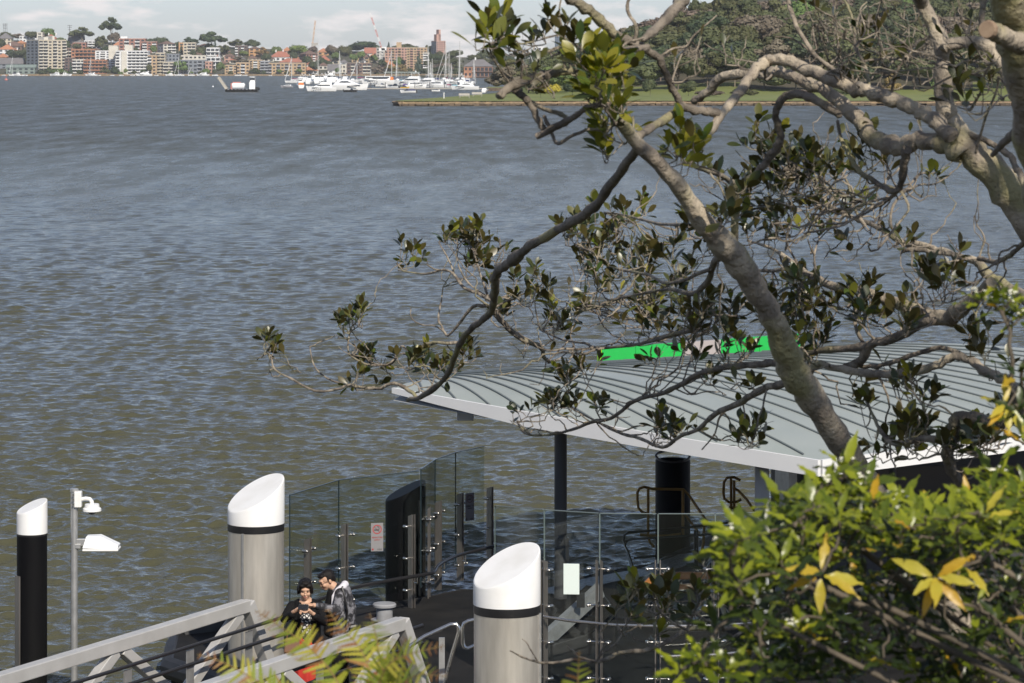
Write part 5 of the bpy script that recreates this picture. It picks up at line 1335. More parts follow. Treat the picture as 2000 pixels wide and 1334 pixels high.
# green name board on the roof ridge
t=empty('name_board',(0,0,0),0,'long green board with a grey middle panel on the canopy ridge','sign')
def brd(pa,pb,Ya,Yb_,ta,tb,mt,nm,ext=0):
    a=P(pa,ta,Ya);b=P(pb,tb,Yb_); d=(b-a); n=Vector((d.y,-d.x,0)).normalized()*.05
    lo=-.34
    vs=[a+n+UP*lo,b+n+UP*lo,b-n+UP*lo,a-n+UP*lo,a+n,b+n,b-n,a-n]
    mb=MB(); mb.add(vs,[(3,2,1,0),(4,5,6,7),(0,1,5,4),(1,2,6,5),(2,3,7,6),(3,0,4,7)]); mb.build(nm,M[mt],t,smooth=0)
bl=lambda px:(47.3+(px-1168)*.0042, 680.5-(px-1168)*.0735)
for pa,pb,mt,nm in((1169,1172.6,'lime','edge_strip'),(1173,1238,'green','panel'),(1238.6,1330,'green','panel'),(1330.6,1405,'sign_grey','middle_panel'),(1405.6,1480,'green','panel'),(1480.6,1560,'green','panel')):
    (ya,ta),(yb_,tb)=bl(pa),bl(pb); brd(pa,pb,ya,yb_,ta,tb,mt,nm)
for px in(1200,1300,1400,1500):
    y,tt_=bl(px); q=P(px,tt_,y+.08); mb=MB(); mb.box((q.x,q.y+.06,q.z-.35),(.05,.05,.7)); mb.build('bracket',M['galv'],t,smooth=0)

# ------------------------------------------------------------------ gates, rails, seat
def rail(name,label,paths,r,mt,cat='handrail'):
    t=empty(name,(0,0,0),0,label,cat)
    for k,(pts,nm) in enumerate(paths):
        mb=MB(); mb.tube([P(*q) for q in pts],r,8); mb.build(nm,M[mt],t)
    return t
Yr=46.6
rail('gate_rail','mustard tubular gate rail in front of the black open topped pile',[
  ([(1268,1004,Yr),(1254,1000,Yr),(1247,992,Yr),(1245,975,Yr),(1245,962,Yr),(1249,954,Yr),(1258,951,Yr),(1275,955,Yr),(1335,956,Yr),(1345,966,Yr),(1368,1000,Yr-.4),(1386,1026,Yr-.8)],'rail_tube'),
  ([(1266,953,Yr),(1266,1046,Yr),(1270,1060,Yr),(1278,1068,Yr)],'rail_tube'),([(1334,957,Yr),(1334,1046,Yr)],'rail_tube'),
  ([(1250,1044,Yr),(1266,1046,Yr),(1300,1047,Yr),(1330,1043,Yr)],'rail_tube'),([(1338,1004,Yr),(1352,1024,Yr),(1369,1046,Yr-.4)],'rail_tube'),([(1376,1012,Yr-.6),(1374,1060,Yr-.6),(1366,1098,Yr-.6)],'rail_tube')],.022,'mustard')
Yr=47.6
rail('gate_rail','mustard looped gate rail beside the pale square canopy column',[
  ([(1446,938,Yr),(1434,932,Yr),(1420,933,Yr),(1414,942,Yr),(1413,962,Yr),(1415,974,Yr),(1424,981,Yr),(1440,980,Yr),(1448,975,Yr)],'rail_tube'),
  ([(1428,934,Yr),(1428,1010,Yr)],'rail_tube'),([(1434,938,Yr),(1434,1020,Yr)],'rail_tube'),([(1432,952,Yr),(1442,958,Yr),(1458,975,Yr-.3),(1475,1000,Yr-.5)],'rail_tube'),
  ([(1424,990,Yr),(1436,993,Yr),(1447,989,Yr)],'rail_tube')],.022,'mustard')
Yr=45.2
rail('deck_rail','dark tubular double rail curving round the deck behind the front glass',[
  ([(1258,1180,Yr-1.6),(1240,1128,Yr-.9),(1225,1080,Yr-.2),(1218,1056,Yr),(1219,1046,Yr),(1226,1040,Yr),(1280,1036,Yr),(1360,1028,Yr),(1450,1018,Yr)],'rail_tube'),
  ([(1262,1180,Yr-1.9),(1243,1128,Yr-1.2),(1228,1082,Yr-.5),(1221,1066,Yr-.3),(1223,1057,Yr-.3),(1232,1053,Yr-.3),(1290,1050,Yr-.3),(1460,1038,Yr-.3)],'rail_tube'),
  ([(1238,1090,Yr-.4),(1300,1084,Yr-.4),(1360,1076,Yr-.4)],'rail_tube'),([(1357,1036,Yr-.2),(1358,1146,Yr-.6)],'rail_tube'),([(1362,1036,Yr-.2),(1363,1146,Yr-.6)],'rail_tube')],.018,'dark_rail')
t=empty('curved_bench',(0,0,0),0,'curved orange timber bench with two slats behind the front glass','bench')
for (pts,h) in(([(1255,1138),(1290,1127),(1330,1124),(1390,1124),(1450,1128)],.10),([(1235,1150),(1275,1146),(1330,1146),(1390,1145),(1450,1148)],.075)):
    mb=MB(); q=[P(a,b,42.4) for a,b in pts]
    for a,b in zip(q[:-1],q[1:]): mb.bar(a,b,.06,h)
    mb.build('slat',M['timber'],t,smooth=0)
for px in(1262,1320,1380,1440):
    mb=MB(); q=P(px,1150,42.45); mb.box((q.x,q.y+.05,(q.z+DECK)/2+.06),(.05,.08,q.z-DECK+.12)); mb.build('leg',M['fender'],t,smooth=0)
t=empty('boarding_ramp',(0,0,0),0,'grey aluminium boarding ramp beam slanting up behind the notice','ramp')
mb=MB(); mb.bar(P(1052,1262,40.2),P(1172,1152,41.2),.10,.20); mb.build('side_beam',M['galv'],t,smooth=0)
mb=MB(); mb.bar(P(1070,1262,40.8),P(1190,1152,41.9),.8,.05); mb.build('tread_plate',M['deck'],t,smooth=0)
mb=MB(); q=P(1134,1170,40.7); mb.box((q.x,q.y-.08,q.z),(.11,.05,.2)); mb.build('control_box',M['fender'],t,smooth=0)
mb=MB(); q=P(1108,1100,41.5); mb.bar(P(1108,1050,42.5),P(1108,1096,42.5),.05,.05); mb.build('stub_post',M['dark_rail'],t,smooth=0)
# ------------------------------------------------------------------ foreground figs, shrub, ferns
def bark(name,c,c2,lich=None,ns=9):
    m=mat(name,c,.85,c2=c2,ns=ns,lo=.36,hi=.60,bump=.9,bs=40,detail=8)
    nt=m.node_tree; N=nt.nodes; L=nt.links; b=N['Principled BSDF']
    src=b.inputs['Base Color'].links[0].from_socket
    tc=N.new('ShaderNodeTexCoord'); n=N.new('ShaderNodeTexNoise'); n.inputs['Scale'].default_value=3.3; n.inputs['Detail'].default_value=5
    L.new(tc.outputs['Object'],n.inputs['Vector'])
    r=N.new('ShaderNodeValToRGB'); r.color_ramp.elements[0].position=.54; r.color_ramp.elements[1].position=.66
    L.new(n.outputs['Fac'],r.inputs[0])
    mx=N.new('ShaderNodeMix'); mx.data_type='RGBA'; L.new(r.outputs[0],mx.inputs[0]); L.new(src,mx.inputs[6]); mx.inputs[7].default_value=(*(lich or (.30,.27,.14)),1)
    # dark specks and scars
    v=N.new('ShaderNodeTexVoronoi'); v.inputs['Scale'].default_value=30; L.new(tc.outputs['Object'],v.inputs['Vector'])
    r2=N.new('ShaderNodeValToRGB'); r2.color_ramp.elements[0].position=.06; r2.color_ramp.elements[1].position=.16; r2.color_ramp.elements[0].color=(.35,.33,.3,1)
    L.new(v.outputs['Distance'],r2.inputs[0])
    mu=N.new('ShaderNodeMix'); mu.data_type='RGBA'; mu.blend_type='MULTIPLY'; mu.inputs[0].default_value=.8; L.new(mx.outputs[2],mu.inputs[6]); L.new(r2.outputs[0],mu.inputs[7])
    L.new(mu.outputs[2],b.inputs['Base Color'])
    return m
M['bark_pale']=bark('fig_bark_pale',(.47,.40,.30),(.25,.21,.165))
M['bark_grey']=bark('fig_bark_grey',(.23,.195,.155),(.12,.10,.078))
M['bark_twig']=bark('fig_twig_bark',(.34,.29,.225),(.14,.115,.09),lich=(.24,.22,.13),ns=20)
M['fig_leaf']=leaf_mat('fig_leaf',(.024,.036,.009),(.075,.062,.020),alt=(.085,.085,.018),rough=.34,transl=.14)
M['fig_leaf_young']=leaf_mat('fig_leaf_young',(.06,.095,.012),(.15,.16,.03),alt=(.24,.22,.02),rough=.32,transl=.3)

def catmull(pts,n=4):
    out=[]
    for i in range(len(pts)-1):
        p0=pts[max(i-1,0)];p1=pts[i];p2=pts[i+1];p3=pts[min(i+2,len(pts)-1)]
        for k in range(n):
            t=k/n
            out.append(.5*((2*p1)+(p2-p0)*t+(2*p0-5*p1+4*p2-p3)*t*t+(3*p1-p0-3*p2+p3)*t**3))
    out.append(pts[-1]); return out
class Limb:
    def __init__(s,pts,y0,y1,r0=None,r1=None,wob=.12,n=9,seed=0):
        """pts: (px,py[,radius px[,Y]]) in photo pixels; depth runs from y0 to y1"""
        k=len(pts); L_=[0]
        for a,b in zip(pts[:-1],pts[1:]): L_.append(L_[-1]+math.hypot(b[0]-a[0],b[1]-a[1]))
        P3=[];Rr=[]
        for i,p in enumerate(pts):
            f=L_[i]/L_[-1]; Y=p[3] if len(p)>3 else y0+(y1-y0)*f
            r=p[2] if len(p)>2 and p[2] is not None else r0+(r1-r0)*f
            P3.append(np.array(P(p[0],p[1],Y))); Rr.append(r*.78*Y/F)
        v=[np.append(a,b) for a,b in zip(P3,Rr)]
        c=catmull(v,4)
        rs=np.random.RandomState(seed+int(pts[0][0]))
        s.p=[Vector(x[:3]) for x in c]; s.r=[]
        for i,x in enumerate(c):
            r=max(x[3],.0012)*(1+wob*rs.randn()*.5+.05*math.sin(i*1.7)+(.15 if rs.rand()<.12 else 0)*(wob>.06)); s.r.append(r)
            if 0<i<len(c)-1: s.p[i]+=Vector(rs.randn(3)*r*(.15 if wob>.06 else .09))
        s.n=n
    def add(s,mb): 
        p=list(s.p);r=list(s.r)
        p.append(p[-1]+(p[-1]-p[-2]).normalized()*r[-1]*.5); r.append(r[-1]*.5)
        mb.tube(p,r,s.n)
class Leaves:
    """collects leaf faces into one mesh"""
    def __init__(s,prof,fold=.25,curl=.25,wavy=0):
        st=len(prof); s.T=[]; s.F=[]
        for i,w in enumerate(prof):
            t=i/(st-1)
            wv=wavy*math.sin(i*2.4)
            for k,x in enumerate((-1,0,1)): s.T.append((x*w,t,abs(x)*w*fold*.9-curl*t*t*.5+(wv*x if k!=1 else 0)))
        for i in range(st-1):
            a=i*3; s.F+= [(a,a+1,a+4,a+3),(a+1,a+2,a+5,a+4)]
        s.T=np.array(s.T); s.Fa=np.array(s.F); s.V=[]; s.Q=[]; s.M=[]; s.nv=0
    def put(s,pos,d,up,L_,mi=0,wid=1.0):
        d=np.array(d,float); d/=np.linalg.norm(d)+1e-9; u=np.array(up,float); u=u-d*u.dot(d)
        if np.linalg.norm(u)<1e-3: u=np.array([.3,.5,.8])-d*d.dot([.3,.5,.8])
        u/=np.linalg.norm(u); x=np.cross(d,u)
        T=s.T*np.array([L_*wid,L_,L_])
        s.V.append(np.array(pos)+T[:,:1]*x+T[:,1:2]*d+T[:,2:3]*u); s.Q.append(s.Fa+s.nv); s.M+= [mi]*len(s.Fa); s.nv+=len(s.T)
    def build(s,name,mats,parent):
        return link(name,np_mesh(name,np.concatenate(s.V),np.concatenate(s.Q),mats,s.M if isinstance(mats,list) else None,smooth=True),parent)
FIG=(.012,.075,.15,.205,.23,.215,.15,.015)
rt=np.random.RandomState(21)
def unit(v): return v/(np.linalg.norm(v)+1e-9)
SUNV=np.array(S)
def rosette(lv,mb,pos,d,n,size,mi,spread=.75):
    """fig leaves held in a whorl at a twig tip, mostly pointing up"""
    d=unit(np.array(d)); a0=rt.rand()*6.28
    e1=unit(np.cross(d,rt.randn(3))); e2=np.cross(d,e1)
    for k in range(n):
        a=a0+k*2.4+rt.randn()*.2; f=k/max(1,n-1)
        o=unit(d*(1.15-f*.75*spread*1.3)+(e1*math.cos(a)+e2*math.sin(a))*(.5+.7*f*spread)+np.array([0,0,.2])+rt.randn(3)*.12)
        b=np.array(pos)-d*(.006+.028*f)
        st=b+o*size*.16
        if mb is not None: mb.tube([b,st],[.0014,.0011],4)
        m_=mi if rt.rand()<.88 else 1-mi
        lv.put(st,o,d*.8+unit(rt.randn(3))*.35+np.array([0,0,.3]),size*(.72+.45*rt.rand()),m_,.9+.25*rt.rand())
def grow(limbs,tgt,mbt,lv,size=.08,nl=(4,8),mi=0,r0=.0042,bare=False,sub=(1,3)):
    """a knobbly twig from the nearest limb to the wanted spot, forking into leafy tips"""
    T=Vector(tgt); best=None
    for l in limbs:
        for p,r in zip(l.p,l.r):
            dd=(p-T).length
            if best is None or dd<best[0]: best=(dd,p,r)
    dd,base,rb=best; base=np.array(base); T=np.array(T)
    v=T-base; Ln=np.linalg.norm(v)
    n=max(4,int(Ln/.035)+3); pts=[]; ph=rt.rand(2)*6.28
    sag=np.array([0,0,-.11*Ln*rt.rand()])+rt.randn(3)*.055*Ln; kn=np.array([[0,0,0]]+[list(rt.randn(3)*.07*min(Ln,.5)) for _ in range(3)]+[[0,0,0]])
    for i in range(n+1):
        t=i/n; q=base+v*t+sag*math.sin(math.pi*t)+np.array([np.interp(t,[0,.25,.5,.75,1],kn[:,c_]) for c_ in range(3)])
        q=q+rt.randn(3)*.004*(0<i<n); pts.append(Vector(q))
    r0=min(r0*(.7+Ln*1.2),rb*.8)
    rs_=[r0+(.0019-r0)*(i/n)+(rt.rand()**3)*.0016 for i in range(n+1)]
    mbt.tube(pts,rs_,6)
    dirn=unit(np.array(pts[-1]-pts[-2])+np.array([0,0,.02]))
    lt=Limb.__new__(Limb); lt.p=pts; lt.r=rs_
    limbs_new=lt
    k=rt.randint(sub[0],sub[1]+1)
    for j in range(k):
        i=n-int(rt.rand()*min(n-1,5)) if j else n
        b=np.array(pts[i]); d=unit(dirn*.5+np.array([0,0,.6])+rt.randn(3)*.55)
        L2=.03+.07*rt.rand(); m1=b+d*L2*.5+rt.randn(3)*.006; e=b+d*L2+np.array([0,0,.012])
        mbt.tube([Vector(b),Vector(m1),Vector(e)],[rs_[i]*.9,.0022,.0017],5)
        if not bare: rosette(lv,mbt,e,unit(e-m1),rt.randint(nl[0],nl[1]+1),size,mi)
        elif rt.rand()<.25: lv.put(e,d,rt.randn(3),size*.8,mi)
    return limbs_new
def cluster(limbs,mbt,lv,x,y,rx,ry,n,Y,size=.08,mi=0,bare=.22,dY=.45,chain=.5,nl=(3,7)):
    if mi==0: size*=.88; n=max(1,int(n*.85+.5))
    new=[]
    for k in range(n):
        a=rt.rand()*6.28; r=math.sqrt(rt.rand()); px=x+rx*r*math.cos(a); py=y+ry*r*math.sin(a)
        pool=limbs+(new if rt.rand()<chain else [])
        new.append(grow(pool,P(px,py,Y+rt.randn()*dY),mbt,lv,size,nl,mi,bare=rt.rand()<bare))

# ---- fig A: trunk rising from below the shrub, up and left
figA=empty('fig_tree',(0,0,0),0,'fig tree whose pale trunk slants up left across the canopy to a leafy tip','tree')
LA={}
LA['trunk']=Limb([(2230,2150,80,15.0),(2080,1650,62,14.3),(1960,1370,48,13.8),(1900,1270,43),(1830,1150,40),(1760,1040,37),(1700,960,36),(1652,880,33),(1610,815,33),(1575,755,37),(1540,700,37),(1512,632,30),(1482,578,29),(1448,522,35),(1415,478,33),(1368,425,25),(1318,352,21),(1254,288,18),(1205,232,15)],13.8,10.6,n=18,wob=.05)
LA['b1']=Limb([(1250,285,12),(1225,318,12),(1196,356,12),(1163,404,12),(1118,434,12),(1062,464,12),(1025,486,12),(998,512,13),(972,531,11),(966,550,11),(965,587,10),(957,610,9),(932,632,8),(912,651,8),(894,681,7.5),(879,722,7),(867,741,7),(830,771,7),(796,782,5)],10.9,16.6,n=12)
LA['b2']=Limb([(960,602,8),(968,612,8),(991,640,7.5),(1025,666,7),(1055,677,6),(1062,696,5),(1074,708,4)],16.0,16.2)
LA['b3']=Limb([(900,668),(879,670),(837,670),(811,689),(781,692),(762,711),(725,713),(699,704),(680,685),(684,644)],16.5,17,4.5,1.8)
LA['b4']=Limb([(956,598),(924,599),(897,632),(875,655),(864,640),(856,621),(862,587),(865,561)],16.2,16.8,5,1.6)
LA['b4b']=Limb([(868,648),(850,637),(822,634),(804,621),(802,602)],16.6,16.8,2.4,1.3)
LA['b5']=Limb([(812,778),(806,768),(770,749),(736,760),(680,752),(665,758),(616,764),(567,739),(537,722),(530,700)],16.6,17.2,5,2)
LA['b5b']=Limb([(676,752),(650,744),(627,730),(612,711),(605,677)],16.9,17.1,2.6,1.4)
LA['b6']=Limb([(964,588),(954,584),(931,572),(905,561),(886,535),(867,527),(830,535),(796,531),(785,527),(776,515)],16.1,16.8,5,1.6)
LA['b6b']=Limb([(953,582),(950,569),(939,539),(931,512),(924,488)],16.2,16.4,3.5,1.6)
LA['b6c']=Limb([(888,540),(880,515),(868,492),(857,474)],16.5,16.6,2.6,1.4)
LA['b6d']=Limb([(945,575),(915,553),(896,520),(893,490)],16.3,16.5,2.6,1.4)
LA['b7']=Limb([(1535,708,10),(1504,709,9),(1471,713),(1422,717),(1364,730),(1331,750),(1298,767),(1240,783),(1195,816),(1154,825),(1108,842),(1062,850),(1025,846),(1010,823)],12.9,16.2,9,2.5)
LA['b8']=Limb([(1548,742,12),(1525,750,10),(1492,759,9),(1450,783,8),(1397,808),(1364,837),(1327,853),(1294,874),(1252,857),(1203,843),(1150,815),(1120,800)],12.8,15.6,9,1.8)
LA['b8b']=Limb([(1415,805),(1404,818),(1397,845),(1385,862),(1371,878)],13.8,13.9,3,1.6)
LA['b9']=Limb([(1418,485,12),(1392,520,9),(1384,548,8),(1364,569,7),(1343,573,6),(1306,565),(1257,573),(1203,585),(1162,602),(1135,604)],12.0,15.2,6,2)
LA['b9b']=Limb([(1345,572,6),(1347,614,6),(1349,643,6),(1323,651),(1281,664),(1236,674),(1170,680),(1141,670),(1100,664),(1055,644)],13.2,15.6,6,2)
LA['b9c']=Limb([(1388,525,5),(1331,548),(1295,552),(1265,536),(1203,524),(1162,495),(1125,480)],12.4,15,5,1.8)
LA['b9d']=Limb([(1420,470,6),(1380,450),(1330,440),(1280,436),(1220,420),(1180,415)],12,15,6,2)
LA['b10']=Limb([(1438,505,11),(1434,454,10),(1440,400,9),(1437,364,9),(1473,344,9),(1498,314,10),(1515,293,10),(1525,266,10),(1515,229,9),(1521,202,10),(1542,185,11),(1569,186,11),(1599,199,11),(1640,225,10)],12.2,11.6)
LA['b10b']=Limb([(1432,356),(1400,340),(1370,330),(1340,318)],11.9,11.2,7,5)
LA['low']=Limb([(1800,1120,12),(1700,1150,11),(1600,1175,9),(1530,1205,8),(1477,1219,7),(1420,1226,6),(1346,1229,6),(1321,1243,6),(1292,1260,6),(1255,1271,5.5),(1212,1274,5),(1190,1285,5),(1161,1293,4.5),(1118,1289,4),(1089,1294,3.6),(1052,1294,3),(1020,1283,2.4),(996,1271,1.6)],13.6,11.5)
LA['low2']=Limb([(1345,1232),(1320,1220),(1299,1205),(1281,1185),(1276,1158)],12.2,12.1,4,1.8)
LA['low3']=Limb([(1165,1292),(1132,1283),(1118,1270),(1107,1262)],11.8,11.8,3.4,1.8)
LA['low4']=Limb([(1470,1222),(1440,1240),(1405,1262),(1380,1264),(1340,1250)],12.6,12.4,4,2.4)
LA['low5']=Limb([(1052,1294),(1040,1275),(1028,1255),(1020,1248)],11.6,11.6,2,1.2)
tag(figA,None)
mb=MB(); LA['trunk'].add(mb); trA=mb.build('trunk',M['bark_pale'],figA,smooth=80)
for k_ in LA:
    if k_=='trunk': continue
    mb=MB(); LA[k_].add(mb); mb.build('branch',M['bark_grey' if k_ in('b1','b2','b7','b9','b9b','b10') else 'bark_twig'],figA,smooth=80)
mt=MB(); lv=Leaves(FIG,fold=.14,curl=.22)
limbsA=[v for k,v in LA.items()]
far_=[LA[k] for k in('b1','b2','b3','b4','b4b','b5','b5b','b6','b6b','b6c','b6d')]
mid_=[LA[k] for k in('b7','b8','b8b','b9','b9b','b9c','b9d')]
CA=[(905,490,52,42,20,16.5,far_),(965,500,28,35,7,16.3,far_),(793,503,24,18,5,16.8,far_),(530,698,22,26,7,17.2,far_),(705,645,42,18,7,17,far_),(715,738,28,26,7,16.9,far_),(690,695,14,26,3,17,far_),(808,716,44,20,11,16.7,far_),(862,735,12,16,3,16.6,far_),(900,708,22,18,5,16.5,far_),
 (1035,565,52,40,14,16,far_+mid_),(1090,622,42,26,9,15.8,far_+mid_),(1010,640,40,30,4,16.2,far_),
 (1195,470,95,65,30,15,mid_),(1240,555,130,50,26,14.6,mid_),(1310,640,95,35,20,14.5,mid_),(1150,735,22,18,4,15.5,mid_),(1120,760,26,40,5,15.6,mid_),(1090,795,42,24,11,15.8,mid_),(1018,832,16,26,5,16,mid_),
 (1330,712,60,16,3,14.4,[LA['b7']]),(1300,835,52,32,11,14.8,mid_),(1400,640,60,45,14,13.4,mid_),(1400,700,70,36,10,13.6,mid_),(1350,480,60,50,10,13,mid_),(1480,860,50,30,6,13.6,mid_),(1200,800,60,30,3,15,mid_),(1420,770,60,30,6,13.5,mid_),(1060,690,40,30,2,16,far_)]
for (x,y,rx,ry,n,Y,pool) in CA: cluster(pool,mt,lv,x,y,rx,ry,n,Y,.078)
lowp=[LA[k] for k in('low','low2','low3','low4','low5')]
cluster(lowp,mt,lv,1272,1182,50,30,12,12.2,.082,bare=.05); cluster(lowp,mt,lv,1235,1222,26,20,4,12,.08,bare=.1); cluster(lowp,mt,lv,1395,1150,26,45,5,12.6,.08); cluster(lowp,mt,lv,1440,1190,30,30,4,12.8,.08); cluster(lowp,mt,lv,1350,1200,40,40,4,12.3,.08)
# leafy end of the cut trunk, nearer and lit
tipp=[LA['trunk'],LA['b10b']]
cluster([LA['trunk']],mt,lv,1190,190,42,46,12,10.5,.078,1,bare=.0,dY=.2,nl=(5,8)); cluster([LA['trunk']],mt,lv,1150,125,36,36,6,10.6,.078,1,bare=.0,dY=.2); cluster([LA['trunk']],mt,lv,1185,295,30,34,5,10.7,.075,1,bare=.0,dY=.2); cluster(tipp,mt,lv,1330,312,50,24,7,11,.085,1,bare=.1,dY=.2)
cluster(limbsA,mt,lv,1400,420,60,60,7,11.6,.085,0,bare=.2,dY=.3)
for k in range(46):  # bare grey twiglets through the middle of the crown
    cluster(mid_,mt,lv,1250+rt.randn()*120,560+rt.randn()*90,20,20,1,14.6,.07,bare=1.0,chain=.8)
mt.build('twigs',M['bark_twig'],figA,smooth=60); lv.build('leaves',[M['fig_leaf'],M['fig_leaf_young']],figA)

# ---- fig B: stands outside the frame on the right, limbs sweeping in
figB=empty('fig_tree',(0,0,0),0,'large fig tree whose thick mottled limbs enter from the right and top edges','tree')
LB={}
LB['trunk']=Limb([(2950,2600,150),(2780,1800,130),(2600,1100,105),(2420,760,80),(2200,600,62),(2060,480,52),(2000,415,46),(1956,354,42),(1906,304,38),(1872,263,32),(1852,229,27),(1843,189,24),(1842,152,24),(1845,111,23),(1835,74,20),(1818,40,18),(1801,7,17),(1785,-40,15),(1770,-120,12)],11.0,11.5,n=20,wob=.05)
LB['arch']=Limb([(1860,268,20),(1835,243,20),(1805,223,18),(1771,206,18),(1737,192,19),(1704,182,18),(1670,175,17),(1636,162,17),(1602,145,16),(1569,132,16),(1535,118,15),(1503,117,15),(1490,128,13)],11.3,11.9,n=14)
LB['arch2']=Limb([(1880,300,26),(1849,285,23),(1805,273,21),(1771,281,23),(1737,283,24),(1704,266,21),(1687,243,19),(1663,219,18),(1629,189,16),(1596,169,15),(1562,155,14),(1528,142,13),(1498,142,13),(1455,145,12),(1413,150,12),(1382,179,11),(1355,199,10)],11.4,12.6,n=14)
LB['stub']=Limb([(1771,292,13),(1766,331,11),(1757,366,8),(1737,374,7),(1704,351,6.5),(1680,337,6),(1660,304,6),(1643,270,5),(1636,236,4)],11.5,12)
LB['right']=Limb([(1845,90,16),(1865,86,16),(1899,81,16),(1923,86,17),(1946,108,18),(1967,142,18),(1983,189,17),(2005,230,16),(2060,330,18),(2150,480,24),(2280,640,34)],11.4,10.8,n=14)
LB['big']=Limb([(1962,-60,52),(1975,10,50),(1985,70,50),(1995,130,48),(2008,200,46),(2022,290,46),(2060,420,52),(2200,640,64),(2450,960,84),(2640,1180,96)],8.6,11.0,n=18,wob=.04)
LB['bigstub']=Limb([(1995,90,30),(1965,72,24),(1948,66,22),(1932,58,21)],8.7,8.5,n=14)
LB['lichen']=Limb([(1925,-30),(1921,0),(1918,30),(1917,62)],10.9,10.9,9,8)
LB['rlow']=Limb([(1890,262),(1906,266),(1940,283),(1973,304),(1990,336),(2005,365),(2040,440)],11.4,11,7,9)
LB['rdark']=Limb([(2015,225,14),(1985,258,13),(1960,280,10),(1938,303,6)],9.6,10)
LB['stripe']=Limb([(1500,112,11),(1492,122,13),(1473,140,13),(1453,169,13),(1426,202,12),(1399,238,11),(1372,277,10),(1345,312,8),(1338,322,4)],11.9,11.2,n=12)
LB['left1']=Limb([(1404,222,12),(1385,218,11),(1365,217,11),(1335,209,10),(1322,189,9),(1311,169,9),(1301,145,8.5),(1288,115,9),(1264,98,10),(1237,84,11),(1204,67,12),(1177,44,13),(1150,20,13),(1116,-2,13),(1090,-30,12)],11.5,11,n=12)
LB['left1b']=Limb([(1330,210,10),(1322,216,10),(1298,233,11),(1271,250,11),(1244,268,11)],11.4,10.8,n=12)
LB['top1']=Limb([(1345,-20,15),(1335,0,15),(1311,22,14),(1295,44,13),(1271,66,11),(1255,78,6)],11.6,11.2,n=12)
LB['top1b']=Limb([(1256,74,3.5),(1224,84),(1210,101),(1195,130),(1180,160)],11.1,10.9,4,2.2)
LB['cl']=Limb([(1265,92,9),(1220,100,10),(1175,115,11),(1133,132,11),(1102,138,10.5),(1069,145,11),(1035,155,12),(1011,163,12),(991,175,11),(972,187,10)],11.2,10.6,n=12)
LB['cl2']=Limb([(1000,172,9),(1014,182,9),(1028,192,9),(1042,216,8),(1052,236,8),(1062,252,9)],10.8,10.8)
LB['cl3']=Limb([(1049,266,8),(1075,253,9),(1102,239,8.5),(1123,226,8),(1145,212,7),(1175,205,7),(1200,225,6)],10.8,10.6)
LB['cl4']=Limb([(1062,226),(1069,240),(1079,263),(1089,280),(1116,266),(1150,253),(1180,255)],10.8,10.7,4.5,4)
LB['cl5']=Limb([(1030,195),(1045,203),(1069,216),(1096,223),(1112,236)],10.9,10.8,5,6)
LB['tw1']=Limb([(1002,165),(995,140),(984,118),(975,100),(958,90)],10.7,10.5,3.4,2)
LB['tw2']=Limb([(1020,155),(1018,142),(1020,101),(1005,75),(990,60)],10.7,10.6,3,1.4)
LB['tw3']=Limb([(1001,168),(985,150),(967,121),(955,106),(948,92)],10.7,10.5,3.2,2)
LB['tw4']=Limb([(1105,140),(1098,100),(1100,60),(1092,30),(1097,-10)],11,11,3.4,2.2)
LB['tw5']=Limb([(1170,120),(1140,100),(1115,80),(1090,68)],11,10.9,4,2)
LB['tw6']=Limb([(1310,165),(1322,130),(1335,100),(1350,80)],11.5,11.6,3,1.5)
LB['tw7']=Limb([(1240,80),(1242,50),(1225,20),(1232,-10)],11.2,11.2,5,4)
LB['tw8']=Limb([(1290,110),(1315,95),(1340,90),(1355,70),(1400,30)],11.5,11.6,3.2,1.5)
# limbs lower right
LB['c1']=Limb([(2120,660,22),(2000,578,15),(1960,556,14),(1929,536,13),(1912,515,11),(1896,507,9),(1863,497,8.5),(1830,487,8),(1797,478,8),(1764,474,8),(1731,454,7),(1698,437,6.5),(1657,421,6),(1624,404,5.5),(1600,380,4.5),(1588,350,3.5)],11.6,14)
LB['c1b']=Limb([(1912,505),(1945,511),(1974,497),(2000,474),(2030,430)],12,11.2,6,8)
LB['c1c']=Limb([(1863,497),(1825,493),(1790,487),(1764,490)],12.3,12.5,5,6)
LB['c2']=Limb([(1937,552,15),(1896,588,18),(1863,616,20),(1830,622,19),(1797,606,15),(1756,594,14),(1723,581,13),(1681,569,12),(1640,563,11),(1603,548,9),(1574,532,8),(1541,507,6),(1500,482,4),(1460,470,2.5)],12,14,n=12)
LB['c2b']=Limb([(1590,541),(1541,526),(1500,530),(1470,525)],13.2,13.6,6,3)
LB['c3']=Limb([(1822,622,14),(1789,635,14),(1747,660,13),(1706,672,11),(1657,680,9),(1611,684,8),(1570,690,6)],12.2,13,n=12)
LB['c3b']=Limb([(1700,672,12),(1685,700,12),(1672,712,11),(1650,716,8)],12.6,12.8)
LB['c4']=Limb([(2080,820,16),(2000,772,14),(1962,742,13),(1929,726,12),(1896,705,11),(1863,697,11),(1830,713,11),(1789,726,11),(1747,730,10.5),(1706,730,10.5),(1665,726,10),(1624,717,9),(1598,709,9),(1585,725,8),(1575,748,7)],11.8,12.8,n=12)
LB['c4b']=Limb([(1890,702),(1850,680),(1800,688),(1750,705),(1700,716),(1660,712)],12.2,12.8,7,5)
LB['c5']=Limb([(2100,760,22),(2000,808,18),(1953,825,17),(1912,820,16),(1873,817,17),(1862,845,16),(1850,874,16),(1860,915,14),(1880,960,12)],11.4,12,n=12)
LB['c5b']=Limb([(1855,858,10),(1797,858,9),(1747,866,7),(1723,845,5),(1706,812,4),(1690,780,3)],11.9,12.4)
LB['c6']=Limb([(1680,575),(1668,610),(1675,650),(1690,672)],12.8,12.7,4,5)
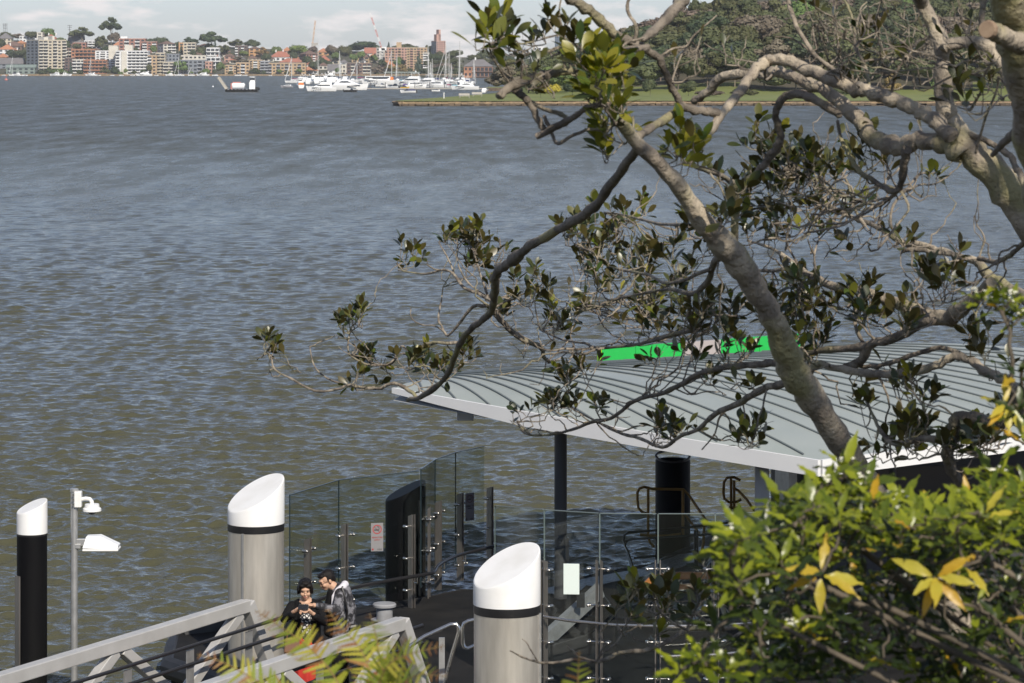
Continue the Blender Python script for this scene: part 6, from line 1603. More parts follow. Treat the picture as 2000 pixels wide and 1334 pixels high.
LB['d1']=Limb([(1665,175),(1650,150),(1620,130),(1595,110),(1560,60),(1545,20),(1535,-15)],11.8,12,5,6)
LB['d2']=Limb([(1700,180),(1690,130),(1672,95),(1668,50),(1655,10),(1640,-10)],11.7,11.9,4.5,3)
LB['d3']=Limb([(1620,135),(1575,95),(1545,75),(1515,72)],11.9,12,3.4,2)
LB['d4']=Limb([(1740,192),(1748,150),(1772,110),(1800,92),(1812,86)],11.5,11.4,4,3)
LB['d5']=Limb([(1668,60),(1640,55),(1615,40),(1590,48)],11.8,12,2.6,1.4)
LB['d6']=Limb([(1670,90),(1690,60),(1680,20),(1700,0),(1720,-6)],11.7,11.8,2.8,1.6)
LB['d7']=Limb([(1895,215),(1915,180),(1925,140),(1940,120)],11.2,11,3.6,3)
LB['d8']=Limb([(1905,300),(1925,230),(1945,180),(1950,150)],11.2,11,3.6,3)
LB['e1']=Limb([(1690,440),(1670,410),(1660,370),(1640,330),(1610,320),(1580,330)],13,13.5,4,2)
LB['e2']=Limb([(1764,474),(1740,440),(1745,400),(1770,372)],12.6,12.6,4,3)
LB['e3']=Limb([(1757,368),(1720,400),(1690,395),(1650,380),(1600,350),(1560,340)],12.2,13.2,5,2)
LB['e4']=Limb([(1600,548),(1590,500),(1600,460),(1580,430)],13.2,13.4,3,1.6)
LB['e5']=Limb([(1560,518),(1535,470),(1545,430),(1525,400)],13.4,13.5,3,1.6)
# unseen upper limbs, added to carry the shading leaves overhead
LB['up1']=Limb([(1800,7,17,11.4),(1780,-200,17,10.8),(1900,-700,17,9.8),(2350,-1400,16,8.6),(2900,-1900,14,8.0)],11,8)
LB['up2']=Limb([(1962,-60,50,8.6),(2100,-500,44,8.6),(2500,-1400,34,8.4),(3200,-2300,24,8.2)],8,8)
pale=('trunk','arch','arch2','big','bigstub','stripe','c1','c2','c4','right')
for k_ in LB:
    mb=MB(); LB[k_].add(mb)
    mb.build('trunk' if k_=='trunk' else 'branch',M['bark_pale' if k_ in pale else 'bark_grey' if k_ in('left1','left1b','cl','cl2','cl3','top1','c3','c5','stub','rdark','up1','up2') else 'bark_twig'],figB,smooth=80)
mb=MB(); q=LB['bigstub'].p[-1]; d_=(LB['bigstub'].p[-1]-LB['bigstub'].p[-2]).normalized(); mb.tube([q+d_*.004,q+d_*.022],[.028,.024],14); M['cut_wood']=mat('cut_wood',(.33,.24,.16),.8,c2=(.22,.15,.10),ns=30); mb.build('cut_end',M['cut_wood'],figB,smooth=0)
mt=MB(); lv=Leaves(FIG,fold=.14,curl=.22)
topL=[LB[k] for k in('cl','tw1','tw2','tw3','tw4','tw5','cl4')]
rgt=[LB[k] for k in('c1','c1b','c2','c2b','c3','c4','c4b','c5','c5b','c6','e1','e2','e3','e4','e5')]
upp=[LB[k] for k in('arch','d1','d2','d3','d4','d5','d6','right','d7','d8','trunk')]
for (x,y,rx,ry,n,Y,pool,sz,mi,br) in [(958,82,20,16,4,10.5,topL,.085,1,0),(985,92,14,14,3,10.6,topL,.08,0,0),(1010,100,22,20,4,10.7,topL,.08,0,.2),(1100,90,30,40,4,10.9,topL,.075,0,.3),(1150,120,40,30,4,10.8,topL,.075,1,0),(1040,160,30,16,3,10.7,topL,.06,0,.3),
   (1640,620,65,38,14,13,rgt,.08,0,.1),(1560,600,55,45,16,13.4,rgt,.08,0,.1),(1540,650,60,45,10,13.3,rgt,.08,0,.15),(1730,630,65,34,12,12.6,rgt,.08,0,.15),(1780,525,55,36,10,12.4,rgt,.078,0,.25),(1840,560,45,30,8,12.1,rgt,.08,0,.2),(1880,640,40,40,6,12,rgt,.08,0,.3),
   (1760,790,55,50,10,12.3,rgt,.08,0,.3),(1800,870,62,36,12,12,rgt,.085,0,.15),(1740,895,40,22,6,12.2,rgt,.085,0,.1),(1900,895,62,36,14,11.8,rgt,.088,0,.1),(1962,850,40,44,9,11.6,rgt,.088,0,.1),(1690,800,30,50,4,12.4,rgt,.08,0,.3),(1960,700,40,60,6,11.8,rgt,.08,0,.2),
   (1480,285,42,26,9,13.2,rgt+[LA['b10']],.082,0,.1),(1540,335,50,55,15,13.2,rgt+[LA['b10']],.08,0,.15),(1490,380,55,55,15,13.2,rgt+[LA['b10']],.08,0,.2),(1620,325,60,50,14,12.8,rgt,.08,0,.25),(1700,330,50,34,6,12.4,rgt,.08,0,.3),(1570,430,60,50,12,13.3,rgt,.078,0,.3),(1650,400,50,40,6,12.9,rgt,.075,0,.4),(1700,480,50,40,5,12.8,rgt,.075,0,.4),(1500,450,50,50,10,13.5,rgt,.078,0,.3),(1840,380,40,30,2,12,rgt,.07,0,.5),(1560,690,60,25,6,13,rgt,.08,0,.1),
   (1690,70,60,50,6,11.8,upp,.06,0,.7),(1760,90,55,60,6,11.6,upp,.075,0,.5),(1640,110,60,50,5,11.9,upp,.06,0,.8),(1900,140,45,60,7,11.1,upp,.075,0,.5),(1930,210,36,40,5,11,upp,.075,0,.3),(1720,150,60,30,4,11.6,upp,.06,0,.7),(1580,60,40,40,3,12,upp,.06,0,.8),(1880,30,30,40,4,11.2,upp,.07,0,.6),(1440,110,60,30,3,12,[LB['arch'],LB['stripe'],LB['left1']],.08,0,.3),(1350,130,40,40,4,11.6,[LB['left1'],LB['tw6'],LB['tw8']],.075,0,.4)]:
    cluster(pool,mt,lv,x,y,rx,ry,n,Y,sz,mi,bare=br,dY=.35)
for k in range(60):
    cluster(rgt,mt,lv,1640+rt.randn()*130,420+rt.randn()*90,20,20,1,12.8,.07,bare=1.0,chain=.8)
for k in range(44):
    cluster(upp,mt,lv,1700+rt.randn()*110,70+rt.randn()*50,20,20,1,11.8,.07,bare=1.0,chain=.8)
mt.build('twigs',M['bark_twig'],figB,smooth=60); lv.build('leaves',[M['fig_leaf'],M['fig_leaf_young']],figB)
# unseen leaf mass added overhead to shade the trunk and limbs
lv=Leaves(FIG,fold=.14,curl=.22); rs=np.random.RandomState(5)
for k in range(760):
    c=(np.array([2.90,6.75,10.8])+rs.randn(3)*np.array([.46,.50,.35])) if k<480 else (np.array([4.3,7.2,11.0])+rs.randn(3)*np.array([1.5,1.5,.45]))
    if c[2]<9.75: c[2]=9.75+rs.rand()*.5
    d=unit(rs.randn(3)*.6+np.array([0,0,1]))
    for j in range(7):
        a=j*2.4; o=unit(d*.4+np.array([math.cos(a),math.sin(a),.2])+rs.randn(3)*.2); lv.put(c+rs.randn(3)*.03,o,d,.085*(.8+.4*rs.rand()),0)
lv.build('crown',[M['fig_leaf'],M['fig_leaf_young']],figB)

# ---- shrub in the lower right corner: whorls of wavy leaves, white flowers
M['shrub_leaf']=leaf_mat('shrub_leaf',(.085,.12,.012),(.13,.17,.03),alt=(.25,.28,.02),rough=.32,transl=.32)
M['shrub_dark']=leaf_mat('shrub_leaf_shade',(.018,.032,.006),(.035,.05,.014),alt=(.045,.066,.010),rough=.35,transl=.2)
M['shrub_yellow']=leaf_mat('shrub_leaf_yellow',(.50,.30,.02),(.42,.30,.05),alt=(.46,.40,.05),rough=.4,transl=.35)
M['petal']=mat('white_petal',(.75,.74,.60),.6)
M['stem']=mat('shrub_stem',(.13,.105,.075),.8,c2=(.07,.057,.04),ns=14,bump=.3,bs=60)
shr=empty('flowering_shrub',(3.9,6.6,bank_z(6.6)),0,'blurred glossy green shrub with white flower heads and yellow leaves filling the lower right corner','shrub')
base=shr.location.copy()
LANC=(.02,.08,.13,.15,.14,.10,.05,.004)
ls=Leaves(LANC,fold=.22,curl=.45,wavy=.055); sm=MB(); fm=MB()
def loc(v): return np.array(v)-np.array(base)
def whorl(px,py,Y,n,size,mi,flower=False,tilt=None):
    pos=loc(P(px,py,Y)); d=unit(np.array([0,-.15,1.0])+rt.randn(3)*.3) if tilt is None else unit(np.array(tilt)+rt.randn(3)*.12)
    e1=unit(np.cross(d,rt.randn(3))); e2=np.cross(d,e1); a0=rt.rand()*6
    for k in range(n):
        a=a0+k*2.4; f=k/n
        o=unit(d*(.75-f*.8)+(e1*math.cos(a)+e2*math.sin(a))*(.65+.4*f)+rt.randn(3)*.08)
        if mi==2: o=unit(o+np.array([0,0,-.35-.5*rt.rand()])+rt.randn(3)*.22)
        ls.put(pos-d*.02*f+o*.008,o,d+rt.randn(3)*.12,size*(.78 if mi!=2 else .92)*(.75+.4*rt.rand()),mi if rt.rand()<.93 else (2 if rt.rand()<.35 else mi),.8+.3*rt.rand())
    if flower:
        for k in range(7):
            q=pos+d*(.012+.012*rt.rand())+(e1*rt.randn()+e2*rt.randn())*.012
            for j in range(5):
                a=j*1.2566; o=unit(e1*math.cos(a)+e2*math.sin(a)+d*.5); s_=.0056
                x=np.cross(o,d); fm.add([q,q+o*s_*.6+x*s_*.35,q+o*s_*1.1,q+o*s_*.6-x*s_*.35],[(0,1,2,3)])
    return pos,d
stems=[]
def stem(a,b,r0,r1,bend=.1):
    a=np.array(a,float);b=np.array(b,float); n=7; off=rt.randn(3)*bend*np.linalg.norm(b-a)
    pts=[Vector(a+(b-a)*i/n+off*math.sin(PI*i/n)+rt.randn(3)*.004) for i in range(n+1)]
    sm.tube(pts,[r0+(r1-r0)*i/n for i in range(n+1)],7)
    stems.append(pts); return pts
root=[(0,0,-.15)]
mains=[]
for (px,py,Y,r1) in [(1560,1120,6.3,.010),(1640,1040,6.7,.010),(1760,1000,6.9,.011),(1860,1060,6.5,.011),(1950,1000,6.8,.010),(1480,1200,6.1,.008),(1700,1180,6.2,.010),(1900,1180,6.1,.010),(2080,1000,6.8,.010)]:
    mains.append(stem((rt.randn()*.06,rt.randn()*.06,-.15),loc(P(px,py,Y)),.013,r1*.7,.06))
def near_stem(q):
    best=None
    for pts in stems:
        for p in pts[2:]:
            d=(p-Vector(q)).length
            if best is None or d<best[0]: best=(d,p)
    return np.array(best[1])
spec=[]  # px,py,Y,n,size,mi,flower
for q in [(1650,915,6.7,12,.095,0,1),(1610,950,6.6,11,.095,0,1),(1690,950,6.6,11,.10,0,1),(1570,985,6.5,11,.10,0,0),(1525,985,6.5,10,.095,0,0),(1440,1040,6.3,12,.10,0,1),(1420,1070,6.3,10,.10,0,1),(1500,1040,6.4,10,.10,1,0),(1760,980,6.8,11,.09,0,1),(1740,1010,6.7,10,.09,0,0),(1820,1000,6.8,10,.09,0,0),(1940,930,6.9,12,.095,0,1),(1985,960,6.9,11,.10,0,1),(1890,980,6.8,10,.09,0,0),(1480,1165,6.1,9,.10,0,1),(1430,1150,6.1,7,.09,0,0),(1400,1230,6.2,9,.09,1,0),(1560,1230,6.2,9,.09,0,1),(1370,1290,6.0,12,.085,0,0),(1330,1310,6.0,10,.08,0,0),(1420,1310,6.0,12,.085,0,0),(1500,1290,6.1,9,.09,1,0),(1780,1095,6.5,8,.09,0,1)]: spec.append(q)
for q in [(1605,1118,6.0,6,.088,2,0),(1828,1125,6.0,7,.086,2,0),(1885,1105,6.1,4,.07,2,0)]: spec.append(q)
# tall side shoot at the right edge with its own flower heads
sp0=stem(loc(P(2080,1000,6.8)),loc(P(1975,760,6.9)),.009,.006,.05); stem(np.array(sp0[-1]),loc(P(1945,600,6.9)),.006,.004,.06); stem(loc(P(2010,840,6.9)),loc(P(2010,700,6.8)),.005,.004,.06)
for q in [(1945,595,6.9,12,.08,0,1),(1915,585,6.9,8,.07,0,1),(1975,585,6.9,11,.08,0,1),(1990,620,6.9,8,.08,0,1),(1985,730,6.8,8,.09,1,0),(1965,790,6.8,6,.08,2,0),(1990,800,6.8,8,.085,1,0),(2000,860,6.8,8,.09,0,0)]: spec.append(q)
for k in range(80):
    px=1430+rt.rand()*600; lim=np.interp(px,[1380,1480,1560,1650,1780,1850,1950,2050],[1080,1030,990,935,990,1000,950,940])
    spec.append((px,lim+rt.rand()*95,6.45+rt.randn()*.25,rt.randint(8,12),.078,0,0))
for k in range(185):
    px=1430+rt.rand()*610; py=1000+rt.rand()*330
    lim=np.interp(px,[1380,1480,1560,1650,1780,1850,1950,2050],[1080,1030,990,940,1000,1010,960,950])
    if py<lim+25: py=lim+25+rt.rand()*60
    if py>1150 and px<1460 and rt.rand()<.6: continue
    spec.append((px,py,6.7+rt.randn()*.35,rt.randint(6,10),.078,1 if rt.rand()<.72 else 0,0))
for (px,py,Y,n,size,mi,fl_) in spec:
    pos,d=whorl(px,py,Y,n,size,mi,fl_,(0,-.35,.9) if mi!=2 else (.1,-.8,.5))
    if len(stems)>0:
        b=near_stem(pos); 
        if np.linalg.norm(b-pos)>.03: stem(b,pos,.0038,.0022,.10)
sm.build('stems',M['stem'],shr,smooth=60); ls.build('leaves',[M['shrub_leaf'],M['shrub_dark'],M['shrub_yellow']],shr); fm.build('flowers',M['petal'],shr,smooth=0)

# ---- ferns at the bottom edge
M['fern']=leaf_mat('fern_frond',(.20,.25,.025),(.24,.28,.05),alt=(.40,.36,.05),rough=.5,transl=.35)
M['fern_tip']=leaf_mat('fern_tip',(.20,.085,.03),(.2,.1,.04),alt=(.30,.16,.05),rough=.6,transl=.25)
M['fern_stalk']=mat('fern_stalk',(.22,.15,.05),.6)
PIN=(.06,.105,.06,.10,.055,.092,.05,.08,.045,.062,.032,.04,.008)
def frond(lf,mb,path,Yt,Yb,plen,base):
    """path in photo pixels from tip to foot: stalk with lobed pinnae on both sides"""
    k=len(path); pts=catmull([np.array(P(x,y,Yt+(Yb-Yt)*i/(k-1)))-np.array(base) for i,(x,y) in enumerate(path)],10)
    n=len(pts); mb.tube([Vector(p) for p in pts],[.0008+.0022*i/n for i in range(n)],5)
    L_=sum(np.linalg.norm(pts[i+1]-pts[i]) for i in range(n-1))
    acc=0; nxt=.006
    for i in range(1,n-1):
        acc+=np.linalg.norm(pts[i]-pts[i-1])
        while acc>=nxt and nxt<L_*.72:
            f=min(1,nxt/L_); nxt+=.0150
            t=unit(pts[i]-pts[i-1]); nr=unit(np.cross(t,np.array([.1,-1,.75]))); pl=plen*min(1,.18+f*3.4)*(1-.2*f)
            for sg in(-1,1):
                o=unit(nr*sg-t*.5+rt.randn(3)*.09+np.array([0,0,.05])); up=np.cross(o,t)*sg
                if up[2]<0: up=-up
                lf.put(pts[i],o,up+rt.randn(3)*.12,pl*(.85+.3*rt.rand()),1 if (rt.rand()<.07 or f<.07) else 0,1.2)
                if rt.rand()<.3: lf.put(pts[i]+o*pl*.80,o,up,pl*.22,1,1.5)
def fern(name,x0,y0,Y,label,fronds,plen):
    bx=PX(x0,Y); bz=bank_z(Y); t=empty(name,(bx,Y,bz),0,label,'fern')
    lf=Leaves(PIN,fold=.12,curl=.25); mb=MB()
    for (path,Yt) in fronds: frond(lf,mb,path+[((path[-1][0]*2+x0)/3,path[-1][1]+90),(x0,1334+ (EYE-bz-1.0)*0+320)],Yt,Y,plen,(bx,Y,bz))
    # stalk foot reaches the ground
    foot=np.array(P(x0,1654,Y))-np.array((bx,Y,bz)); mb.tube([Vector(foot),Vector((0,0,-.05))],[.006,.009],6)
    mb.build('stalks',M['fern_stalk'],t); lf.build('fronds',[M['fern'],M['fern_tip']],t)
    return t
fern('fern',700,1500,6.1,'blurred yellow green fern with brown tipped fronds at the bottom edge before the people',[
 ([(498,1192),(545,1222),(600,1262),(645,1310),(680,1380)],6.5),([(385,1278),(440,1296),(510,1335),(590,1390)],6.1),
 ([(640,1188),(662,1222),(700,1262),(726,1320),(735,1390)],6.4),([(868,1262),(812,1274),(762,1296),(738,1340),(728,1390)],5.9),([(872,1322),(820,1318),(780,1340),(750,1385)],5.8),
 ([(722,1198),(730,1225),(738,1262),(742,1320),(740,1390)],6.8),([(795,1245),(780,1272),(765,1310),(750,1380)],6.0),([(470,1330),(530,1352),(600,1390)],5.8),([(840,1352),(800,1362),(765,1392)],5.6)],.050)
fern('fern',1128,1480,6.0,'small upright bright green fern frond standing alone at the bottom edge by the nearest pile',[([(1132,1272),(1130,1300),(1128,1345),(1127,1400)],5.9)],.044)
# ------------------------------------------------------------------ the two people on the gangway
M['skin']=mat('skin',(.56,.35,.24),.5,c2=(.50,.30,.20),ns=12,spec=.35)
M['hair']=mat('black_hair',(.007,.006,.006),.5,c2=(.012,.009,.008),ns=30,stretch=(4,4,.6),bump=.3,bs=120,spec=.2)
M['black_cloth']=mat('black_cloth',(.009,.009,.010),.85,bump=.3,bs=60,spec=.15)
M['red_cloth']=mat('red_cloth',(.50,.03,.018),.8,c2=(.38,.02,.014),ns=5,stretch=(3,3,.5),bump=.4,bs=14)
M['lining']=mat('hood_lining',(.62,.60,.64),.8)
M['lens']=mat('spectacle_lens',(.03,.03,.035),.1)
M['phone']=mat('phone_black',(.015,.015,.017),.25)
M['bag']=mat('black_bag',(.012,.012,.013),.4)
M['brown_bag']=mat('brown_bag',(.16,.08,.045),.5)
M['lip']=mat('lip',(.36,.13,.10),.5); M['eye']=mat('eye_dark',(.02,.015,.012),.3)
def pattern(name,cols,scale,kind='noise'):
    m=mat(name,cols[0],.85); nt=m.node_tree; N=nt.nodes; L=nt.links
    tc=N.new('ShaderNodeTexCoord')
    t=N.new('ShaderNodeTexNoise' if kind=='noise' else 'ShaderNodeTexVoronoi'); t.inputs['Scale'].default_value=scale
    if kind=='noise': t.inputs['Detail'].default_value=6; t.inputs['Roughness'].default_value=.68
    else: t.feature='DISTANCE_TO_EDGE'
    L.new(tc.outputs['Object'],t.inputs['Vector'])
    r=N.new('ShaderNodeValToRGB'); r.color_ramp.interpolation='CONSTANT'
    e=r.color_ramp.elements; st=(.0,.47,.54) if kind=='noise' else (0,.17,.9)
    e[0].position=0; e[0].color=(*cols[0],1); e[1].position=st[1]; e[1].color=(*cols[1],1)
    if len(cols)>2: x=e.new(st[2]); x.color=(*cols[2],1)
    L.new(t.outputs['Fac' if kind=='noise' else 'Distance'],r.inputs[0]); L.new(r.outputs[0],N['Principled BSDF'].inputs['Base Color']); return m
M['camo']=pattern('grey_camouflage',[(.012,.012,.015),(.055,.055,.062),(.17,.168,.185)],13)
M['blouse']=pattern('black_white_print',[(.02,.02,.025),(.62,.60,.57)],26,'vor')

def blob(name,parts,m,parent,vox=.007,smooth=4,extra=None):
    """one continuous surface from overlapping tapered limbs and ellipsoids"""
    mb=MB()
    for q in parts:
        if q[0]=='t':      # tapered chain: points, radii
            pts=[Vector(p) for p in q[1]]; rr_=q[2]
            P2=[];R2=[]
            for i in range(len(pts)-1):
                for k in range(4):
                    f=k/4; P2.append(pts[i].lerp(pts[i+1],f)); R2.append(rr_[i]*(1-f)+rr_[i+1]*f)
            P2.append(pts[-1]); R2.append(rr_[-1])
            mb.tube(P2,R2,12)
            for p,r in zip(pts,rr_): mb.ell(p,(r,r,r),12,8)
        elif q[0]=='e': mb.ell(q[1],q[2],16,10,Euler(q[3]).to_matrix() if len(q)>3 else None)
        elif q[0]=='m': mb.add(q[1],q[2])
    me=mb.mesh('tmp',m,0); o=link('tmp',me)
    r=o.modifiers.new('r','REMESH'); r.mode='VOXEL'; r.voxel_size=vox
    s=o.modifiers.new('s','SMOOTH'); s.factor=.5; s.iterations=smooth
    dg=bpy.context.evaluated_depsgraph_get(); m2=bpy.data.meshes.new_from_object(o.evaluated_get(dg))
    bpy.data.objects.remove(o); m2.materials.clear(); m2.materials.append(m)
    m2.polygons.foreach_set('use_smooth',[True]*len(m2.polygons)); m2.name=name
    return link(name,m2,parent)
def rotp(pts,c,M3): c=Vector(c); return [c+M3@(Vector(p)-c) for p in pts]
def hand(wrist,dirv,up,thumb_side,curl=.5,s=1.0):
    """palm, four unequal bent fingers and a thumb leaving the side of the palm"""
    w=Vector(wrist); d=Vector(dirv).normalized(); u=Vector(up); u=(u-d*u.dot(d)).normalized(); x=d.cross(u)*thumb_side
    out=[('t',[w,w+d*.035*s,w+d*.08*s],[.022*s,.026*s,.027*s]),('t',[w+d*.03*s+x*.018*s,w+d*.08*s+x*.026*s],[.015*s,.014*s]),('t',[w+d*.03*s-x*.018*s,w+d*.078*s-x*.026*s],[.015*s,.013*s])]
    for k,(off,ln) in enumerate(((.027,.070),(.009,.078),(-.009,.072),(-.026,.056))):
        b=w+d*.082*s+x*off*s; a=curl*(.8+.12*k)
        p=[b]; dd=d.copy(); ax=x*thumb_side
        for j,f in enumerate((.45,.32,.23)):
            dd=(dd*math.cos(a)-u*math.sin(a)); 
            nd=dd.normalized(); p.append(p[-1]+nd*ln*f*s); uu=(u*math.cos(a)+d*math.sin(a)); dd=nd
        out.append(('t',p,[.0095*s,.0088*s,.008*s,.0068*s]))
    b=w+d*.025*s+x*.024*s
    out.append(('t',[b,b+(d*.6+x*.8).normalized()*.032*s-u*.006*s,b+(d*.6+x*.8).normalized()*.032*s+(d*.9+x*.15-u*.3).normalized()*.03*s],[.0125*s,.0105*s,.0085*s]))
    return out
def head_parts(c,yaw,pitch,roll=0):
    """head with brow, nose, cheeks, jaw, lips and ears; local -y is the face"""
    E=Euler((pitch,roll,yaw),'XYZ'); Mh=E.to_matrix(); c=Vector(c)
    def q(x,y,z): return c+Mh@Vector((x,y,z))
    def el(p,r,a=(0,0,0)): 
        return ('e2',q(*p),r,Mh@Euler(a).to_matrix())
    L_=[el((0,.012,.03),(.074,.092,.088)),el((0,-.028,-.035),(.058,.062,.072)),el((0,-.05,-.085),(.032,.034,.026)),el((0,-.088,-.012),(.0125,.018,.028),(.25,0,0)),el((0,-.100,-.028),(.016,.014,.011)),
        el((-.034,-.068,-.03),(.026,.024,.026)),el((.034,-.068,-.03),(.026,.024,.026)),el((0,-.078,.028),(.052,.02,.014)),el((0,-.083,-.06),(.024,.012,.012)),
        el((-.076,.01,-.01),(.010,.020,.032)),el((.076,.01,-.01),(.010,.020,.032)),el((-.028,-.078,.004),(.015,.012,.009)),el((.028,-.078,.004),(.015,.012,.009))]
    return L_,q,Mh
_old=blob
def blob2(name,parts,m,parent,vox=.007,smooth=3):
    out=[]
    for p in parts:
        if p[0]=='e2':
            mb=MB(); mb.ell(p[1],p[2],16,10,p[3]); out.append(('m',mb.v,mb.f))
        else: out.append(p)
    return _old(name,out,m,parent,vox,smooth)
def face_bits(parent,q,Mh,brow=True):
    mb=MB()
    for sx in(-1,1): mb.ell(q(sx*.029,-.0875,.004),(.011,.004,.0045),10,6,Mh)
    mb.build('eyes',M['eye'],parent)
    mb=MB(); mb.ell(q(0,-.094,-.061),(.021,.005,.007),12,6,Mh); mb.build('mouth',M['lip'],parent)
    mb=MB()
    for sx in(-1,1): mb.ell(q(sx*.030,-.0925,.024),(.020,.005,.004),10,6,Mh)
    mb.build('eyebrows',M['hair'],parent)

# woman -----------------------------------------------------------------------
Yp=36.1
w_=empty('person',(PX(597,Yp),Yp,DECK),0,'woman with short black hair in black jacket and red skirt, looking down at a phone','person')
hd,q,Mh=head_parts((-.002,-.06,1.46),R(6),R(14))
lh=hand((-.115,-.305,1.24),(.72,-.35,.45),(-.3,.5,.8),-1,.75,.95); rh=hand((.105,-.31,1.215),(-.62,-.45,.55),(.3,.5,.8),1,.75,.95)
body=[('t',[(0,.02,.92),(0,.02,1.05),(0,.02,1.18),(0,.015,1.27)],[.13,.12,.135,.10]),('t',[(0,.012,1.27),(-.002,-.03,1.38)],[.058,.052]),
      ('t',[(-.085,.03,.86),(-.09,.02,.46),(-.09,.04,.07)],[.09,.058,.038]),('t',[(.085,.03,.86),(.09,.02,.46),(.09,.04,.07)],[.09,.058,.038]),('t',[(-.09,.03,.045),(-.095,-.10,.03)],[.04,.03]),('t',[(.09,.03,.045),(.095,-.10,.03)],[.04,.03]),
      ('t',[(-.155,.02,1.225),(-.250,-.11,1.112),(-.115,-.305,1.24)],[.040,.036,.024]),('t',[(.155,.02,1.225),(.225,-.12,1.085),(.105,-.31,1.215)],[.040,.036,.024]),('t',[(-.155,.02,1.225),(.155,.02,1.225)],[.04,.04])]+hd+lh+rh
blob2('body',body,M['skin'],w_,.0055,3)
face_bits(w_,q,Mh)
hp=[]
for (p,r) in [((0,.03,.055),(.088,.098,.080)),((-.080,.030,-.012),(.022,.042,.060)),((.080,.030,-.012),(.022,.042,.060)),((-.086,.02,-.05),(.012,.02,.022)),((.088,.02,-.046),(.012,.02,.022)),((-.074,.008,.01),(.016,.03,.05)),((.074,.008,.01),(.016,.03,.05)),((.0,.06,-.06),(.07,.05,.05)),((0,.075,-.02),(.075,.045,.08)),((-.03,-.058,.074),(.050,.034,.026)),((.035,-.058,.072),(.046,.034,.026)),((0,-.03,.10),(.06,.06,.035)),((-.066,-.035,.035),(.022,.035,.05)),((.066,-.035,.035),(.022,.035,.05))]: hp.append(('e2',q(*p),r,Mh))
blob2('hair',hp,M['hair'],w_,.006,2)
jk=[('t',[(-.075,.03,.78),(-.075,.03,1.0),(-.085,.02,1.16),(-.08,.02,1.26)],[.105,.098,.105,.075]),('t',[(.085,.03,.80),(.085,.03,1.0),(.09,.02,1.16),(.08,.02,1.26)],[.10,.096,.105,.075]),('t',[(0,.07,.80),(0,.07,1.2),(0,.05,1.27)],[.10,.09,.07]),
    ('t',[(-.168,.02,1.245),(-.252,-.11,1.115),(-.145,-.27,1.195)],[.062,.055,.042]),('t',[(.168,.02,1.245),(.228,-.12,1.085),(.13,-.28,1.175)],[.062,.055,.042]),('t',[(-.168,.02,1.248),(-.075,.055,1.275)],[.058,.036]),('t',[(.168,.02,1.248),(.075,.055,1.275)],[.058,.036]),('t',[(-.06,-.045,1.27),(-.055,-.085,1.08),(-.055,-.075,.84)],[.035,.03,.03]),('t',[(.07,-.045,1.27),(.075,-.08,1.08),(.085,-.07,.82)],[.035,.03,.03])]
blob2('jacket',jk,M['black_cloth'],w_,.008,3)
blob2('blouse',[('t',[(.012,-.055,.86),(.012,-.068,1.0),(.010,-.075,1.12),(.0,-.045,1.255)],[.068,.075,.075,.05])],M['blouse'],w_,.007,2)
sk=[('t',[(0,.02,.95),(0,.02,.80),(0,.02,.45),(0,.02,.14)],[.125,.15,.165,.18])]
for k in range(9):
    a=k*.7; sk.append(('t',[(.10*math.cos(a),.02+.10*math.sin(a),.9),(.165*math.cos(a),.02+.165*math.sin(a),.14)],[.03,.036]))
blob2('skirt',sk,M['red_cloth'],w_,.010,2)
blob2('shoe',[('t',[(-.09,.05,.035),(-.10,-.13,.03)],[.048,.036])],M['black_cloth'],w_,.01,2); blob2('shoe',[('t',[(.09,.05,.035),(.10,-.13,.03)],[.048,.036])],M['black_cloth'],w_,.01,2)
ph=empty('phone',(PX(597,Yp)+.0,Yp-.385,DECK+1.305),R(-8),'black phone held between the two people on the gangway','phone')
mb=MB(); mb.box((0,0,0),(.125,.010,.062),rot=Euler((R(-28),0,0)).to_matrix()); mb.build('phone_case',M['phone'],ph,smooth=0,bevel=.003)
mb=MB(); mb.box((0,.0055,.003),(.112,.002,.052),rot=Euler((R(-28),0,0)).to_matrix()); mb.build('screen',M['lens'],ph,smooth=0)
mb=MB(); mb.box((0,.006,.033),(.11,.004,.004)); mb.build('bright_rim',M['stainless'],ph,smooth=0)
bg_=empty('handbag',(PX(597,Yp)-.15,Yp-.10,DECK+.80),R(8),'brown handbag hanging in front of the red skirt','bag')
mb=MB(); mb.add([(-.11,-.035,-.09),(.11,-.035,-.09),(.11,.035,-.09),(-.11,.035,-.09),(-.085,-.015,.08),(.085,-.015,.08),(.085,.015,.08),(-.085,.015,.08)],[(3,2,1,0),(4,5,6,7),(0,1,5,4),(1,2,6,5),(2,3,7,6),(3,0,4,7)]); mb.build('body',M['brown_bag'],bg_,smooth=0,bevel=.012)
mb=MB(); mb.tube([(-.07,0,.08),(-.06,0,.20),(0,.0,.26),(.06,0,.20),(.07,0,.08)],.007,7); mb.build('handle',M['brown_bag'],bg_)

# man -------------------------------------------------------------------------
Ym=36.35
m_=empty('person',(PX(655,Ym),Ym,DECK),0,'man with glasses in a grey camouflage hooded jacket leaning over the same phone','person')
hd,q,Mh=head_parts((-.105,-.02,1.525),R(-62),R(26))
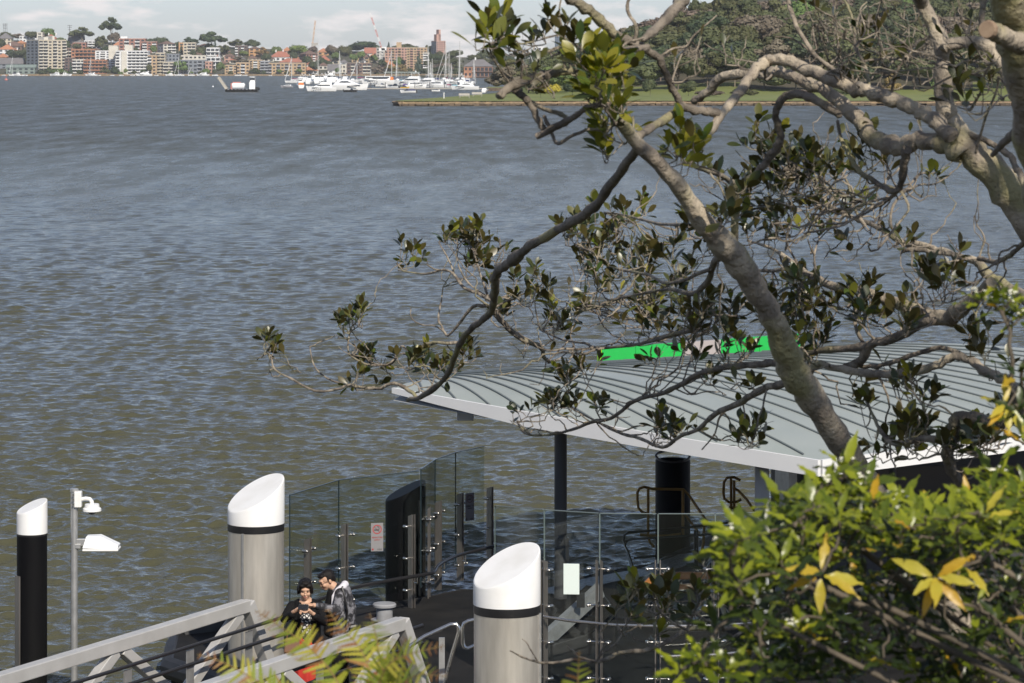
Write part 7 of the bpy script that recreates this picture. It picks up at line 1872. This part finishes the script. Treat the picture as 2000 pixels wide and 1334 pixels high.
# both hands reach towards the phone
tgt=Vector((PX(597,Yp)-PX(655,Ym),Yp-Ym-.385,1.285))
lh=hand((-.235,-.32,1.265),(-.90,-.32,.12),(.1,.3,.95),-1,.7,1.05); rh=hand((-.235,-.13,1.22),(-.75,-.62,.15),(.1,.2,.95),1,.7,1.0)
body=[('t',[(.07,.03,.90),(.085,.03,1.05),(.09,.03,1.22),(.06,.02,1.36)],[.135,.13,.145,.12]),('t',[(.045,.01,1.38),(-.045,-.005,1.46)],[.062,.058]),
      ('t',[(.06,-.06,.86),(.04,-.07,.46),(.07,-.06,.07)],[.095,.062,.042]),('t',[(.08,.11,.86),(.07,.12,.46),(.10,.12,.07)],[.095,.062,.042]),('t',[(.07,-.06,.045),(-.06,-.09,.03)],[.045,.033]),('t',[(.10,.12,.045),(-.03,.10,.03)],[.045,.033]),
      ('t',[(.075,-.14,1.36),(.03,-.26,1.19),(-.245,-.30,1.27)],[.058,.044,.027]),('t',[(.05,.17,1.36),(-.02,.12,1.16),(-.235,-.13,1.22)],[.058,.044,.027]),('t',[(.07,-.14,1.36),(.05,.17,1.36)],[.06,.06])]+hd+lh+rh
blob2('body',body,M['skin'],m_,.0055,3)
face_bits(m_,q,Mh)
hp=[]
for (p,r) in [((0,.030,.050),(.079,.090,.076)),((0,.075,.0),(.066,.040,.075)),((-.068,.03,.02),(.015,.050,.045)),((.068,.03,.02),(.015,.050,.045)),((0,-.045,.085),(.062,.045,.032))]: hp.append(('e2',q(*p),r,Mh))
blob2('hair',hp,M['hair'],m_,.006,2)
gl=MB()
for sx in(-1,1):
    pts=[q(sx*.030+.021*math.cos(a),-.106,.004+.016*math.sin(a)) for a in [k*PI/8 for k in range(17)]]; gl.tube(pts,.0028,6)
    gl.tube([q(sx*.052,-.104,.006),q(sx*.078,-.03,.008),q(sx*.080,.015,.0)],.0026,6)
gl.tube([q(-.010,-.106,.007),q(.010,-.106,.007)],.0028,6); gl.build('glasses',M['eye'],m_)
jk=[('t',[(.07,.03,.78),(.085,.03,.95),(.09,.03,1.18),(.065,.02,1.36)],[.165,.16,.165,.135]),('t',[(.075,-.09,.80),(.08,-.09,1.1),(.08,-.08,1.3)],[.12,.10,.09]),('t',[(.09,.14,.80),(.09,.13,1.1),(.07,.12,1.3)],[.12,.10,.09]),
    ('t',[(.078,-.14,1.37),(.035,-.255,1.19),(-.19,-.295,1.255)],[.078,.068,.048]),('t',[(.05,.17,1.37),(-.02,.12,1.16),(-.19,-.09,1.21)],[.078,.066,.048]),('t',[(.07,-.14,1.37),(.055,.17,1.37)],[.075,.075])]
blob2('jacket',jk,M['camo'],m_,.008,3)
blob2('hood',[('t',[(.03,-.085,1.41),(.10,-.04,1.45),(.115,.03,1.46),(.09,.09,1.44),(.02,.10,1.41)],[.032,.045,.05,.045,.03]),('t',[(.03,-.085,1.41),(-.02,-.115,1.34),(-.03,-.125,1.2)],[.03,.022,.016])],M['lining'],m_,.007,3)
blob2('vest',[('t',[(-.045,-.02,1.36),(-.062,-.02,1.2),(-.07,-.02,.9)],[.06,.075,.075])],M['black_cloth'],m_,.009,2)
tr=[('t',[(.06,-.06,.88),(.04,-.07,.46),(.07,-.06,.09)],[.115,.082,.07]),('t',[(.08,.11,.88),(.07,.12,.46),(.10,.12,.09)],[.115,.082,.07]),('t',[(.07,.03,.90),(.07,.03,.8)],[.14,.12])]
blob2('trousers',tr,M['black_cloth'],m_,.009,2)
blob2('shoe',[('t',[(.08,-.06,.045),(-.09,-.09,.035)],[.055,.042])],M['black_cloth'],m_,.01,2); blob2('shoe',[('t',[(.11,.12,.045),(-.06,.10,.035)],[.055,.042])],M['black_cloth'],m_,.01,2)
sb=empty('shoulder_bag',(PX(687,Ym),Ym-.10,DECK+.92),R(10),'black shoulder bag slung on the back of the man in camouflage','bag')
mb=MB(); mb.add([(-.12,-.05,-.11),(.11,-.05,-.10),(.11,.06,-.10),(-.12,.06,-.11),(-.10,-.03,.06),(.08,-.03,.09),(.08,.04,.09),(-.10,.04,.06)],[(3,2,1,0),(4,5,6,7),(0,1,5,4),(1,2,6,5),(2,3,7,6),(3,0,4,7)]); mb.build('body',M['bag'],sb,smooth=0,bevel=.03)
mb=MB(); mb.tube([(-.08,-.06,.05),(-.06,-.09,.25),(-.09,-.11,.42),(-.12,-.06,.535),(-.10,.06,.53)],.013,7); mb.build('strap',M['bag'],sb)
mb=MB(); mb.cyl((-.02,-.065,.06),(-.02,-.085,.06),.012,n=10); mb.cyl((.06,-.06,.02),(.06,-.08,.02),.010,n=10); mb.build('buckle',M['stainless'],sb)
# ------------------------------------------------------------------ air between here and the far shore
def haze(dens):
    mb=MB(); mb.box((300,2200,45),(6400,4700,95+0)); 
    m=bpy.data.materials.new('haze_air'); m.use_nodes=True; nt=m.node_tree
    nt.nodes.remove(nt.nodes['Principled BSDF'])
    v=nt.nodes.new('ShaderNodeVolumePrincipled'); v.inputs['Density'].default_value=dens; v.inputs['Color'].default_value=(.86,.91,.97,1); v.inputs['Anisotropy'].default_value=.0
    nt.links.new(v.outputs[0],nt.nodes['Material Output'].inputs['Volume'])
    tag(mb.build('haze',m,smooth=0),kind='stuff')
haze(.00005)
